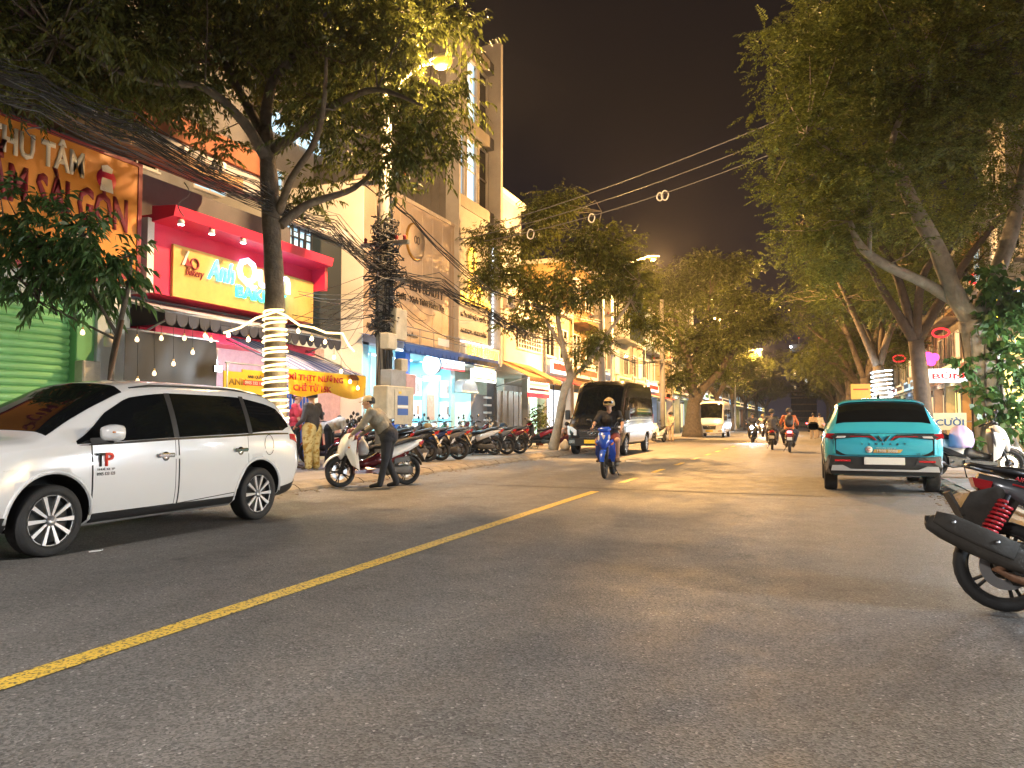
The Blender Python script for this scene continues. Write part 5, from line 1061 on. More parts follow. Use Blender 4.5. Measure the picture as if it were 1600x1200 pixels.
# ---------------------------------------------------------------- vans
def van(label, loc, upper, lower, plate, name='minibus'):
    v = empty(name, loc, PI, label, 'van')
    L3 = Loft([(-3.1, .5, .8, .92, .8, .92, 1.25, .84, 2.5, 2.58), (-3.0, .42, .88, .97, .8, .97, 1.25, .88, 2.58, 2.68), (-2.4, .36, .95, 1.0, .8, 1.0, 1.25, .9, 2.62, 2.74), (0, .34, .96, 1.01, .8, 1.0, 1.24, .9, 2.62, 2.75), (1.3, .34, .96, 1.01, .8, 1.0, 1.22, .88, 2.56, 2.7), (1.75, .34, .96, 1.01, .8, 1.0, 1.2, .85, 2.38, 2.52),
               (2.1, .34, .96, 1.01, .8, .99, 1.18, .84, 1.95, 2.1), (2.4, .34, .95, 1.0, .8, .98, 1.16, .85, 1.55, 1.68), (2.62, .35, .94, .98, .8, .96, 1.12, .86, 1.28, 1.36), (2.85, .36, .9, .93, .8, .9, 1.02, .82, 1.1, 1.17), (3.02, .38, .82, .84, .78, .8, .92, .72, .98, 1.03), (3.1, .42, .68, .7, .72, .66, .8, .6, .86, .9)])
    make_body(L3, upper, v, (2.05, -1.6), .42, 1.02)
    if lower != upper:
        mb = MB().use(lower); L3.patch(mb, [-3.0, -2.04], [2.1, 2.1], [2.95, 2.95], .007, 8, 6); L3.patch(mb, [-1.16, 1.6], [2.1, 2.1], [2.95, 2.95], .007, 20, 6); build_lr(mb, 'lower_panel', v)
    mb = MB().use('window_tint'); L3.patch(mb, [-2.9, -2.7, 1.05, 1.4], [4.12, 4.1, 4.1, 4.1], [4.55, 4.62, 4.62, 4.58], .006, 40, 8); sw_ = build_lr(mb, 'side_window', v)[0]
    mb = MB().use(upper)
    for yy in (-1.7, -.3): mb = MB().use(upper); L3.patch(mb, [yy-.04, yy+.04], [4.08, 4.08], [4.64, 4.64], .009, 2, 6); build_lr(mb, 'window_pillar', sw_)
    mb = MB().use('window_tint'); L3.patch(mb, [1.5, 1.75, 2.3, 2.45], [4.1, 4.08, 4.08, 4.12], [4.66, 4.7, 4.45, 4.2], .006, 16, 6); build_lr(mb, 'door_window', v)
    mb = MB().use('window_tint'); L3.cross(mb, 1.72, 2.55, 5.1, None, .006, 16, 10); ws_ = mb.build('windscreen', None, v)
    mb = MB().use('chrome'); L3.patch(mb, [-3.0, 2.5], [3.98, 3.98], [4.03, 4.03], .007, 30, 1); build_lr(mb, 'belt_trim', v)
    g_ = MB().use('trim_black'); g_.hull([(sx_*.5, 3.0, .98) for sx_ in (-1, 1)]+[(sx_*.42, 3.13, .55) for sx_ in (-1, 1)]+[(sx_*.48, 3.14, .88) for sx_ in (-1, 1)]+[(sx_*.4, 2.95, .5) for sx_ in (-1, 1)]); go_ = g_.build('grille', None, v)
    for k in range(4): MB().use('chrome' if k in (0, 3) else 'dark_metal').bx(-.46+.01*k, .46-.01*k, 3.125, 3.155, .6+k*.08, .625+k*.08, .004).build('grille_bar', None, go_)
    MB().use('chrome').tube([Vector((.13*math.cos(a), 3.165, .78+.065*math.sin(a))) for a in [2*PI*k/18 for k in range(18)]], .013, 6, closed=True).build('emblem', None, go_); MB().use('chrome').tube([(-.05, 3.165, .73), (-.03, 3.165, .83)], .012, 5).tube([(.03, 3.165, .73), (.05, 3.165, .83)], .012, 5).tube([(-.04, 3.165, .77), (.04, 3.165, .79)], .01, 5).build('emblem_letter', None, go_)
    bb = MB().use(upper if upper != 'car_black' else 'trim_black'); bb.hull([(sx_*.98, 2.7, .62) for sx_ in (-1, 1)]+[(sx_*.88, 3.0, .62) for sx_ in (-1, 1)]+[(sx_*.6, 3.17, .58) for sx_ in (-1, 1)]+[(sx_*.6, 3.15, .34) for sx_ in (-1, 1)]+[(sx_*.9, 2.98, .34) for sx_ in (-1, 1)]+[(sx_*.98, 2.7, .36) for sx_ in (-1, 1)]); bb.build('bumper', None, v)
    MB().use(plate).bx(-.26, .26, 3.175, 3.19, .42, .55, .004).build('number_plate', None, v)
    for sx_ in (-1, 1):
        MB().use('clear_lens').hull([(sx_*.54, 3.16, .7), (sx_*.54, 3.15, .88), (sx_*.9, 3.0, .72), (sx_*.96, 2.86, 1.04), (sx_*.74, 3.04, 1.0), (sx_*.96, 2.88, .8)]).build('headlight', None, v)
        MB().use('lamp_chrome').hull([(sx_*.6, 3.165, .42), (sx_*.6, 3.165, .54), (sx_*.84, 3.05, .42), (sx_*.84, 3.05, .54), (sx_*.6, 3.1, .48), (sx_*.8, 3.0, .48)]).build('fog_light', None, v)
        mr = MB().use('trim_black'); mr.bx(sx_*1.1-.09, sx_*1.1+.09, 2.3, 2.42, 1.25, 1.6, .03); mr.tube([(sx_*.95, 2.35, 1.3), (sx_*1.1, 2.36, 1.3)], .025, 6); mr.build('mirror', None, v)
        for ay in (2.05, -1.6): wheel(v, sx_*.89, ay, .345, .2, sx_, 8, split=False)
        MB().use('red_lens').bx(sx_*.86, sx_*.97, -3.12, -3.04, .95, 1.5, .02).build('tail_light', None, v)
    for k in range(3): MB().use('plate_white').obox((.45+.0*k, 2.44-.13*k+.01, 1.5+.2*k), (1, 0, 0), (0, -.5, .85), (0, .85, .5), .07, .06, .003).build('sticker', None, ws_)
    MB().use('plate_white').obox((.3, 2.5, 1.44), (1, 0, 0), (0, -.5, .85), (0, .85, .5), .16, .07, .003).build('card', None, ws_)
    return v
van('black minibus with silver lower sides parked at the kerb before the leaning tree', (-7.12, 29.1, 0), 'car_black', 'van_silver', 'plate_yellow')
van('white minibus parked far along the kerb beside the big forked tree', (-6.9, 60.5, 0), 'car_white', 'car_white', 'plate_yellow')
# ================================================================== scooters and motorbikes (local: nose to +Y, wheels on z = 0)
mat('bike_body', (.5, .5, .5), .25, coat=.5); mat('bike_accent', (.05, .05, .055), .3, coat=.3); mat('bike_seat', (.02, .02, .021), .6, bump=.15, bscale=80); mat('engine', (.09, .085, .08), .55, .5, var=.3, vscale=8); mat('exhaust', (.06, .058, .056), .45, .5)
BC = {'white': (.72, .72, .71), 'black': (.015, .015, .017), 'red': (.3, .012, .02), 'dark red': (.12, .012, .018), 'silver': (.45, .45, .46), 'blue': (.02, .08, .5), 'grey': (.12, .12, .13), 'navy': (.015, .03, .09), 'maroon': (.1, .01, .02), 'green': (.03, .15, .09), 'cream': (.6, .55, .42), 'gloss black': (.01, .01, .011)}
for k_, v_ in BC.items(): mat('paint '+k_, v_, .24, coat=.6)
def bike_wheel(root, y, r, w, n=5):
    t = MB().use('rubber'); h = w/2
    t.lathe([(r*.74, -h*.7), (r*.86, -h), (r*.96, -h*.75), (r, -h*.2), (r, h*.2), (r*.96, h*.75), (r*.86, h), (r*.74, h*.7)], (0, 0, 0), 'X', 28, closed=True); o = t.build('wheel', None, root); o.location = (0, y, r)
    m = MB().use('alloy_dark'); ri = r*.75
    m.lathe([(ri, -h*.7), (ri*.93, -h*.4), (ri*.93, h*.4), (ri, h*.7), (ri*1.02, h*.4), (ri*1.02, -h*.4)], (0, 0, 0), 'X', 28, closed=True)
    for k in range(n):
        a = 2*PI*k/n
        for dd in (-.12, .12):
            u0 = Vector((0, math.cos(a), math.sin(a)))*r*.14; u1 = Vector((0, math.cos(a+dd), math.sin(a+dd)))*ri*.95; m.tube([u0, (u0+u1)/2, u1], [.014, .011, .012], 5)
    m.lathe([(0, -.05), (.045, -.05), (.045, .05), (0, .05)], (0, 0, 0), 'X', 14); m.build('rim', None, o)
    d = MB().use('steel'); d.lathe([(r*.3, .055), (r*.52, .055), (r*.52, .06), (r*.3, .06)], (0, 0, 0), 'X', 24, smooth=False, closed=True); d.build('brake_disc', None, o)
    return o
def arc_fender(y, z, r, a0, a1, w, m, parent, name, n=12):
    mb = MB().use(m); A = []; B = []
    for k in range(n+1):
        a = R(a0+(a1-a0)*k/n); ww = w*(1-.35*abs(2*k/n-1)**2)
        A.append([Vector((x, y+math.cos(a)*(r+.02*(1-(2*x/w)**2)), z+math.sin(a)*(r+.02*(1-(2*x/w)**2)))) for x in [ww*(j/6-.5) for j in range(7)]]); B.append([p*1 for p in A[-1]])
    mb.grid(A, True); mb.grid([[Vector((p.x, y+(p.y-y)*.965, z+(p.z-z)*.965)) for p in r_] for r_ in B], True)
    for ed in ([r_[0] for r_ in A], [r_[-1] for r_ in A], A[0], A[-1]): mb.grid([ed, [Vector((p.x, y+(p.y-y)*.965, z+(p.z-z)*.965)) for p in ed]], False)
    return mb.build(name, None, parent)
def scooter(detail=False, under=False, lit=None, tail=None, name='scooter'):
    t = empty(name); S = MB
    bike_wheel(t, .66, .28, .085); bike_wheel(t, -.62, .28, .105)
    for sx_ in (-1, 1): S().use('dark_metal').tube([(sx_*.065, .66, .28), (sx_*.065, .55, .58), (sx_*.05, .48, .8)], [.018, .022, .022], 7).build('fork', None, t)
    arc_fender(.66, .28, .315, 15, 150, .13, 'bike_body', t, 'front_fender')
    if under:
        S().use('bike_body').sweep([(.6, .62, .1, .1), (.58, .72, .22, .16), (.5, .86, .26, .2), (.42, .97, .24, .12), (.36, 1.02, .14, .06)], 14, 2.6).build('front_cowl', None, t)
        for sx_ in (-1, 1): S().use('bike_body').hull([(sx_*.1, .55, .78), (sx_*.2, .46, .74), (sx_*.22, .38, .5), (sx_*.16, .26, .32), (sx_*.1, .3, .34), (sx_*.1, .46, .6), (sx_*.17, .42, .82)]).build('leg_shield', None, t)
        S().use('bike_accent').sweep([(.38, .72, .14, .14), (.2, .58, .16, .2), (0, .55, .18, .26), (-.15, .6, .2, .22)], 12, 2.6).build('frame_cover', None, t)
    else:
        S().use('bike_body').sweep([(.67, .5, .07, .06), (.65, .58, .2, .12), (.6, .7, .34, .18), (.54, .82, .4, .2), (.48, .92, .36, .16), (.43, .99, .22, .08)], 16, 2.5).build('front_cowl', None, t)
        S().use('bike_accent').sweep([(.42, .3, .3, .05), (.42, .45, .38, .07), (.41, .65, .42, .08), (.39, .82, .4, .07), (.38, .93, .28, .05)], 14, 3).build('leg_shield', None, t)
        for sx_ in (-1, 1): S().use('bike_body').hull([(sx_*.19, .56, .8), (sx_*.21, .46, .6), (sx_*.21, .42, .34), (sx_*.16, .5, .4), (sx_*.12, .62, .66), (sx_*.2, .36, .3), (sx_*.19, .4, .86)]).build('side_shield', None, t)
        S().use('bike_accent').hull([(sx_*.18, yy, zz) for sx_ in (-1, 1) for yy, zz in ((.44, .3), (.44, .24), (-.1, .24), (-.1, .33))]+[(sx_*.12, .2, .36) for sx_ in (-1, 1)]).build('floorboard', None, t)
        S().use('bike_accent').sweep([(.36, .4, .16, .1), (.2, .42, .18, .16), (.02, .46, .22, .22), (-.1, .5, .26, .28)], 12, 2.8).build('centre_tunnel', None, t)
    S().use('clear_lens').hull([(.0, .635, .78), (.0, .6, .9), (.13, .58, .84), (-.13, .58, .84), (.1, .6, .77), (-.1, .6, .77), (.12, .55, .91), (-.12, .55, .91)]).build('headlight', None, t)
    if lit: MB().use('headlight').lathe([(0, .03), (.06, .02), (.07, 0), (0, -.01)], (0, .63, .84), 'Y', 14).build('headlight_glow', None, t)
    for sx_ in (-1, 1): S().use('amber_lens').hull([(sx_*.15, .6, .72), (sx_*.2, .53, .76), (sx_*.19, .54, .7), (sx_*.14, .58, .69), (sx_*.17, .52, .73)]).build('indicator', None, t)
    S().use('bike_accent').sweep([(.5, .96, .14, .06), (.47, 1.02, .3, .09), (.41, 1.05, .26, .07), (.37, 1.05, .1, .04)], 12, 2.6).build('handlebar_cover', None, t)
    S().use('dark_metal').tube([(-.34, .34, 1.02), (-.2, .4, 1.05), (0, .42, 1.03), (.2, .4, 1.05), (.34, .34, 1.02)], .013, 7).build('handlebar', None, t)
    for sx_ in (-1, 1):
        S().use('rubber').tube([(sx_*.24, .385, 1.045), (sx_*.37, .325, 1.01)], .02, 8).build('grip', None, t); S().use('dark_metal').tube([(sx_*.22, .42, 1.04), (sx_*.34, .4, 1.0)], .008, 5).build('brake_lever', None, t)
        m_ = S().use('dark_metal').tube([(sx_*.2, .41, 1.05), (sx_*.24, .43, 1.13), (sx_*.3, .41, 1.2)], .008, 5); mo = m_.build('mirror', None, t); S().use('black_plastic').sweep([(.38, 1.22, .03, .02), (.4, 1.22, .13, .09), (.42, 1.22, .13, .09), (.44, 1.22, .06, .04)], 12, 2.4, x0=sx_*.33).build('mirror_head', None, mo)
    # rear body, seat, tail
    S().use('bike_body').sweep([(.02, .44, .18, .2), (-.12, .5, .27, .3), (-.35, .6, .33, .26), (-.6, .7, .29, .19), (-.8, .77, .2, .12), (-.93, .83, .08, .06)], 16, 2.7).build('side_panel', None, t)
    for sx_ in (-1, 1): S().use('bike_accent').hull([(sx_*.15, -.08, .42), (sx_*.17, -.3, .52), (sx_*.16, -.62, .64), (sx_*.12, -.62, .58), (sx_*.14, -.3, .42), (sx_*.12, -.05, .36), (sx_*.1, -.3, .5)]).build('lower_panel', None, t)
    S().use('bike_seat').sweep([(.1, .66, .14, .05), (.04, .715, .22, .09), (-.12, .73, .28, .1), (-.3, .745, .31, .1), (-.42, .79, .3, .11), (-.62, .84, .27, .09), (-.78, .875, .2, .06), (-.84, .885, .1, .03)], 16, 2.6).build('seat', None, t)
    S().use('dark_metal').tube([(-.12, -.6, .83), (-.13, -.85, .88), (-.08, -.97, .91), (.08, -.97, .91), (.13, -.85, .88), (.12, -.6, .83)], .014, 7).build('grab_rail', None, t)
    S().use('tail_red' if tail else 'red_lens').hull([(sx_*.1, -.86, .8) for sx_ in (-1, 1)]+[(sx_*.06, -.965, .83) for sx_ in (-1, 1)]+[(sx_*.09, -.88, .73) for sx_ in (-1, 1)]+[(sx_*.05, -.95, .77) for sx_ in (-1, 1)]).build('tail_light', None, t)
    for sx_ in (-1, 1): S().use('amber_lens').hull([(sx_*.12, -.84, .76), (sx_*.17, -.82, .74), (sx_*.16, -.88, .73), (sx_*.12, -.9, .72), (sx_*.13, -.86, .7)]).build('indicator', None, t)
    S().use('black_plastic').hull([(sx_*w_, yy, zz) for sx_ in (-1, 1) for w_, yy, zz in ((.1, -.78, .7), (.1, -.86, .68), (.08, -.99, .42), (.07, -.97, .42), (.07, -.84, .6))]).build('rear_fender', None, t)
    S().use('plate_white').obox((0, -.985, .53), (1, 0, 0), (0, -.45, .9), (0, -.9, -.45), .095, .07, .003).build('number_plate', None, t)
    arc_fender(-.62, .28, .31, 60, 165, .12, 'black_plastic', t, 'hugger')
    # engine, belt case, exhaust, shock, stand
    S().use('engine').hull([(sx_*w_, yy, zz) for sx_ in (-1, 1) for w_, yy, zz in ((.1, .0, .22), (.12, -.2, .2), (.12, -.35, .24), (.1, -.35, .4), (.1, -.05, .42), (.08, .05, .32))]).build('engine', None, t)
    S().use('engine').sweep([(-.1, .29, .07, .1), (-.2, .29, .09, .19), (-.4, .285, .085, .15), (-.58, .285, .09, .2), (-.7, .28, .06, .12)], 14, 3, x0=-.115).build('belt_case', None, t)
    S().use('black_plastic').hull([(-.1, -.3, .42), (-.1, -.66, .48), (-.17, -.32, .4), (-.17, -.64, .46), (-.17, -.6, .54), (-.1, -.3, .52), (-.16, -.34, .5)]).build('air_box', None, t)
    S().use('exhaust').tube([(.1, -.1, .22), (.14, -.3, .2), (.15, -.45, .25)], [.018, .02, .03], 8).sweep([(-.42, .25, .05, .05), (-.5, .28, .09, .1), (-.8, .37, .1, .12), (-.93, .41, .08, .1), (-.95, .415, .04, .05)], 12, 2.4, x0=.16).build('exhaust', None, t)
    S().use('steel').hull([(.205, -.52, .26), (.215, -.52, .34), (.215, -.82, .36), (.205, -.8, .44), (.2, -.5, .3), (.2, -.85, .4)]).build('heat_shield', None, t)
    q = [Vector((-.135+.03*math.cos(2*PI*k/8*1.0), -.64+.1*k/56+.03*math.sin(2*PI*k/8)*.4, .32+.3*k/56)) for k in range(57)]
    S().use('steel').tube([(-.135, -.65, .3), (-.135, -.53, .64)], .013, 7).tube([Vector((-.135+.03*math.cos(k*PI/4), -.63+.1*k/56+.028*math.sin(k*PI/4)*.95, .35+.25*k/56-.01*math.sin(k*PI/4))) for k in range(57)], .006, 5).build('shock_absorber', None, t)
    S().use('dark_metal').tube([(-.1, -.05, .24), (-.22, .02, .02)], .011, 6).build('side_stand', None, t)
    for sx_ in (-1, 1): S().use('dark_metal').tube([(sx_*.12, -.28, .3), (sx_*.24, -.3, .3)], .014, 6).build('foot_peg', None, t)
    return t
PROTO = {'s': scooter(), 'u': scooter(under=True)}
USED = set()
def put_bike(label, x, y, rz, body, accent='black', kind='s', lean=-.12, seat=None, group='parked scooters and motorbikes', z=PZ, name=None, proto=None, steer=0):
    p = proto or PROTO[kind]
    r_ = copy_tree(p)
    if name: r_.name = name
    r_.location = (x, y, z); r_.rotation_euler = (0, lean, rz); tag(r_, label, 'motorbike', group)
    sw_ = {'bike_body': MATS['paint '+body], 'bike_accent': MATS['paint '+accent] if accent != 'black' else MATS['black_plastic']}
    recolour(r_, sw_); return r_
# copies are made from clean prototypes: keep two untouched ones
D = R(1)
p = gnd(543, 762); q = gnd(657, 757)
mid = (p+q)/2; MAN_BIKE = put_bike('white black and red scooter at the kerb with a man standing over it', -7.55, 12.42, math.atan2(-(p.x-q.x), p.y-q.y), 'white', 'dark red', lean=.05, z=.0)
MAN_BIKE_RZ = MAN_BIKE.rotation_euler[2]
row = [('black scooter with a white plate next to the white black and red scooter', 684, 722, 100, 'black', 'black'), ('navy blue scooter with a white plate parked second from the white black and red one', 704, 720, 97, 'navy', 'black'),
       ('silver scooter parked in the row before the arched window', 785, 711, 101, 'silver', 'black'), ('dark grey scooter parked beside the silver one', 805, 710, 97, 'grey', 'black'), ('dark red scooter at the end of the row with a helmet on its seat', 825, 709, 98, 'dark red', 'black')]
for lab, px, py, a, b_, ac in row:
    g_ = gnd(px, py, PZ); rz = R(a); put_bike(lab, g_.x-math.sin(rz)*.9*1+.0-.0, g_.y+math.cos(rz)*.9, rz, b_, ac, lean=-.1)
put_bike('red scooter parked behind the leaning tree trunk', -9.9, 28.6, R(75), 'red', 'black')
for lab, x, y, a, b_, k in (('black underbone motorbike parked against the clinic pillar', -10.6, 16.9, 80, 'gloss black', 'u'), ('white scooter parked before the glowing clinic window', -10.9, 18.3, 95, 'white', 's'), ('blue underbone motorbike parked before the clinic door', -10.8, 19.5, 88, 'blue', 'u'), ('cream scooter parked before the clinic light boxes', -10.95, 20.9, 100, 'cream', 's'),
                            ('grey underbone motorbike parked below the round glowing sign', -10.8, 22.1, 84, 'grey', 'u'), ('green scooter parked beside the arched window', -11.0, 23.4, 98, 'green', 's'), ('maroon underbone motorbike parked by the shelf stand', -10.9, 24.9, 92, 'maroon', 'u'), ('silver underbone motorbike parked by the folding gate', -10.7, 26.6, 96, 'silver', 'u'),
                            ('grey scooter squeezed between the navy and silver scooters', -9.75, 19.3, 104, 'grey', 's'), ('black scooter carrying the purple wrapped bundle at the stall', -9.2, 14.95, 118, 'gloss black', 's'), ('red and white scooter beside the bent person at the stall', -10.9, 16.0, 95, 'red', 's')):
    put_bike(lab, x, y, R(a), b_, 'black', k)
put_bike('white scooter standing on the pavement near the white minibus', *gnd(1030, 691).xy, R(165), 'white', 'white', lean=.05, z=0)
BLUE = put_bike('blue motorbike ridden along the road beside the black minibus', -4.11, 16.4, R(186), 'blue', 'blue', 'u', lean=.03, z=0, group='motorbikes being ridden')
g_ = gnd(1233, 707); RED = put_bike('red scooter with glowing tail light ridden away by a person with a backpack', g_.x, g_.y+.6, R(2), 'red', 'black', 's', lean=0, z=0, group='motorbikes being ridden')
MB().use('tail_red').hull([(sx_*.1, -.97, .8) for sx_ in (-1, 1)]+[(sx_*.06, -.985, .84) for sx_ in (-1, 1)]+[(sx_*.08, -.98, .74) for sx_ in (-1, 1)]+[(0, -.94, .8), (0, -.99, .79)]).build('brake_light', None, RED)
DARK = put_bike('dark scooter ridden away just ahead of the red scooter', g_.x-.75, g_.y+3.2, R(2), 'grey', 'black', 's', lean=0, z=0, group='motorbikes being ridden')
ONC = []
for k, (px, py, lab) in enumerate(((1175, 692, 'scooter with a dazzling white headlight coming along the road'), (1191, 683, 'scooter following with a dimmer white headlight'))):
    g_ = gnd(px, py); o = put_bike(lab, g_.x, g_.y+.7, R(180), 'grey' if k else 'black', 'black', 's', lean=0, z=0, group='motorbikes being ridden'); ONC.append(o)
    MB().use('headlight').lathe([(0, .05), (.07, .04), (.09, 0), (0, -.01)], (0, .64, .84), 'Y', 14).build('headlight_glow', None, o)
    lamp('headlight_beam', (0, .75, .84), 160 if k == 0 else 90, (.85, .94, 1.), .08, o, 'SPOT', R(110), rot=(R(78), 0, 0))
p = gnd(1505, 741, PZ); put_bike('white scooter with a black front wheel parked under the vine covered tree', 2.75, 16.6, R(-84), 'white', 'black', 's', lean=-.1)
# purple rain cover on it
for p_ in PROTO.values():
    for o in list(descend(p_))[::-1]: bpy.data.objects.remove(o)
# ---------------------------------------------------------------- detailed dark scooter cut by the frame's edge
FG = scooter(name='scooter'); FG.scale = (1.01, 1.01, 1.01); FG.location = (1.75, 5.72, 0); FG.rotation_euler = (0, -.12, R(-88)); tag(FG, 'dark scooter with red rear shock, long mudguard and dusty engine at the near kerb', 'motorbike')
recolour(FG, {'bike_body': mat('paint_dusk', (.13, .14, .16), .25, .4, coat=.6), 'bike_accent': MATS['black_plastic']})
for o in list(FG.children):
    if o.name.split('.')[0] in ('shock_absorber', 'air_box', 'rear_fender', 'hugger', 'number_plate', 'exhaust', 'heat_shield', 'indicator'): bpy.data.objects.remove(o)
mat('shock_red', (.5, .02, .03), .35); mat('dusty_black', (.04, .034, .028), .75, var=.35, vscale=14, bump=.1, bscale=60); mat('rust_metal', (.2, .1, .055), .7, .4, var=.4, vscale=18)
MB().use('dark_metal').tube([(.15, -.76, .4), (.15, -.6, .72)], .016, 8).build('shock_rod', None, FG)
MB().use('shock_red').tube([Vector((.15+.043*math.cos(k*PI/5), -.745+.13*k/90+.04*math.sin(k*PI/5)*.92, .45+.22*k/90-.02*math.sin(k*PI/5))) for k in range(91)], .0105, 6).build('shock_spring', None, FG)
MB().use('plate_white').tube([(.16, -.74, .44), (.165, -.66, .4)], [.018, .028], 10).build('shock_body', None, FG)
# tail pieces sit further forward on this one
for o in FG.children:
    if o.name.split('.')[0] in ('side_panel', 'seat', 'tail_light', 'grab_rail', 'lower_panel') or (o.name.split('.')[0] == 'indicator' and o.data.vertices[0].co.y < 0): o.location = (0, .19, .0)
gd = MB().use('dusty_black'); gd.sweep([(-.46, .27, .06, .06), (-.52, .3, .11, .13), (-.62, .34, .12, .16), (-.8, .42, .125, .16), (-.97, .5, .12, .14), (-1.05, .535, .1, .1), (-1.07, .545, .05, .05)], 18, 3.2, x0=.19); fo = gd.build('muffler', None, FG)
gd = MB().use('dusty_black'); gd.sweep([(-.6, .375, .03, .11), (-.78, .455, .035, .12), (-.95, .535, .035, .11), (-1.03, .57, .025, .07)], 14, 4, x0=.245); gd.build('muffler_cover', None, fo)
for yy, zz in ((-.7, .43), (-.93, .54)): MB().use('steel').lathe([(0, -.004), (.013, -.004), (.013, .004), (0, .006)], (.264, yy, zz), 'X', 10).build('screw', None, fo)
MB().use('rubber').lathe([(.02, 0), (.03, 0), (.03, .03), (.02, .03)], (.19, -1.075, .545), 'Y', 14, closed=True).build('outlet', None, fo)
gd = MB().use('dusty_black'); gd.hull([(sx_*w_, yy, zz) for sx_ in (-1, 1) for w_, yy, zz in ((.09, -.5, .72), (.1, -.66, .77), (.1, -.8, .73), (.085, -.86, .62), (.08, -.82, .49), (.07, -.76, .46), (.09, -.6, .55))]); gd.build('rear_fender', None, FG)
ab = MB().use('dusty_black'); ab.hull([(.12, -.38, .15), (.12, -.6, .17), (.12, -.67, .3), (.12, -.62, .44), (.12, -.36, .42), (.12, -.3, .28), (.2, -.4, .18), (.2, -.58, .2), (.205, -.64, .3), (.2, -.6, .4), (.2, -.38, .39), (.2, -.34, .28)]); abo = ab.build('radiator_cover', None, FG)
for k in range(8): MB().use('black_plastic').obox((.206, -.585+k*.03, .35), (1, 0, 0), (0, .35, 1), (0, 1, -.35), .006, .032, .006).build('louvre', None, abo)
for k in range(8): MB().use('black_plastic').obox((.206, -.6+k*.03, .255), (1, 0, 0), (0, -.3, 1), (0, 1, .3), .006, .045, .006).build('louvre', None, abo)
MB().use('rust_metal').tube([(.17, -.6, .3), (.2, -.7, .26), (.21, -.62, .22), (.22, -.4, .15), (.2, -.1, .12), (.12, .1, .16)], [.03, .028, .024, .022, .02, .02], 10).build('exhaust_pipe', None, FG)
MB().use('rust_metal').lathe([(0, -.03), (.05, -.03), (.06, 0), (.05, .03), (0, .03)], (.13, -.62, .29), 'X', 14).build('axle_cap', None, FG)
MB().use('dusty_black').obox((0, -.88, .66), (1, 0, 0), (0, -.45, .9), (0, -.9, -.45), .1, .08, .008).build('plate_holder', None, FG)
MB().use('dusty_black').hull([(.13, -.1, .34), (.18, -.3, .5), (.18, -.5, .56), (.18, -.1, .5), (.15, -.5, .48), (.19, -.28, .42)]).build('side_cover', None, FG)
# stripe, and letters on the tail panel
sp_ = MB().use('neon_red' if False else 'shock_red'); sp_.tube([(.172, .03, .61), (.178, -.17, .67), (.165, -.37, .725), (.125, -.57, .785)], .007, 5); sp_.build('stripe', None, FG)
me = text_mesh('AIR BLADE', .2, .026, .003, .01); me.materials.append(MATS['shock_red']); o = link(bpy.data.objects.new('lettering', me), FG); o.matrix_local = basis(o, (.156, -.47, .795), (-.12, .93, -.26), (0, .26, .95))
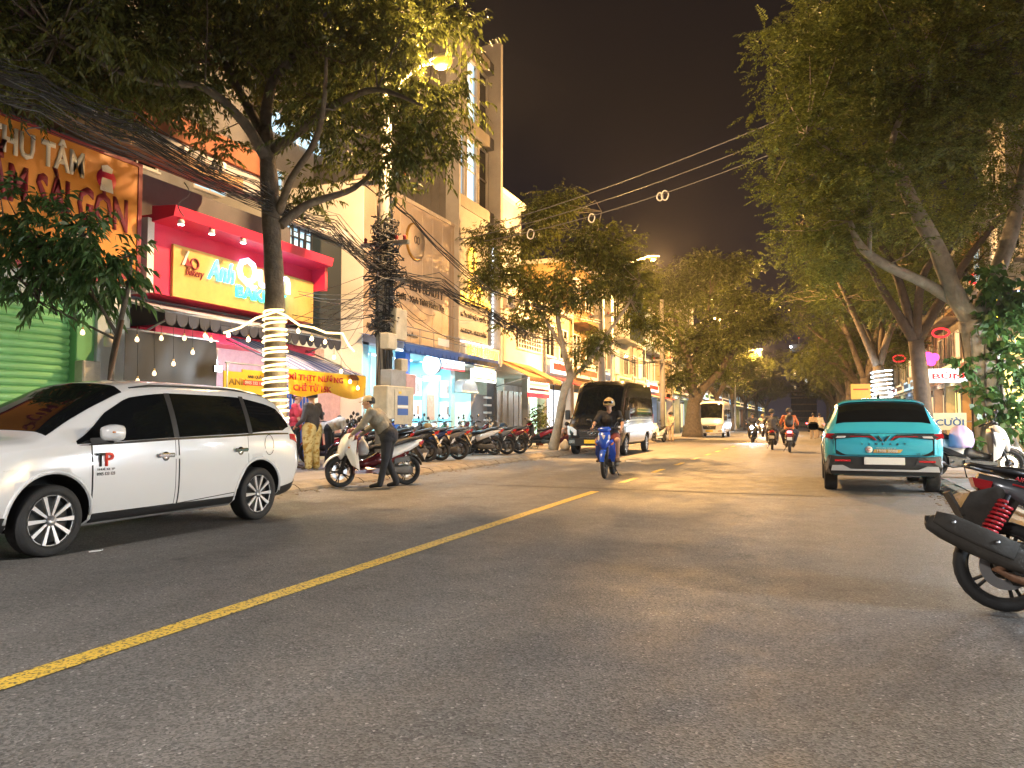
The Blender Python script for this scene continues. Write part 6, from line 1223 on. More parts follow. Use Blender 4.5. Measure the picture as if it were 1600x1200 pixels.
# ================================================================== people: one continuous skin per body, grown from tapered limbs
def capsule(a, b, ra, rb, n=12):
    a, b = Vector(a), Vector(b); d = b-a; L_ = d.length
    if L_ < 1e-5: d = Vector((0, 0, 1)); L_ = 1e-5
    t = d.normalized(); u = t.orthogonal().normalized(); w = t.cross(u); rings = []
    for k in range(-4, 1): th = k/4*PI/2*.98; rings.append((a+t*(ra*math.sin(th)), ra*math.cos(th)))
    for k in range(0, 5): th = k/4*PI/2*.98; rings.append((b+t*(rb*math.sin(th)), rb*math.cos(th)))
    return [[c+(u*math.cos(2*PI*j/n)+w*math.sin(2*PI*j/n))*r for j in range(n)] for c, r in rings]
def person(label, loc, rz, J, wear, voxel=.013, hat=None, hair='hair', group=None, hands=True, sleeves='long', legs='long', bulk=1., skirt=False, leg_w=1.):
    """J: joint positions, local frame facing +Y. wear: top, bottom, shoes materials."""
    V = Vector; top, bot, sh = wear; prim = []                       # (a, b, ra, rb, material)
    def cap(a, b, ra, rb, m): prim.append((V(J[a]) if isinstance(a, str) else V(a), V(J[b]) if isinstance(b, str) else V(b), ra, rb, m))
    pel, che, nek, hed = V(J['pelvis']), V(J['chest']), V(J['neck']), V(J['head'])
    for s in 'LR':
        hip = V(J['hip'+s]); cap(hip, pel, .115*bulk, .115*bulk, bot)
        up_leg_m = bot if legs != 'short' else bot
        k = V(J['knee'+s]); an = V(J['ankle'+s]); to = V(J['toe'+s])
        if legs == 'short':
            m_ = hip+(k-hip)*.72; cap(hip, m_, .098*bulk*leg_w, .088*leg_w, bot); cap(m_, k, .072, .058, 'skin'); cap(k, an, .056, .038, 'skin')
        else:
            cap(hip, k, .098*bulk*leg_w, .072*leg_w, bot); cap(k, an, .068*leg_w, .056*leg_w, bot)
        he = an+(an-k).normalized()*.03; cap(an+V((0, 0, -.02)), to, .046, .034, sh); cap(an, an+V((0, 0, -.03)), .045, .045, sh)
        shd = V(J['sh'+s]); el = V(J['elbow'+s]); wr = V(J['wrist'+s]); cap(shd, che, .075*bulk, .12*bulk, top); cap(nek+V((0, 0, -.05)), shd, .05, .07, top)
        if sleeves == 'long': cap(shd, el, .066*bulk, .052*bulk, top); cap(el, wr, .05*bulk, .038, top)
        else:
            m_ = shd+(el-shd)*.7; cap(shd, m_, .066*bulk, .058*bulk, top); cap(m_, el, .043, .038, 'skin'); cap(el, wr, .038, .026, 'skin')
        if hands:
            d = (wr-el).normalized(); sd = V((1 if s == 'R' else -1, 0, 0)); sd = (sd-d*sd.dot(d)); sd = sd.normalized() if sd.length > .05 else d.orthogonal().normalized(); nn = d.cross(sd)
            cap(wr+d*.02, wr+d*.07, .026, .03, 'skin')
            curl = J.get('curl', .5)
            for k_ in range(4):
                r0 = wr+d*.085+sd*(-.028+.019*k_)*(1); ln = (.062, .072, .068, .052)[k_]; m1 = r0+d*ln*.5+nn*(-.01*curl); m2 = m1+d*ln*.45*(1-curl*.6)+nn*(-.045*curl)
                cap(r0, m1, .0115, .0105, 'skin'); cap(m1, m2, .0105, .009, 'skin')
            t0 = wr+d*.035-sd*.03; t1 = t0-sd*.028+d*.035-nn*.01; cap(t0, t1, .0135, .012, 'skin'); cap(t1, t1+d*.03-nn*.012, .012, .01, 'skin')
    mid = pel+(che-pel)*.5; cap(pel, mid, .14*bulk, .135*bulk, bot if not J.get('shirt_out', True) else top); cap(mid, che, .135*bulk, .15*bulk, top)
    ax = (V(J['shR'])-V(J['shL'])).normalized(); cap(che-ax*.08, che+ax*.08, .125*bulk, .125*bulk, top); cap(mid-ax*.05, mid+ax*.05, .125*bulk, .125*bulk, top); cap(pel-ax*.06+V((0, 0, .03)), pel+ax*.06+V((0, 0, .03)), .125*bulk, .125*bulk, top if J.get('shirt_out', True) else bot)
    cap(nek+V((0, 0, -.04)), hed+V((0, 0, -.06)), .052, .05, 'skin')
    # head with jaw, nose, ears, in its own direction
    f = V(J.get('face', (0, 1, 0))).normalized(); r = f.cross(V((0, 0, 1))).normalized(); u = r.cross(f)
    cap(hed+u*.03-f*.015, hed+u*.02+f*.01, .088, .086, 'skin'); cap(hed+u*.0+f*.02, hed-u*.06+f*.045, .07, .045, 'skin'); cap(hed+f*.09+u*.015, hed+f*.105-u*.018, .01, .014, 'skin')
    for sg_ in (-1, 1): cap(hed+r*sg_*.083-f*.01+u*.01, hed+r*sg_*.085-f*.015-u*.03, .018, .012, 'skin')
    if skirt:
        pass
    mb = MB()
    for a, b, ra, rb, m in prim: mb.rings(capsule(a, b, ra, rb), True, True)
    mb.use('skin'); tmp = mb.build('person', 'skin')
    md = tmp.modifiers.new('r', 'REMESH'); md.mode = 'VOXEL'; md.voxel_size = voxel; sm = tmp.modifiers.new('s', 'SMOOTH'); sm.factor = .5; sm.iterations = 3
    bpy.context.view_layer.update(); me = eval_mesh(tmp); old = tmp.data; bpy.data.objects.remove(tmp); bpy.data.meshes.remove(old)
    n = len(me.polygons); C = np.empty(n*3); me.polygons.foreach_get('center', C); C = C.reshape(-1, 3)
    names = []; best = np.full(n, 1e9); idx = np.zeros(n, int)
    for a, b, ra, rb, m in prim:
        if m not in names: names.append(m)
        A = np.array(a); B = np.array(b); d = B-A; L2_ = max(1e-9, d@d); t = np.clip(((C-A)@d)/L2_, 0, 1); D_ = np.linalg.norm(C-(A+t[:, None]*d), axis=1)-(ra+(rb-ra)*t)
        k = D_ < best; best[k] = D_[k]; idx[k] = names.index(m)
    me.materials.clear()
    for m in names: me.materials.append(MATS[m])
    me.polygons.foreach_set('material_index', idx.astype(np.int32)); me.polygons.foreach_set('use_smooth', np.ones(n, bool)); me.update(); me.name = 'person'
    o = bpy.data.objects.new('person', me); link(o); o.location = loc; o.rotation_euler = (0, 0, rz); tag(o, label, 'person', group)
    # eyes, mouth, hair or headgear as children
    fe = MB().use('hair')
    for sg_ in (-1, 1): fe.rings(capsule(hed+f*.083+r*sg_*.032+u*.02, hed+f*.084+r*sg_*.038+u*.02, .009, .008, 8))
    fe.use('skin_lip').rings(capsule(hed+f*.093-r*.018-u*.048, hed+f*.093+r*.018-u*.048, .007, .007, 8)); fe.build('face', None, o)
    def shell(m, c, rx, ry, rz_, lo, name, n1=16, n2=8):
        q = MB().use(m); rings = []
        for k in range(n2+1):
            th = lo+(PI/2*.985-lo)*k/n2; rings.append([c+(r*math.cos(2*PI*j/n1)*rx+f*math.sin(2*PI*j/n1)*ry)*math.cos(th)+u*math.sin(th)*rz_ for j in range(n1)])
        q.rings(rings, True, True); return q
    hc = hed+u*.03-f*.012
    shell(hair, hc-f*.02, .098, .1, .105, -.5, 'hair').build('hair', None, o) if hat != 'helmet' else None
    if hat and hat[0] == 'cap':
        q = shell(hat[1], hc, .105, .112, .115, .05, 'cap'); fr = hc+f*.1+u*.015
        q.hull([fr+r*.075-f*.03, fr-r*.075-f*.03, fr+r*.06+f*.05-u*.015, fr-r*.06+f*.05-u*.015, fr+f*.075-u*.02, fr+r*.075-f*.03-u*.012, fr-r*.075-f*.03-u*.012, fr+f*.07-u*.03]); q.build('cap', None, o)
    elif hat and hat[0] == 'helmet':
        q = shell(hat[1], hc, .128, .14, .135, -.35, 'helmet'); q.build('helmet', None, o); MB().use('glass_dark').hull([hc+f*.13+r*.09-u*.0, hc+f*.13-r*.09, hc+f*.15+r*.07+u*.05, hc+f*.15-r*.07+u*.05, hc+f*.11+r*.11+u*.04, hc+f*.11-r*.11+u*.04]).build('visor', None, o)
    elif hat and hat[0] == 'hood': shell(hat[1], hc-f*.02, .12, .125, .13, -.7, 'hood').build('hood', None, o)
    return o
mat('skin_lip', (.3, .11, .09), .5)
for k_, v_ in {'tan_sweater': (.24, .22, .175), 'jeans_black': (.018, .02, .026), 'shoe_black': (.012, .012, .012), 'hoodie': (.06, .058, .066), 'yellow_print': (.62, .46, .16), 'red_shirt': (.45, .03, .05), 'pink_cap': (.6, .2, .28), 'white_shirt': (.68, .66, .6), 'black_shirt': (.014, .014, .017),
               'shorts_red': (.12, .02, .03), 'beige_cap': (.5, .4, .24), 'orange_shirt': (.55, .16, .06), 'navy_trousers': (.02, .025, .05), 'beige_dress': (.5, .38, .27), 'sandals': (.12, .08, .05), 'dark_helmet': (.03, .032, .04), 'tan_helmet': (.42, .3, .14), 'beige_trousers': (.4, .32, .24)}.items(): mat(k_, v_, .85, var=.22, vscale=9, bump=.9, bscale=11)
def floral():
    m = MATS['yellow_print']; t = m.node_tree; N = t.nodes; L = t.links; b = N['Principled BSDF']; tcn = N.new('ShaderNodeTexCoord'); n = N.new('ShaderNodeTexNoise'); n.inputs['Scale'].default_value = 11; n.inputs['Detail'].default_value = 2
    L.new(tcn.outputs['Object'], n.inputs['Vector']); r = N.new('ShaderNodeValToRGB'); e0 = r.color_ramp.elements; e0[0].position = .42; e0[0].color = (.42, .25, .05, 1); e0[1].position = .55; e0[1].color = (.68, .56, .26, 1); L.new(n.outputs['Fac'], r.inputs[0]); L.new(r.outputs[0], b.inputs['Base Color'])
floral()
def stand(**k):
    J = dict(pelvis=(0, 0, .93), chest=(0, .01, 1.27), neck=(0, .0, 1.47), head=(0, .03, 1.6), hipL=(-.09, 0, .9), hipR=(.09, 0, .9), kneeL=(-.11, .02, .5), kneeR=(.11, .02, .5), ankleL=(-.12, -.02, .09), ankleR=(.12, -.02, .09), toeL=(-.14, .14, .035), toeR=(.14, .14, .035),
             shL=(-.18, 0, 1.4), shR=(.18, 0, 1.4), elbowL=(-.25, -.03, 1.12), elbowR=(.25, -.03, 1.12), wristL=(-.26, .08, .88), wristR=(.26, .08, .88))
    J.update(k); return J
def ride(**k):          # seated on a scooter whose origin is the midpoint between the wheels
    J = dict(pelvis=(0, -.22, .88), chest=(0, -.14, 1.22), neck=(0, -.1, 1.42), head=(0, -.05, 1.555), hipL=(-.1, -.2, .86), hipR=(.1, -.2, .86), kneeL=(-.22, .22, .78), kneeR=(.22, .22, .78), ankleL=(-.2, .12, .4), ankleR=(.2, .12, .4), toeL=(-.21, .28, .345), toeR=(.21, .28, .345),
             shL=(-.19, -.12, 1.36), shR=(.19, -.12, 1.36), elbowL=(-.31, .06, 1.14), elbowR=(.31, .06, 1.14), wristL=(-.31, .28, 1.05), wristR=(.31, .28, 1.05), curl=1.)
    J.update(k); return J
# man in a tan sweater beside the white scooter
g_ = gnd(606, 762)
person('man in tan sweater and beige cap leaning over his scooter at the kerb', (g_.x, g_.y, 0), R(104), stand(chest=(0, .2, 1.24), neck=(0, .31, 1.41), head=(0, .38, 1.53), shL=(-.18, .27, 1.36), shR=(.18, .26, 1.36), elbowL=(-.24, .42, 1.12), elbowR=(.26, .38, 1.1), wristL=(-.17, .6, .98), wristR=(.2, .58, .95), pelvis=(0, -.02, .93), kneeR=(.12, .04, .49), ankleR=(.15, -.12, .09), toeR=(.17, .04, .035), ankleL=(-.14, .1, .09), toeL=(-.15, .27, .035), face=(-.3, 1, -.1), shirt_out=False), ('tan_sweater', 'jeans_black', 'shoe_black'), .011, ('cap', 'beige_cap'), bulk=1.18)
bgp = g_+Vector((-.62, .12, .72)); bagm = MB().use(mat('plastic_bag', (.7, .68, .62), .4, alpha=1.)); bagm.lathe([(0, -.16), (.09, -.15), (.13, -.08), (.125, 0), (.08, .09), (.03, .15), (.02, .2)], (0, 0, 0), 'Z', 14); o = bagm.build('shopping_bag'); o.location = bgp; tag(o, 'white plastic shopping bag held at the scooter handlebar', 'bag')
# woman in patterned yellow trousers, back to the road
g_ = gnd(487, 734, PZ)
person('person in dark hoodie and wide yellow patterned trousers waiting at the stall', g_, R(84), stand(elbowR=(.4, .1, 1.2), wristR=(.62, .26, 1.13), elbowL=(-.27, .02, 1.1), wristL=(-.26, .2, .98), face=(.2, 1, -.1)), ('hoodie', 'yellow_print', 'sandals'), .012, ('helmet', 'dark_helmet'), leg_w=1.5, bulk=1.12)
p = atX(462, 640, -10.95); person('stall keeper in red polo shirt and pink cap behind the cart', (-10.95, p.y, PZ), R(-62), stand(elbowR=(.26, .12, 1.1), wristR=(.16, .34, 1.05), elbowL=(-.26, .12, 1.1), wristL=(-.12, .34, 1.05)), ('red_shirt', 'jeans_black', 'sandals'), .012, ('cap', 'pink_cap'), sleeves='short')
p = gnd(522, 727, PZ); person('person in white shirt and dark trousers bending forward beside the stall', (-10.35, 15.0, PZ), R(-72), stand(pelvis=(0, -.1, .9), chest=(0, .26, 1.03), neck=(0, .44, 1.02), head=(0, .57, .98), shL=(-.18, .36, 1.05), shR=(.18, .36, 1.05), elbowL=(-.22, .45, .8), elbowR=(.22, .45, .8), wristL=(-.15, .6, .65), wristR=(.15, .6, .65), face=(0, .8, -.6)), ('white_shirt', 'jeans_black', 'shoe_black'), .012)
# riders
def rider(label, bike, J, wear, **k):
    return person(label, bike.location, bike.rotation_euler[2], J, wear, group='people riding motorbikes', **k)
rider('rider in black T-shirt, shorts and tan helmet on the blue motorbike', BLUE, ride(), ('black_shirt', 'shorts_red', 'sandals'), voxel=.011, hat=('helmet', 'tan_helmet'), sleeves='short', legs='short', bulk=1.1)
rd_ = rider('rider in orange shirt with a black backpack on the red scooter', RED, ride(kneeL=(-.28, .18, .76), kneeR=(.3, .18, .76)), ('orange_shirt', 'navy_trousers', 'shoe_black'), voxel=.014, hat=('helmet', 'dark_helmet'), bulk=1.1)
bkp = MB().use('black_plastic'); bkp.sweep([(-.42, .98, .2, .1), (-.44, 1.05, .3, .2), (-.42, 1.2, .32, .22), (-.38, 1.36, .28, .18), (-.34, 1.43, .16, .08)], 14, 3.2); o = bkp.build('backpack'); o.location = RED.location; o.rotation_euler = RED.rotation_euler; tag(o, 'black backpack on the back of the orange shirted rider', 'backpack')
rider('rider in dark jacket on the dark scooter ahead of the red one', DARK, ride(), ('hoodie', 'navy_trousers', 'shoe_black'), voxel=.016, hat=('helmet', 'dark_helmet'))
rider('rider behind the dazzling headlight of the oncoming scooter', ONC[0], ride(), ('navy_trousers', 'jeans_black', 'shoe_black'), voxel=.018, hat=('helmet', 'dark_helmet'))
rider('rider in white shirt following behind the dazzling headlight', ONC[1], ride(), ('white_shirt', 'jeans_black', 'shoe_black'), voxel=.018, hat=('helmet', 'tan_helmet'))
# others
g_ = gnd(884, 703, PZ); person('bare backed person in red shorts crouching between the tree and the minibus', (g_.x-.35, g_.y+.5, PZ), R(-60), stand(pelvis=(0, -.1, .32), chest=(0, .08, .64), neck=(0, .2, .8), head=(0, .28, .92), hipL=(-.1, -.08, .32), hipR=(.1, -.08, .32), kneeL=(-.18, .26, .48), kneeR=(.18, .26, .48), ankleL=(-.14, .08, .09), ankleR=(.14, .08, .09), toeL=(-.16, .24, .035), toeR=(.16, .24, .035), shL=(-.18, .12, .74), shR=(.18, .12, .74), elbowL=(-.24, .3, .55), elbowR=(.24, .3, .55), wristL=(-.12, .45, .45), wristR=(.12, .45, .45), shirt_out=False), ('skin', 'shorts_red', 'sandals'), .014)
g_ = gnd(877, 705, PZ); o = MB().use('plastic_bag').lathe([(0, 0), (.15, .02), (.2, .12), (.17, .26), (.08, .34), (.04, .4)], (0, 0, 0), 'Z', 14).build('rubbish_bag'); o.location = (-8.5, 27.3, PZ); tag(o, 'white rubbish bag at the foot of the leaning tree by the minibus', 'bag')
g_ = gnd(1036, 690); person('person in beige clothes standing at the white scooter', (g_.x+.45, g_.y+.2, 0), R(150), stand(elbowL=(-.25, .15, 1.12), wristL=(-.2, .38, 1.05)), ('beige_dress', 'beige_trousers', 'sandals'), .018, ('helmet', 'dark_helmet'))
for k, (px, py, wear_, lab) in enumerate(((1271, 686, ('beige_dress', 'beige_trousers', 'sandals'), 'pedestrian in long beige clothes walking beyond the teal car'), (1281, 685, ('white_shirt', 'beige_trousers', 'sandals'), 'pedestrian in white top walking beside the one in beige'))):
    g_ = gnd(px, py); person(lab, g_, R(12), stand(kneeL=(-.1, .12, .5), ankleL=(-.1, .16, .09), toeL=(-.1, .32, .04), ankleR=(.1, -.16, .1), toeR=(.1, 0, .035)), wear_, .02, leg_w=1.3)
# ================================================================== trees and plants
def atD(px, py, dep): return _o+ray(px, py)*dep
def depth_of(x, y): return _fw.x*x+_fw.y*y
leafmat('leaf_lance', (.1, .115, .024)); leafmat('leaf_fern', (.15, .18, .036)); leafmat('leaf_dark', (.1, .13, .03)); leafmat('leaf_sapling', (.08, .16, .045), .4); leafmat('leaf_vine', (.06, .13, .03), .4, .3); leafmat('leaf_far', (.1, .12, .03))
def unit(a): return a/np.maximum(1e-9, np.linalg.norm(a, axis=1))[:, None]
def leaf_mesh(name, C, Dr, k, twig, ll, lw, m, droop=.4, flat=.0, fern=False):
    """C: twig bases (n,3), Dr: twig directions; k leaves on each, set alternately"""
    if fern: Dr = unit(Dr*np.array([1, 1, .5])+np.array([0, 0, -.08]))
    n = len(C); up = np.tile([0, 0, 1.], (n, 1)); S = unit(np.cross(Dr, up)+RNG.normal(0, .05, (n, 3))); Nn = unit(np.cross(S, Dr)); P = []; 
    tw = twig*RNG.uniform(.7, 1.25, n)[:, None]
    for i in range(k):
        u = (i//2*2+1)/k; sg_ = 1 if i % 2 else -1
        base = C+Dr*tw*u+np.array([0, 0, -droop*.25])*(u**2)*tw
        if fern: d = unit(S*sg_+Dr*.45+Nn*RNG.normal(0, .35, (n, 1))+np.array([0, 0, -droop*.35])); w = unit(Dr-d*np.sum(Dr*d, 1)[:, None]); L_ = ll*(1-.45*abs(2*u-.9))
        else: d = unit(S*sg_*RNG.uniform(.4, 1, (n, 1))+Dr*.7+RNG.normal(0, .3, (n, 3))+np.array([0, 0, -droop])); w = unit(np.cross(d, RNG.normal(0, 1, (n, 3)))); L_ = ll
        L2_ = L_*RNG.uniform(.7, 1.2, (n, 1)); W2 = lw*RNG.uniform(.75, 1.2, (n, 1)); bend = np.array([0, 0, -1.])*L2_*.12*droop
        P.append(np.stack([base, base+d*L2_*.45+w*W2*.5, base+d*L2_+bend*2, base+d*L2_*.45-w*W2*.5], 1))
    V = np.concatenate(P).reshape(-1, 3); q = len(V)//4
    me = bpy.data.meshes.new(name); me.vertices.add(len(V)); me.vertices.foreach_set('co', V.ravel().astype(np.float32))
    me.loops.add(q*4); me.loops.foreach_set('vertex_index', np.arange(q*4, dtype=np.int32)); me.polygons.add(q); me.polygons.foreach_set('loop_start', np.arange(0, q*4, 4, dtype=np.int32))
    me.update(calc_edges=True); me.materials.append(MATS[m]); return me
def in_clumps(cl, n, shell=.45, sub=0):
    cl = np.array(cl, float)
    if sub:                                                # every clump breaks up into flat sprays with gaps between
        out = []
        for c in cl:
            k = max(5, int(sub*(c[3]*c[4])**.5*2.2)); d = unit(RNG.normal(0, 1, (k, 3))); r = RNG.uniform(.35, 1., k)[:, None]; q = c[:3]+d*r*c[3:6]; s = RNG.uniform(.26, .46, (k, 1))*np.minimum(1.25, c[3]**.5)
            out.append(np.hstack([q, s, s, s*.42]))
        cl = np.vstack(out)
    w = cl[:, 3]*cl[:, 4]*cl[:, 5]; w = w**.75; w /= w.sum(); i = RNG.choice(len(cl), n, p=w); d = unit(RNG.normal(0, 1, (n, 3))); r = RNG.uniform(0, 1, n)**shell
    return cl[i, :3]+d*r[:, None]*cl[i, 3:6], unit(d*np.array([1, 1, .6])+RNG.normal(0, .45, (n, 3))+np.array([0, 0, -.12]))
def branch_tubes(root, name, paths, m, n=9):
    """paths: list of (points, radii): one continuous tube each"""
    for nm, pts, rad in paths:
        P = [Vector(p) for p in pts]; Q = []; rr = []
        for i in range(len(P)-1):                           # Catmull-Rom, 4 steps
            p0, p1, p2, p3 = P[max(i-1, 0)], P[i], P[i+1], P[min(i+2, len(P)-1)]
            for s in range(4):
                t = s/4; Q.append(.5*((2*p1)+(p2-p0)*t+(2*p0-5*p1+4*p2-p3)*t*t+(3*p1-p0-3*p2+p3)*t**3)); rr.append((rad[i]+(rad[i+1]-rad[i])*t)*random.uniform(.94, 1.06))
        Q.append(P[-1]); rr.append(rad[-1]); MB().use(m).tube(Q, rr, n).build(nm, None, root)
def rnd_twigs(mb, src, C, n, m, r0=.018):
    for i in RNG.choice(len(C), n, replace=False):
        p = Vector(C[i]); s = min(src, key=lambda q: (Vector(q)-p).length); s = Vector(s); md = (s+p)/2+Vector(RNG.normal(0, .15, 3)); mb.tube([s, md, p], [r0, r0*.7, r0*.3], 5, cap=False)
def tree(label, base, paths, clumps, n, k, ll, lw, leaf, bark, twig=.45, fern=False, droop=.4, name='street_tree', twigs=60, group='street trees', shell=.45, gap=None, sub=9):
    root = empty(name, (0, 0, 0), 0, label, 'tree', group); b = Vector(base)
    root.location = b; loc = lambda p: Vector(p)-b
    branch_tubes(root, 'trunk', [(nm, [loc(p) for p in pts], rad) for nm, pts, rad in paths], bark)
    C, Dr = in_clumps(clumps, n, shell, sub)
    if gap is not None:                                   # leaves trimmed away around the lamp
        g0 = np.array(gap[0]); g1 = np.array(gap[1]); d = g1-g0; t = np.clip(((C-g0)@d)/(d@d), 0, 1); keep = np.linalg.norm(C-(g0+t[:, None]*d), axis=1) > gap[2]; C = C[keep]; Dr = Dr[keep]
    C = C-np.array(b)
    me = leaf_mesh('crown', C, Dr, k, twig, ll, lw, leaf, droop, 0, fern); o = bpy.data.objects.new('crown', me); link(o, root)
    src = [loc(p) for nm, pts, rad in paths for p in pts[1:]]
    tw = MB().use(bark); rnd_twigs(tw, src, C, twigs, bark); t_ = tw.build('twigs', None, root, fix=False); tag(t_, kind='stuff')
    return root
# ---------------------------------------------------------------- big tree whose trunk is wrapped in lights
T1 = Vector((-8.8, 11.15, PZ)); D1 = depth_of(-8.8, 11.15)
def a1(px, py, dd=0.): return atD(px, py, D1+dd)
trunk1 = [T1, a1(430, 560), a1(429, 450), a1(424, 350), a1(420, 270), a1(414, 200)]
paths1 = [('trunk', trunk1, [.22, .185, .17, .16, .15, .13]), ('limb', [a1(416, 225), a1(395, 180, .3), a1(350, 95, .8), a1(335, 20, 1.0), a1(320, -90, 1.2)], [.11, .09, .07, .05, .03]), ('limb', [a1(418, 250), a1(380, 190, -.5), a1(320, 138, -1.0), a1(250, 130, -1.4), a1(180, 110, -1.8), a1(90, 60, -2.2)], [.11, .085, .065, .05, .035, .02]),
          ('limb', [a1(414, 205), a1(425, 130, .2), a1(470, 70, .5), a1(490, -30, .9), a1(500, -120, 1)], [.11, .09, .07, .05, .03]), ('limb', [a1(428, 235), a1(480, 195, -.3), a1(530, 160, -.8), a1(590, 140, -1.4), a1(660, 165, -1.8)], [.10, .085, .065, .045, .02]), ('limb', [a1(438, 352), a1(480, 320, .3), a1(540, 300, .6), a1(565, 285, .8), a1(620, 240, 1.2)], [.09, .075, .06, .045, .02]),
          ('limb', [a1(436, 330), a1(455, 280, -.5), a1(490, 225, -1.), a1(505, 170, -1.5), a1(510, 90, -2)], [.08, .065, .05, .04, .02])]
cl1 = []
for px, py, dd, rx, rz_ in ((60, 60, -1, 1.7, 1.0), (180, 60, 0, 1.8, 1.1), (300, 50, .5, 1.8, 1.2), (110, 110, -1.5, 1.2, .6), (250, 120, -1, 1.3, .6), (420, 40, .5, 1.7, 1.2), (540, 60, .8, 1.6, 1.2), (640, 70, .5, 1.2, 1.0), (560, 170, -.5, 1.2, .8), (640, 190, .3, 1.0, .8), (500, 130, 1.5, 1.4, .9), (620, 265, .6, .75, .45), (560, 250, .9, .6, .4), (470, 290, .8, .6, .4), (350, 230, 1, .5, .35), (60, 10, -3, 1.8, 1.2), (220, -60, 0, 2.4, 1.4), (460, -70, 0, 2.4, 1.4), (620, -20, 1.5, 1.4, 1.0), (690, 230, .8, .45, .4), (660, 130, 1.2, .9, .7), (680, 30, .8, .75, .6), (20, 150, -.6, .9, .4)):
    p = a1(px, py, dd); cl1.append((p.x, p.y, p.z, rx, rx, rz_))
tree('big street tree with lights wrapped around its trunk beside the stall', T1, paths1, cl1, 6200, 14, .125, .042, 'leaf_lance', 'bark', .42, droop=.75, twigs=150, gap=(Vector(from_px(682, 97, -7.5)), Vector(from_px(682, 97, -7.5))*.66+Vector((0, 0, CAM_H*.34)), .42))
# warm light strip coiled round the trunk
cs = MB().use('led_warm'); pts = []; z0, z1 = .95, atX(430, 487, -8.8).z; ntn = 21
for k in range(ntn*10+1):
    u = k/(ntn*10); z = z0+(z1-z0)*u; t_ = (z-PZ)/(trunk1[1].z-PZ) if z < trunk1[1].z else 1+(z-trunk1[1].z)/(trunk1[2].z-trunk1[1].z); c = trunk1[0].lerp(trunk1[1], t_) if t_ <= 1 else trunk1[1].lerp(trunk1[2], t_-1)
    a = 2*PI*k/10; rr_ = .222-.03*u+.008*math.sin(k*1.7); pts.append(Vector((c.x+rr_*math.cos(a), c.y+rr_*math.sin(a), z+.02*math.sin(k*.37))))
st_ = empty('light_strip', T1, 0, 'warm white light strip coiled tightly round the big tree trunk', 'light strip'); cs.tube([p-T1 for p in pts], .021, 6).build('coil', None, st_)
tail = [a1(430, 487, -.25), a1(400, 497, -.3), a1(375, 512, -.2), a1(350, 520, 0)]; tail2 = [a1(430, 486, -.25), a1(445, 492, -.2), a1(468, 508, 0), a1(490, 512, .3), a1(510, 520, .5), a1(535, 521, .8), a1(545, 540, 1), a1(553, 549, 1.2)]
for tl in (tail, tail2): MB().use('led_warm').tube([p-T1 for p in tl], .02, 6).build('strand', None, st_)
for z in (1.3, 2.0, 2.7): lamp('strip_light', (.35, -.15, z), 7, (1, .8, .45), .2, st_)
# ---------------------------------------------------------------- sapling before the green shutter
TS = Vector((-8.75, 7.6, PZ)); DS = depth_of(-8.75, 7.6); aS = lambda px, py, dd=0.: atD(px, py, DS+dd)
cS = [(*aS(px, py, dd), r, r, rz_) for px, py, dd, r, rz_ in ((40, 420, 0, .42, .32), (110, 400, .1, .45, .35), (165, 430, 0, .3, .28), (90, 350, 0, .36, .3), (150, 380, -.2, .3, .26), (20, 360, .2, .35, .28), (190, 405, .1, .2, .25), (70, 460, 0, .35, .2), (140, 470, .2, .25, .15), (20, 310, 0, .25, .15), (200, 455, 0, .12, .12))]
tree('young street tree with long drooping leaves tied to a stake before the green shutter', TS, [('trunk', [TS, aS(172, 600), aS(182, 530), aS(200, 450), aS(205, 400)], [.05, .042, .038, .03, .02]), ('limb', [aS(184, 525), aS(150, 470), aS(100, 420), aS(60, 380)], [.025, .02, .015, .008]), ('limb', [aS(195, 470), aS(160, 420), aS(130, 370), aS(110, 330)], [.022, .018, .012, .006]), ('limb', [aS(180, 530), aS(120, 500), aS(60, 470)], [.018, .014, .006])], cS, 300, 12, .17, .045, 'leaf_sapling', 'bark', .3, droop=.8, twigs=30, sub=0)
o = MB().use('wood').tube([TS+Vector((-.18, -.2, 0)), aS(192, 500, -.03)], .022, 7).build('tree_stake'); tag(o, 'thin wooden stake supporting the young street tree', 'stake')
# ---------------------------------------------------------------- leaning tree beside the black minibus
T2 = Vector((-8.85, 26.9, PZ)); D2 = depth_of(T2.x, T2.y); a2 = lambda px, py, dd=0.: atD(px, py, D2+dd)
c2 = [(*a2(px, py, dd), r, r, rz_) for px, py, dd, r, rz_ in ((790, 420, 0, 1.3, .9), (850, 350, .5, 1.5, 1.0), (930, 380, 0, 1.5, 1.0), (880, 450, -.5, 1.6, .9), (960, 450, .5, 1.3, .9), (1000, 500, 1, 1.0, .6), (1030, 530, 1.5, .7, .45), (830, 490, 0, 1.1, .6), (770, 370, 0, .9, .6), (870, 310, 1, 1.0, .5), (930, 530, 0, .9, .5), (985, 420, 1.2, 1.0, .8), (900, 565, -.4, .5, .3), (760, 440, -.3, .6, .5))]
tree('leaning street tree with pale trunk beside the black minibus', T2, [('trunk', [T2, a2(872, 665), a2(882, 610), a2(891, 588), a2(880, 545), a2(872, 500), a2(868, 450)], [.2, .16, .15, .14, .11, .09, .06]), ('limb', [a2(891, 590), a2(915, 570), a2(950, 520), a2(985, 470), a2(1000, 440)], [.09, .08, .06, .045, .02]), ('limb', [a2(880, 545), a2(840, 480), a2(800, 420), a2(780, 380)], [.07, .055, .04, .02]), ('limb', [a2(870, 480), a2(900, 420), a2(930, 370), a2(940, 330)], [.06, .05, .035, .02])], c2, 4200, 12, .13, .045, 'leaf_lance', 'bark_pale', .45, droop=.6, twigs=80)
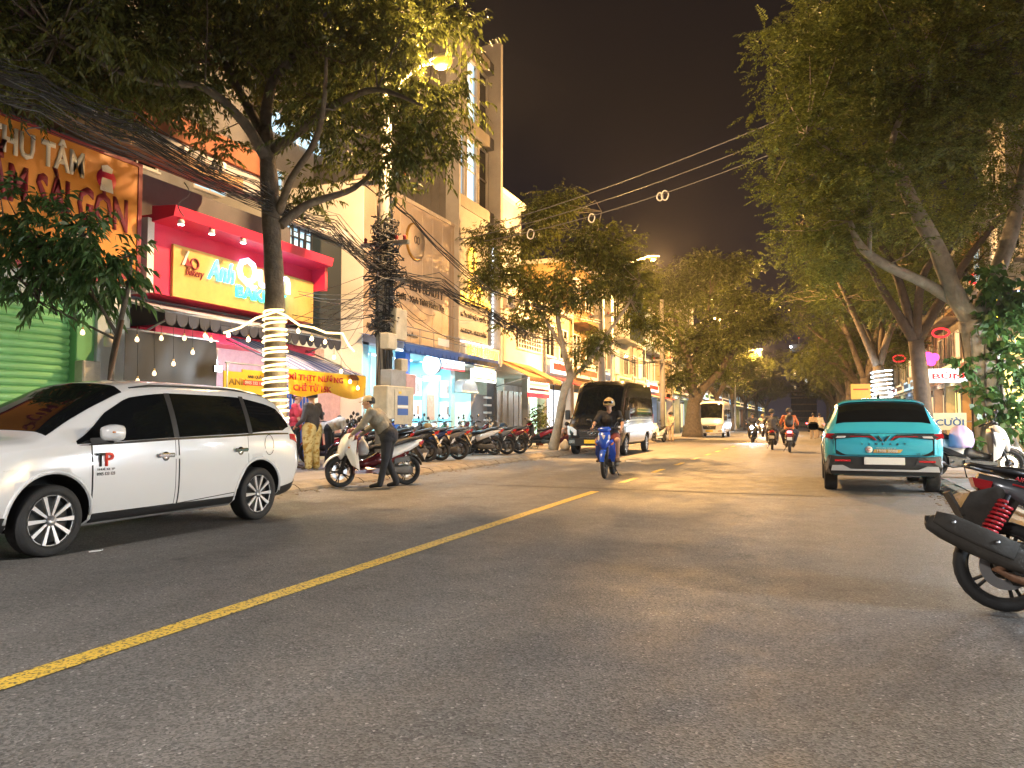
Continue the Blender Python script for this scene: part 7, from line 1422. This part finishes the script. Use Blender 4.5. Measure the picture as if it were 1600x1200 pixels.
# ---------------------------------------------------------------- big forked tree beside the white minibus
T3 = gnd(1082, 683, PZ); D3 = depth_of(T3.x, T3.y); a3 = lambda px, py, dd=0.: atD(px, py, D3+dd)
c3 = [(*a3(px, py, dd), r, r, rz_) for px, py, dd, r, rz_ in ((1060, 480, 0, 3, 2), (1120, 450, 1, 3.2, 2.2), (1170, 480, 0, 2.6, 1.8), (1140, 530, -1, 2.8, 1.5), (1080, 540, 0, 2.2, 1.4), (1040, 440, 1, 2.2, 1.5), (1195, 510, 1, 1.8, .9), (1150, 420, 1, 1.6, .9), (1100, 420, 0, 2, 1.1), (1060, 590, 0, 1.4, .8), (1110, 580, 1.0, 1.5, .8))]
tree('big forked street tree beside the far white minibus', T3, [('trunk', [T3, a3(1083, 650), a3(1084, 625)], [.75, .5, .42]), ('limb', [a3(1084, 630), a3(1082, 600), a3(1075, 560), a3(1060, 520), a3(1050, 480)], [.36, .28, .22, .16, .08]), ('limb', [a3(1086, 628), a3(1100, 605), a3(1125, 580), a3(1138, 550), a3(1142, 510), a3(1150, 470)], [.36, .3, .26, .2, .14, .07]), ('limb', [a3(1128, 576), a3(1150, 545), a3(1175, 510)], [.16, .12, .05]), ('limb', [a3(1078, 570), a3(1100, 520), a3(1110, 460)], [.18, .12, .05])], c3, 5200, 10, .22, .075, 'leaf_far', 'bark', .7, droop=.4, twigs=60)
# ---------------------------------------------------------------- near side: fern leaved trees; the first carries climbing vines
def fern_tree(label, x, y, h, r, seed, n=4200, lean=(0, 0), leaf='leaf_fern', bark='bark_pale', ll=.085, lw=.03, tw=.42, lo=0., k=16):
    global RNG
    RNG = np.random.default_rng(seed); b = Vector((x, y, PZ)); rs = random.Random(seed); cl = []
    for i in range(15):
        a = 2*PI*i/15*2.4+rs.uniform(0, 1); d = r*rs.uniform(.25, .85); z = h*rs.uniform(.52+lo, 1.0); cl.append((x+lean[0]+d*math.cos(a), y+lean[1]+d*math.sin(a), z, r*rs.uniform(.28, .45), r*rs.uniform(.28, .45), h*rs.uniform(.07, .13)))
    fork = Vector((x+lean[0]*.3, y+lean[1]*.3, h*.36)); P = [('trunk', [b, b.lerp(fork, .5)+Vector((.1, .05, 0)), fork], [r*.075, r*.056, r*.05])]
    for i in range(5):
        c = Vector(cl[i*3][:3]); P.append(('limb', [fork-Vector((0, 0, .1)), fork.lerp(c, .4)+Vector((rs.uniform(-.3, .3), rs.uniform(-.3, .3), .5)), fork.lerp(c, .75)+Vector((0, 0, .2)), c], [r*.036, r*.026, r*.018, .02]))
    return tree(label, b, P, cl, n, k, ll, lw, leaf, bark, tw, True, .5, twigs=70)
TR = Vector((3.75, 18.4, PZ)); DR_ = depth_of(TR.x, TR.y); aR = lambda px, py, dd=0.: atD(px, py, DR_+dd)
RNG = np.random.default_rng(21)
cR = [(*aR(px, py, dd), r, r, rz_) for px, py, dd, r, rz_ in ((1240, 120, 0, 1.1, .9), (1300, 60, 0, 1.4, 1.0), (1260, 230, -.5, 1.0, .7), (1330, 180, .5, 1.5, 1.0), (1300, 300, 0, 1.0, .6), (1420, 120, 0, 1.8, 1.3), (1400, 260, 1, 1.5, .9), (1500, 60, 0, 1.8, 1.4), (1520, 200, .5, 1.6, 1.2), (1590, 120, 0, 1.8, 1.5), (1570, 300, 1, 1.2, .9), (1340, 360, .5, .9, .5), (1290, 10, 1, 1.5, .9), (1400, 10, 0, 1.8, .9), (1560, -30, 0, 2, 1.2), (1480, 330, 1.2, 1.1, .7), (1260, 370, 1, .7, .4), (1220, 190, .4, .6, .5), (1290, 420, 2, .8, .5), (1310, 250, -.6, .9, .7), (1250, 300, .3, .8, .5), (1360, 280, -.8, .8, .6), (1350, 100, -.8, 1.1, .9), (1450, 220, -1, .9, .7), (1290, 160, -1, .8, .6), (1300, 390, .6, .7, .4), (1420, 350, -.6, .6, .4))]
tree('large street tree with pale limbs and climbing vines shading the teal car', TR, [('trunk', [TR, aR(1556, 690), aR(1545, 620), aR(1532, 560), aR(1520, 500)], [.52, .36, .31, .29, .27]), ('limb', [aR(1522, 510), aR(1490, 455, .1), aR(1465, 390, .1), aR(1432, 330, 0), aR(1398, 255, 0), aR(1392, 235, 0)], [.2, .18, .165, .15, .125, .1]), ('limb', [aR(1500, 475, .3), aR(1440, 440, .2), aR(1385, 415, .1), aR(1345, 385, 0), aR(1328, 345, -.2)], [.13, .11, .1, .085, .04]), ('limb', [aR(1396, 270), aR(1360, 262, -.3), aR(1310, 240, -.6), aR(1260, 210, -.8)], [.075, .06, .04, .02]), ('limb', [aR(1520, 510), aR(1560, 420, .3), aR(1590, 320, .5), aR(1610, 200, .6)], [.2, .17, .14, .1]), ('limb', [aR(1394, 245), aR(1400, 200), aR(1440, 120, .4), aR(1470, 60, .6)], [.08, .06, .045, .02]), ('limb', [aR(1358, 395), aR(1360, 330), aR(1355, 300)], [.05, .04, .02])], cR, 8200, 18, .1, .042, 'leaf_fern', 'bark_pale', .42, True, .5, twigs=50)
# climbing vine on its trunk
RNG = np.random.default_rng(5); vr = empty('climbing_vine', TR, 0, 'broad leaved climbing vine covering the large tree trunk', 'vine')
vc = [(*(aR(px, py, dd)-TR), r, r, rz_) for px, py, dd, r, rz_ in ((1575, 640, -.5, .34, .5), (1585, 560, -.4, .4, .5), (1560, 500, -.4, .4, .4), (1595, 470, -.3, .4, .45), (1520, 620, -.5, .22, .3), (1590, 690, -.5, .2, .35), (1515, 690, -.5, .14, .2), (1540, 440, -.3, .3, .3), (1505, 560, -.4, .2, .25))]
C, Dr = in_clumps(vc, 330, .6); me = leaf_mesh('leaves', C, Dr, 6, .25, .16, .12, 'leaf_vine', .7); o = bpy.data.objects.new('leaves', me); link(o, vr)
sv = MB().use('bark')
for i in range(7):
    a = i*.9; sv.tube([aR(1556, 720)-TR+Vector((.4*math.cos(a), .4*math.sin(a), 0)), aR(1545, 620)-TR+Vector((.34*math.cos(a+.8), .34*math.sin(a+.8), 0)), aR(1525, 520)-TR+Vector((.3*math.cos(a+1.5), .3*math.sin(a+1.5), 0))], [.025, .02, .012], 5)
tag(sv.build('stems', None, vr), kind='stuff')
fern_tree('dark twisted street tree behind the teal car, red neon glowing past it', 3.3, 27.5, 10.5, 4.6, 31, 4200, (-.4, 0), 'leaf_dark', 'bark_dark', .11, .04)
fern_tree('street tree with white lights on its trunk two trees behind the teal car', 2.9, 37, 10, 4.6, 32, 3200, (-.4, 0), 'leaf_dark', 'bark', .13, .045)
fern_tree('third street tree behind the teal car, past the white lit trunk', 3.0, 47, 10, 4.8, 33, 2600, (-.6, 0), 'leaf_dark', 'bark', .16, .06, .55)
RNG = np.random.default_rng(77)
# white strip on the second one's trunk
p = Vector((2.9, 37, PZ)); st2 = empty('light_strip', p, 0, 'cold white light strip coiled round a trunk behind the teal car', 'light strip')
MB().use('led_white').tube([Vector((.42*math.cos(k*.6), .42*math.sin(k*.6), 1.2+k*.018)) for k in range(120)], .025, 5).build('coil', None, st2); lamp('strip_light', (-.7, -.6, 2.4), 40, (.85, .93, 1), .2, st2)
# farther trees: copies of two shapes
proto = fern_tree('street tree', 0, 0, 9.5, 4.6, 41, 2200, (0, 0), 'leaf_far', 'bark', .2, .08, .7, k=12)
far = [(3.2, 58, 1.05, 'near side'), (3.0, 70, 1.0, 'near side'), (3.2, 83, 1.1, 'near side'), (3.2, 98, 1.0, 'near side'), (3.2, 116, 1.1, 'near side'), (-8.4, 76, 1.05, 'shop side'), (-8.2, 90, .95, 'shop side'), (-8.0, 106, 1.1, 'shop side'), (-7.8, 124, 1.05, 'shop side'), (-7.6, 146, 1.1, 'shop side'), (3.2, 138, 1.1, 'near side'), (3.2, 165, 1.2, 'near side')]
for i, (x, y, s, sd) in enumerate(far):
    o = copy_tree(proto); o.location = (x, y, PZ); o.scale = (s, s, s); o.rotation_euler = (0, 0, i*1.3); tag(o, 'distant street tree in the row far behind the teal car' if sd == 'near side' else 'distant street tree in the row past the white minibus', 'tree', 'far street trees')
for o in list(descend(proto))[::-1]: bpy.data.objects.remove(o)
# potted shrub before the price board
RNG = np.random.default_rng(9); pr_ = empty('potted_shrub', (-11.2, 32.2, PZ), 0, 'leafy potted shrub beside the folding gate', 'plant'); C, Dr = in_clumps([(0, 0, 1.0, .4, .4, .5), (0, 0, 1.5, .25, .25, .4)], 120, .5)
o = bpy.data.objects.new('foliage', leaf_mesh('foliage', C, Dr, 8, .25, .12, .05, 'leaf_dark', .5)); link(o, pr_); MB().use('terracotta').lathe([(.16, 0), (.24, .42), (.26, .45), (.22, .45), (.2, .4)], (0, 0, 0), 'Z', 16).build('pot', None, pr_); MB().use('bark').tube([(0, 0, .4), (.03, 0, 1.3)], [.03, .015], 6).build('stem', None, pr_)
# ================================================================== utility poles, cables, bulb strings
UP = Vector((-8.8, 14.8, PZ)); PTOP = 8.9
def pole(label, base, h, cat='utility pole'):
    r_ = empty('utility_pole', base, 0, label, cat); MB().use('concrete').lathe([(.19, 0), (.12, h)], (0, 0, 0), 'Z', 14).build('shaft', None, r_)
    for z in (h*.56, h*.72): box('crossarm', 'grey_metal', -.6, .6, -.05, .05, z, z+.08, r_)
    for z in (h*.56, h*.72):
        for x in (-.5, 0.3, .5): MB().use('maroon').lathe([(.02, 0), (.045, .03), (.03, .06), (.045, .09), (.02, .13)], (x, 0, z+.08), 'Z', 10).build('insulator', None, r_)
    return r_
up = pole('concrete utility pole smothered in cables at the clinic corner, lamp arm above', UP, PTOP)
e_ = Vector(from_px(682, 97, -7.5))-UP
MB().use('lamp_post').tube([(0, 0, PTOP-1.2), (e_.x*.3, e_.y*.3, e_.z-.25), (e_.x*.7, e_.y*.7, e_.z), tuple(e_)], [.04, .04, .035, .03], 8).build('lamp_arm', None, up)
dd_ = Vector((e_.x, e_.y, 0)).normalized(); sd_ = Vector((-dd_.y, dd_.x, 0)); hd = MB().use('lamp_post')
hd.rings([[e_+dd_*t+sd_*w*math.cos(2*PI*j/10)+Vector((0, 0, .05+hh*max(-.25, math.sin(2*PI*j/10)))) for j in range(10)] for t, w, hh in ((-.25, .06, .05), (0, .15, .11), (.3, .15, .1), (.45, .05, .04))]); ho = hd.build('lamp_head', None, up)
MB().use('lamp_sodium').rings([[e_+dd_*(.15+.24*r_*math.cos(2*PI*j/12))+sd_*.14*r_*math.sin(2*PI*j/12)+Vector((0, 0, z_)) for j in range(12)] for r_, z_ in ((1, .03), (1, -.06), (.75, -.15), (.2, -.19))]).build('lens', None, ho)
lamp('sodium_light', tuple(e_+Vector((.1, 0, -.3))), SODIUM*.62, (1., .6, .27), .12, up)
# boxes on the pole
def pbox(m, px0, px1, py0, py1, dep, nm, b=.015):
    p0 = atX(px0, py1, UP.x+.1); p1 = atX(px1, py0, UP.x+.1); return MB().use(m).bx(.16, .16+dep, p0.y-UP.y, p1.y-UP.y, p0.z-UP.z, p1.z-UP.z, b).build(nm, None, up)
cb = pbox('metal_box', 578, 622, 606, 655, .35, 'cabinet'); MB().use('metal_box').bx(.512, .522, -.42, .36, 1.0, 1.75, .004).build('cabinet_door', None, cb)
for k, (m, z0_, z1_) in enumerate((('blue_frame', 1.42, 1.62), ('white_paint', 1.36, 1.41), ('blue_frame', 1.2, 1.34), ('plate_yellow', 1.66, 1.71))): MB().use(m).bx(.523, .528, -.3+.05*(k == 3), .16-.3*(k == 3), z0_, z1_).build('notice', None, cb)
pbox('metal_box', 604, 622, 486, 530, .18, 'meter_box'); pbox('metal_box', 590, 605, 523, 545, .2, 'meter_box'); pbox('metal_box', 612, 622, 562, 580, .2, 'meter_box'); pbox('pink_panel', 622, 638, 586, 616, .15, 'meter_box'); pbox('grey_metal', 590, 614, 580, 604, .28, 'junction_box')
# the knot of cables on the pole: many loops, nobody could count them
kn = MB(); RS = random.Random(3)
for i in range(120):
    kn.use('cable' if RS.random() < .8 else 'cable_grey'); z = RS.uniform(3.0, 5.6); r0 = RS.uniform(.17, .34)*(1.3 if 3.9 < z < 4.9 else .9); a0 = RS.uniform(0, 6.3); n = RS.randint(7, 14); tilt = RS.uniform(-.35, .35)
    kn.tube([Vector((r0*(1+.25*math.sin(k*1.7+i))*math.cos(a0+k*.55), r0*(1+.25*math.cos(k*1.3+i))*math.sin(a0+k*.55), z+tilt*math.cos(a0+k*.55)*.6+.04*math.sin(k*2+i))) for k in range(n)], RS.uniform(.007, .016), 4, cap=False)
for i in range(44):
    kn.use('cable'); a = RS.uniform(0, 6.3); r0 = RS.uniform(.15, .21); kn.tube([Vector((r0*math.cos(a+.2*math.sin(z*2+i)), r0*math.sin(a+.2*math.sin(z*2+i)), z)) for z in [1.7+k*.35 for k in range(RS.randint(6, 13))]], RS.uniform(.008, .018), 4, cap=False)
for i in range(9):
    kn.use('cable'); cx_ = RS.uniform(-.1, .3); cy_ = RS.uniform(-.3, .2); cz = RS.uniform(2.5, 4.6); rr_ = RS.uniform(.14, .26); kn.tube([Vector((cx_+.06*math.sin(k), cy_+rr_*math.cos(2*PI*k/16), cz+rr_*math.sin(2*PI*k/16))) for k in range(16)], .01, 4, closed=True)
tag(kn.build('cable_knot', None, up, fix=False), kind='stuff')
p2 = pole('distant concrete utility pole beside the big forked tree', (-8.5, 47.5, PZ), 8.6)
p3 = pole('concrete utility pole down the road past the black minibus roof', (-8.7, 33.5, PZ), 8.0)
# cables run along the shops: sagging bundles
def sag(a, b, s, n=14): return [a.lerp(b, k/n)+Vector((0, 0, -4*s*(k/n)*(1-k/n))) for k in range(n+1)]
def bundle(label, pts, n, spread, r0, r1, seed, tight=.0):
    rs = random.Random(seed); mb = MB()
    for i in range(n):
        mb.use('cable' if rs.random() < .85 else 'cable_grey'); o1 = Vector((rs.gauss(0, spread*.5), 0, rs.gauss(0, spread))); path = []
        for j in range(len(pts)-1):
            o2 = Vector((rs.gauss(0, spread*.5), 0, rs.gauss(0, spread))); sg_ = rs.uniform(.0, .12); seg = sag(pts[j]+o1, pts[j+1]+o2, sg_, 9); path += seg if j == 0 else seg[1:]; o1 = o2
        mb.tube(path, rs.uniform(r0, r1), 5, cap=False)
    o = mb.build('cable_bundle', None, None, fix=False); return tag(o, label, 'cables', kind='stuff')
aC = lambda px, py, X=-8.75: atX(px, py, X)
K = UP+Vector((0, 0, 4.35))
bundle('thick bundle of black cables sagging along the shops to the utility pole', [aC(-120, 60), aC(60, 135), aC(210, 210), aC(400, 300), aC(520, 355), K], 30, .13, .004, .009, 11)
bundle('second loose bundle of cables above the bakery sign', [aC(-120, 95), aC(60, 168), aC(215, 236), aC(420, 320), K+Vector((0, 0, .2))], 12, .1, .004, .007, 12)
bundle('thick bundle of cables sagging from the utility pole towards the minibus', [K, aC(690, 448), aC(760, 486), aC(830, 525), Vector((-8.7, 33.5, 4.5))], 28, .12, .005, .010, 13)
bundle('pair of heavy cables sloping over the clinic wall', [UP+Vector((0, 0, 6.2)), aC(640, 340), aC(700, 400), aC(770, 455), Vector((-8.7, 33.5, 5.6))], 4, .06, .012, .02, 14)
bundle('thin cables strung between the far utility poles', [Vector((-8.7, 33.5, 4.6)), Vector((-8.6, 40, 4.2)), Vector((-8.5, 47.5, 4.9)), Vector((-8.2, 70, 4.8)), Vector((-8, 100, 5))], 12, .12, .008, .016, 15)
fan = MB(); RS = random.Random(8)
for i in range(26):
    fan.use('cable' if RS.random() < .55 else 'cable_grey'); a = UP+Vector((0, -.1, RS.uniform(3.3, 4.5))); b_ = Vector((-12.3, RS.uniform(15.2, 18.6), RS.uniform(3.2, 4.6))); fan.tube(sag(a, b_, RS.uniform(.05, .3), 10), RS.uniform(.005, .009), 4, cap=False)
for i in range(10):
    fan.use('cable'); a = UP+Vector((0, 0, RS.uniform(3.6, 5.2))); b_ = Vector((-11.9, RS.uniform(19.5, 27), RS.uniform(3.7, 5.5))); fan.tube(sag(a, b_, RS.uniform(.1, .5), 10), RS.uniform(.006, .01), 4, cap=False)
tag(fan.build('service_cables', None, None, fix=False), 'fan of thin service cables from the utility pole to the shopfronts', 'cables', kind='stuff')
for i, (px, py, X, L_) in enumerate(((55, 182, -9.2, .3), (288, 285, -9.2, .55))):      # loose ends and coils hanging in the bundle over the bakery
    a = aC(px, py, X); o = MB().use('cable_grey').tube([a+Vector((0, .12*math.sin(k*.8), -L_*k/8)) for k in range(9)], .009, 5).build('loose_cable'); tag(o, ('short' if i == 0 else 'longer')+' loose cable end hanging over the bakery sign', 'cable')
# wires across the road with their coils
A0 = aC(715, 366, -11.9); B0 = Vector((3.6, 16.9, 8.9))
for i, lab in enumerate(('upper wire crossing the road from the tall building to the vined tree', 'middle wire crossing the road beside the upper one', 'lowest wire crossing the road with coils hanging from it')):
    o = MB().use('cable_grey').tube(sag(A0+Vector((0, .3*i, -.12*i)), B0+Vector((0, .2*i, -.25*i)), .35+.1*i, 26), .016, 5).build('overhead_wire'); tag(o, lab, 'wire')
for i, (px, py, rr_) in enumerate(((1040, 264, .13), (1030, 266, .11), (925, 303, .13), (830, 341, .16), (1326, 147, .16))):
    u = (px-715)/(1560-715); pt = sag(A0+Vector((0, .6, -.24)), B0+Vector((0, .4, -.5)), .55, 200)
    c = min(pt, key=lambda q: abs(800+FPX*((q-_o).dot(_rt)/(q-_o).dot(_fw))-px)); o = MB().use('paper').tube([c+Vector((rr_*.75*math.cos(2*PI*k/18), .02*math.sin(k), -rr_*.5+rr_*math.sin(2*PI*k/18))) for k in range(18)], .022, 6, closed=True).build('cable_coil')
    tag(o, ('white coil of spare cable hung on the wire over the road', 'smaller coil beside the coil over the road', 'coil of spare cable hung between the tree crown and the road', 'coil of spare cable hung near the tall building', 'pale coil of cable hung in the crown of the vined tree')[i], 'cable coil')
# bulb strings
def bulbs(label, pts, X, lit, group=None):
    P = [atX(px, py, X) for px, py, top in pts]; r_ = empty('string_lights', P[0], 0, label, 'string lights'); b0 = P[0]
    for (px, py, top), p in zip(pts, P):
        t_ = atX(px, top, X); MB().use('cable').tube([p+Vector((0, 0, .05))-b0, t_-b0], .005, 4).build('cord', None, r_)
        c = p-b0; bo = MB().use(lit).lathe([(.012, .045), (.028, .02), (.037, -.01), (.03, -.038), (.0, -.052)], c, 'Z', 12).build('bulb', None, r_); MB().use('sign_gold').lathe([(.0, .085), (.014, .08), (.016, .045), (.0, .044)], c, 'Z', 8).build('cap', None, bo)
    return r_, b0
glow('bulb_dim', (1., .75, .4), .7)
r_, b0 = bulbs('row of small warm bulbs hanging before the black screen', [(129, 519, 500), (214, 530, 512), (252, 528, 511), (288, 528, 511), (320, 524, 510), (323, 527, 510), (330, 531, 510), (301, 550, 510), (271, 568, 510), (241, 583, 510), (215, 595, 510)], -10.8, 'bulb_dim')
r_, b0 = bulbs('glowing warm bulbs strung along the stall tarpaulin and banner', [(357, 523, 510), (388, 530, 514), (466, 517, 503), (487, 529, 512), (508, 534, 519), (522, 558, 540), (533, 580, 560), (547, 596, 575), (559, 606, 590)], -9.85, 'bulb_warm')
for k in (1, 4, 7): pass
lamp('string_glow', tuple(atX(490, 535, -9.7)-b0), 8, (1, .78, .42), .3, r_); lamp('string_glow', tuple(atX(375, 535, -9.7)-b0), 5, (1, .78, .42), .3, r_)
w_ = MB().use('cable').tube([atX(px, py, -9.85)-b0 for px, py in ((345, 508), (388, 514), (430, 498), (466, 504), (508, 519), (540, 570), (560, 590))], .006, 4).build('cable', None, r_)
# purple cover and helmets on parked scooters
def drape(label, c, rx, ry, h, m, name, seed):
    RS = random.Random(seed); mb = MB().use(m); rings = []
    for k in range(9):
        u = k/8; rings.append([Vector((rx*(1-.7*u**4)*math.cos(a)*(1+.16*math.sin(5*a+k*.6)), ry*(1-.7*u**4)*math.sin(a)*(1+.16*math.cos(4*a+k*.5)), h*u-.02*math.sin(6*a)*(1-u))) for a in [2*PI*j/18 for j in range(18)]])
    mb.rings(rings); o = mb.build(name); o.location = c; return tag(o, label, 'cover')
mat('purple_cloth', (.35, .22, .55), .7); mat('lilac_cloth', (.5, .4, .65), .7)
g_ = gnd(517, 700, .9); drape('purple wrapped bundle on the scooter at the stall', (-9.55, 14.78, .78), .17, .2, .34, 'purple_cloth', 'wrapped_bundle', 4)
drape('lilac rain cover hung on the white scooter under the vined tree', (2.6, 16.45, .72), .2, .26, .4, 'lilac_cloth', 'rain_cover', 5)
for lab, x, y, z, m in (('dark helmet resting on the dark red scooter seat', -9.75, 24.3, .98, 'dark_helmet'), ('brown helmet resting on a parked scooter before the clinic', -10.1, 19.4, .98, 'tan_helmet'), ('white helmet resting on the cream scooter seat', -10.7, 20.9, .98, 'white_paint')):
    o = MB().use(m).lathe([(.1, -.06), (.135, .0), (.14, .06), (.11, .13), (.05, .165), (.0, .17)], (0, 0, 0), 'Z', 18).build('helmet'); o.location = (x, y, z); tag(o, lab, 'helmet')
# far traffic: a car with headlights on, another with tail lights
def far_car(label, x, y, rz, lit, m):
    L = Loft([(-2.1, .4, .7, .8, .7, .76, .95, .7, 1.0, 1.02), (-1.9, .26, .84, .88, .7, .84, 1.0, .7, 1.18, 1.22), (-1.3, .24, .86, .89, .7, .86, 1.0, .66, 1.4, 1.46), (0, .24, .86, .89, .7, .86, .98, .66, 1.42, 1.5), (.6, .24, .86, .89, .7, .86, .96, .68, 1.25, 1.34), (1.1, .24, .86, .88, .7, .85, .94, .74, 1.0, 1.06), (1.9, .3, .8, .82, .65, .78, .84, .7, .88, .92), (2.1, .38, .6, .64, .6, .6, .74, .5, .76, .78)])
    r_ = empty('car', (x, y, 0), rz, label, 'car', 'cars in the far traffic'); mb = MB().use(m); mb.rings(L.body(24), True, True); mb.build('body', None, r_)
    mb = MB().use('window_tint'); L.patch(mb, [-1.5, -1.1, .5, .95], [4.2, 4.06, 4.06, 4.1], [4.5, 4.9, 4.9, 4.3], .006, 12, 4); build_lr(mb, 'side_window', r_); mb = MB().use('window_tint'); L.cross(mb, .3, 1.05, 5.1, None, .006, 8, 6); mb.build('windscreen', None, r_); mb = MB().use('window_tint'); L.cross(mb, -1.85, -1.35, 5.1, None, .006, 6, 6); mb.build('rear_window', None, r_)
    for sx_ in (-1, 1):
        MB().use('headlight' if lit else 'clear_lens').bx(sx_*.5, sx_*.74, 1.95, 2.08, .62, .78, .02).build('headlight', None, r_); MB().use('red_lens' if lit else 'tail_red').bx(sx_*.5, sx_*.76, -2.13, -2.02, .8, .95, .02).build('tail_light', None, r_)
        if lit: lamp('headlight_beam', (sx_*.6, 2.2, .7), 260, (.88, .95, 1.), .08, r_, 'SPOT', R(90), rot=(R(82), 0, 0))
        for ay in (1.3, -1.3): MB().use('rubber').lathe([(.2, -.1), (.31, -.1), (.32, 0), (.31, .1), (.2, .1)], (sx_*.79, ay, .32), 'X', 20).build('wheel', None, r_)
far_car('oncoming dark car with bright headlights beyond the pedestrians', -2.6, 74, PI, True, 'car_black'); far_car('oncoming white car with bright headlights far down the road', -5.3, 96, PI, True, 'car_white')
far_car('silver car with red tail lights driving away beyond the pedestrians', .6, 92, 0, False, 'van_silver'); far_car('black car with red tail lights far down the road', -1.2, 125, 0, False, 'car_black'); far_car('grey oncoming car with bright headlights at the far bend', -4.6, 130, PI, True, 'van_silver')
# ================================================================== thin haze, added to make the lamps glow
hz = MB().bx(-300, 300, -60, 470, -1.6, 140).build('haze', None); hm = bpy.data.materials.new('haze'); hm.use_nodes = True; t_ = hm.node_tree; t_.nodes.remove(t_.nodes['Principled BSDF'])
pv = t_.nodes.new('ShaderNodeVolumePrincipled'); pv.inputs['Color'].default_value = (.85, .85, .88, 1); pv.inputs['Density'].default_value = .00026; pv.inputs['Anisotropy'].default_value = .55
t_.links.new(pv.outputs[0], t_.nodes['Material Output'].inputs['Volume']); hz.data.materials.append(hm); tag(hz, 'thin haze added over the street for a glow round the lamps', 'haze', kind='stuff')
cy.volume_bounces = 0
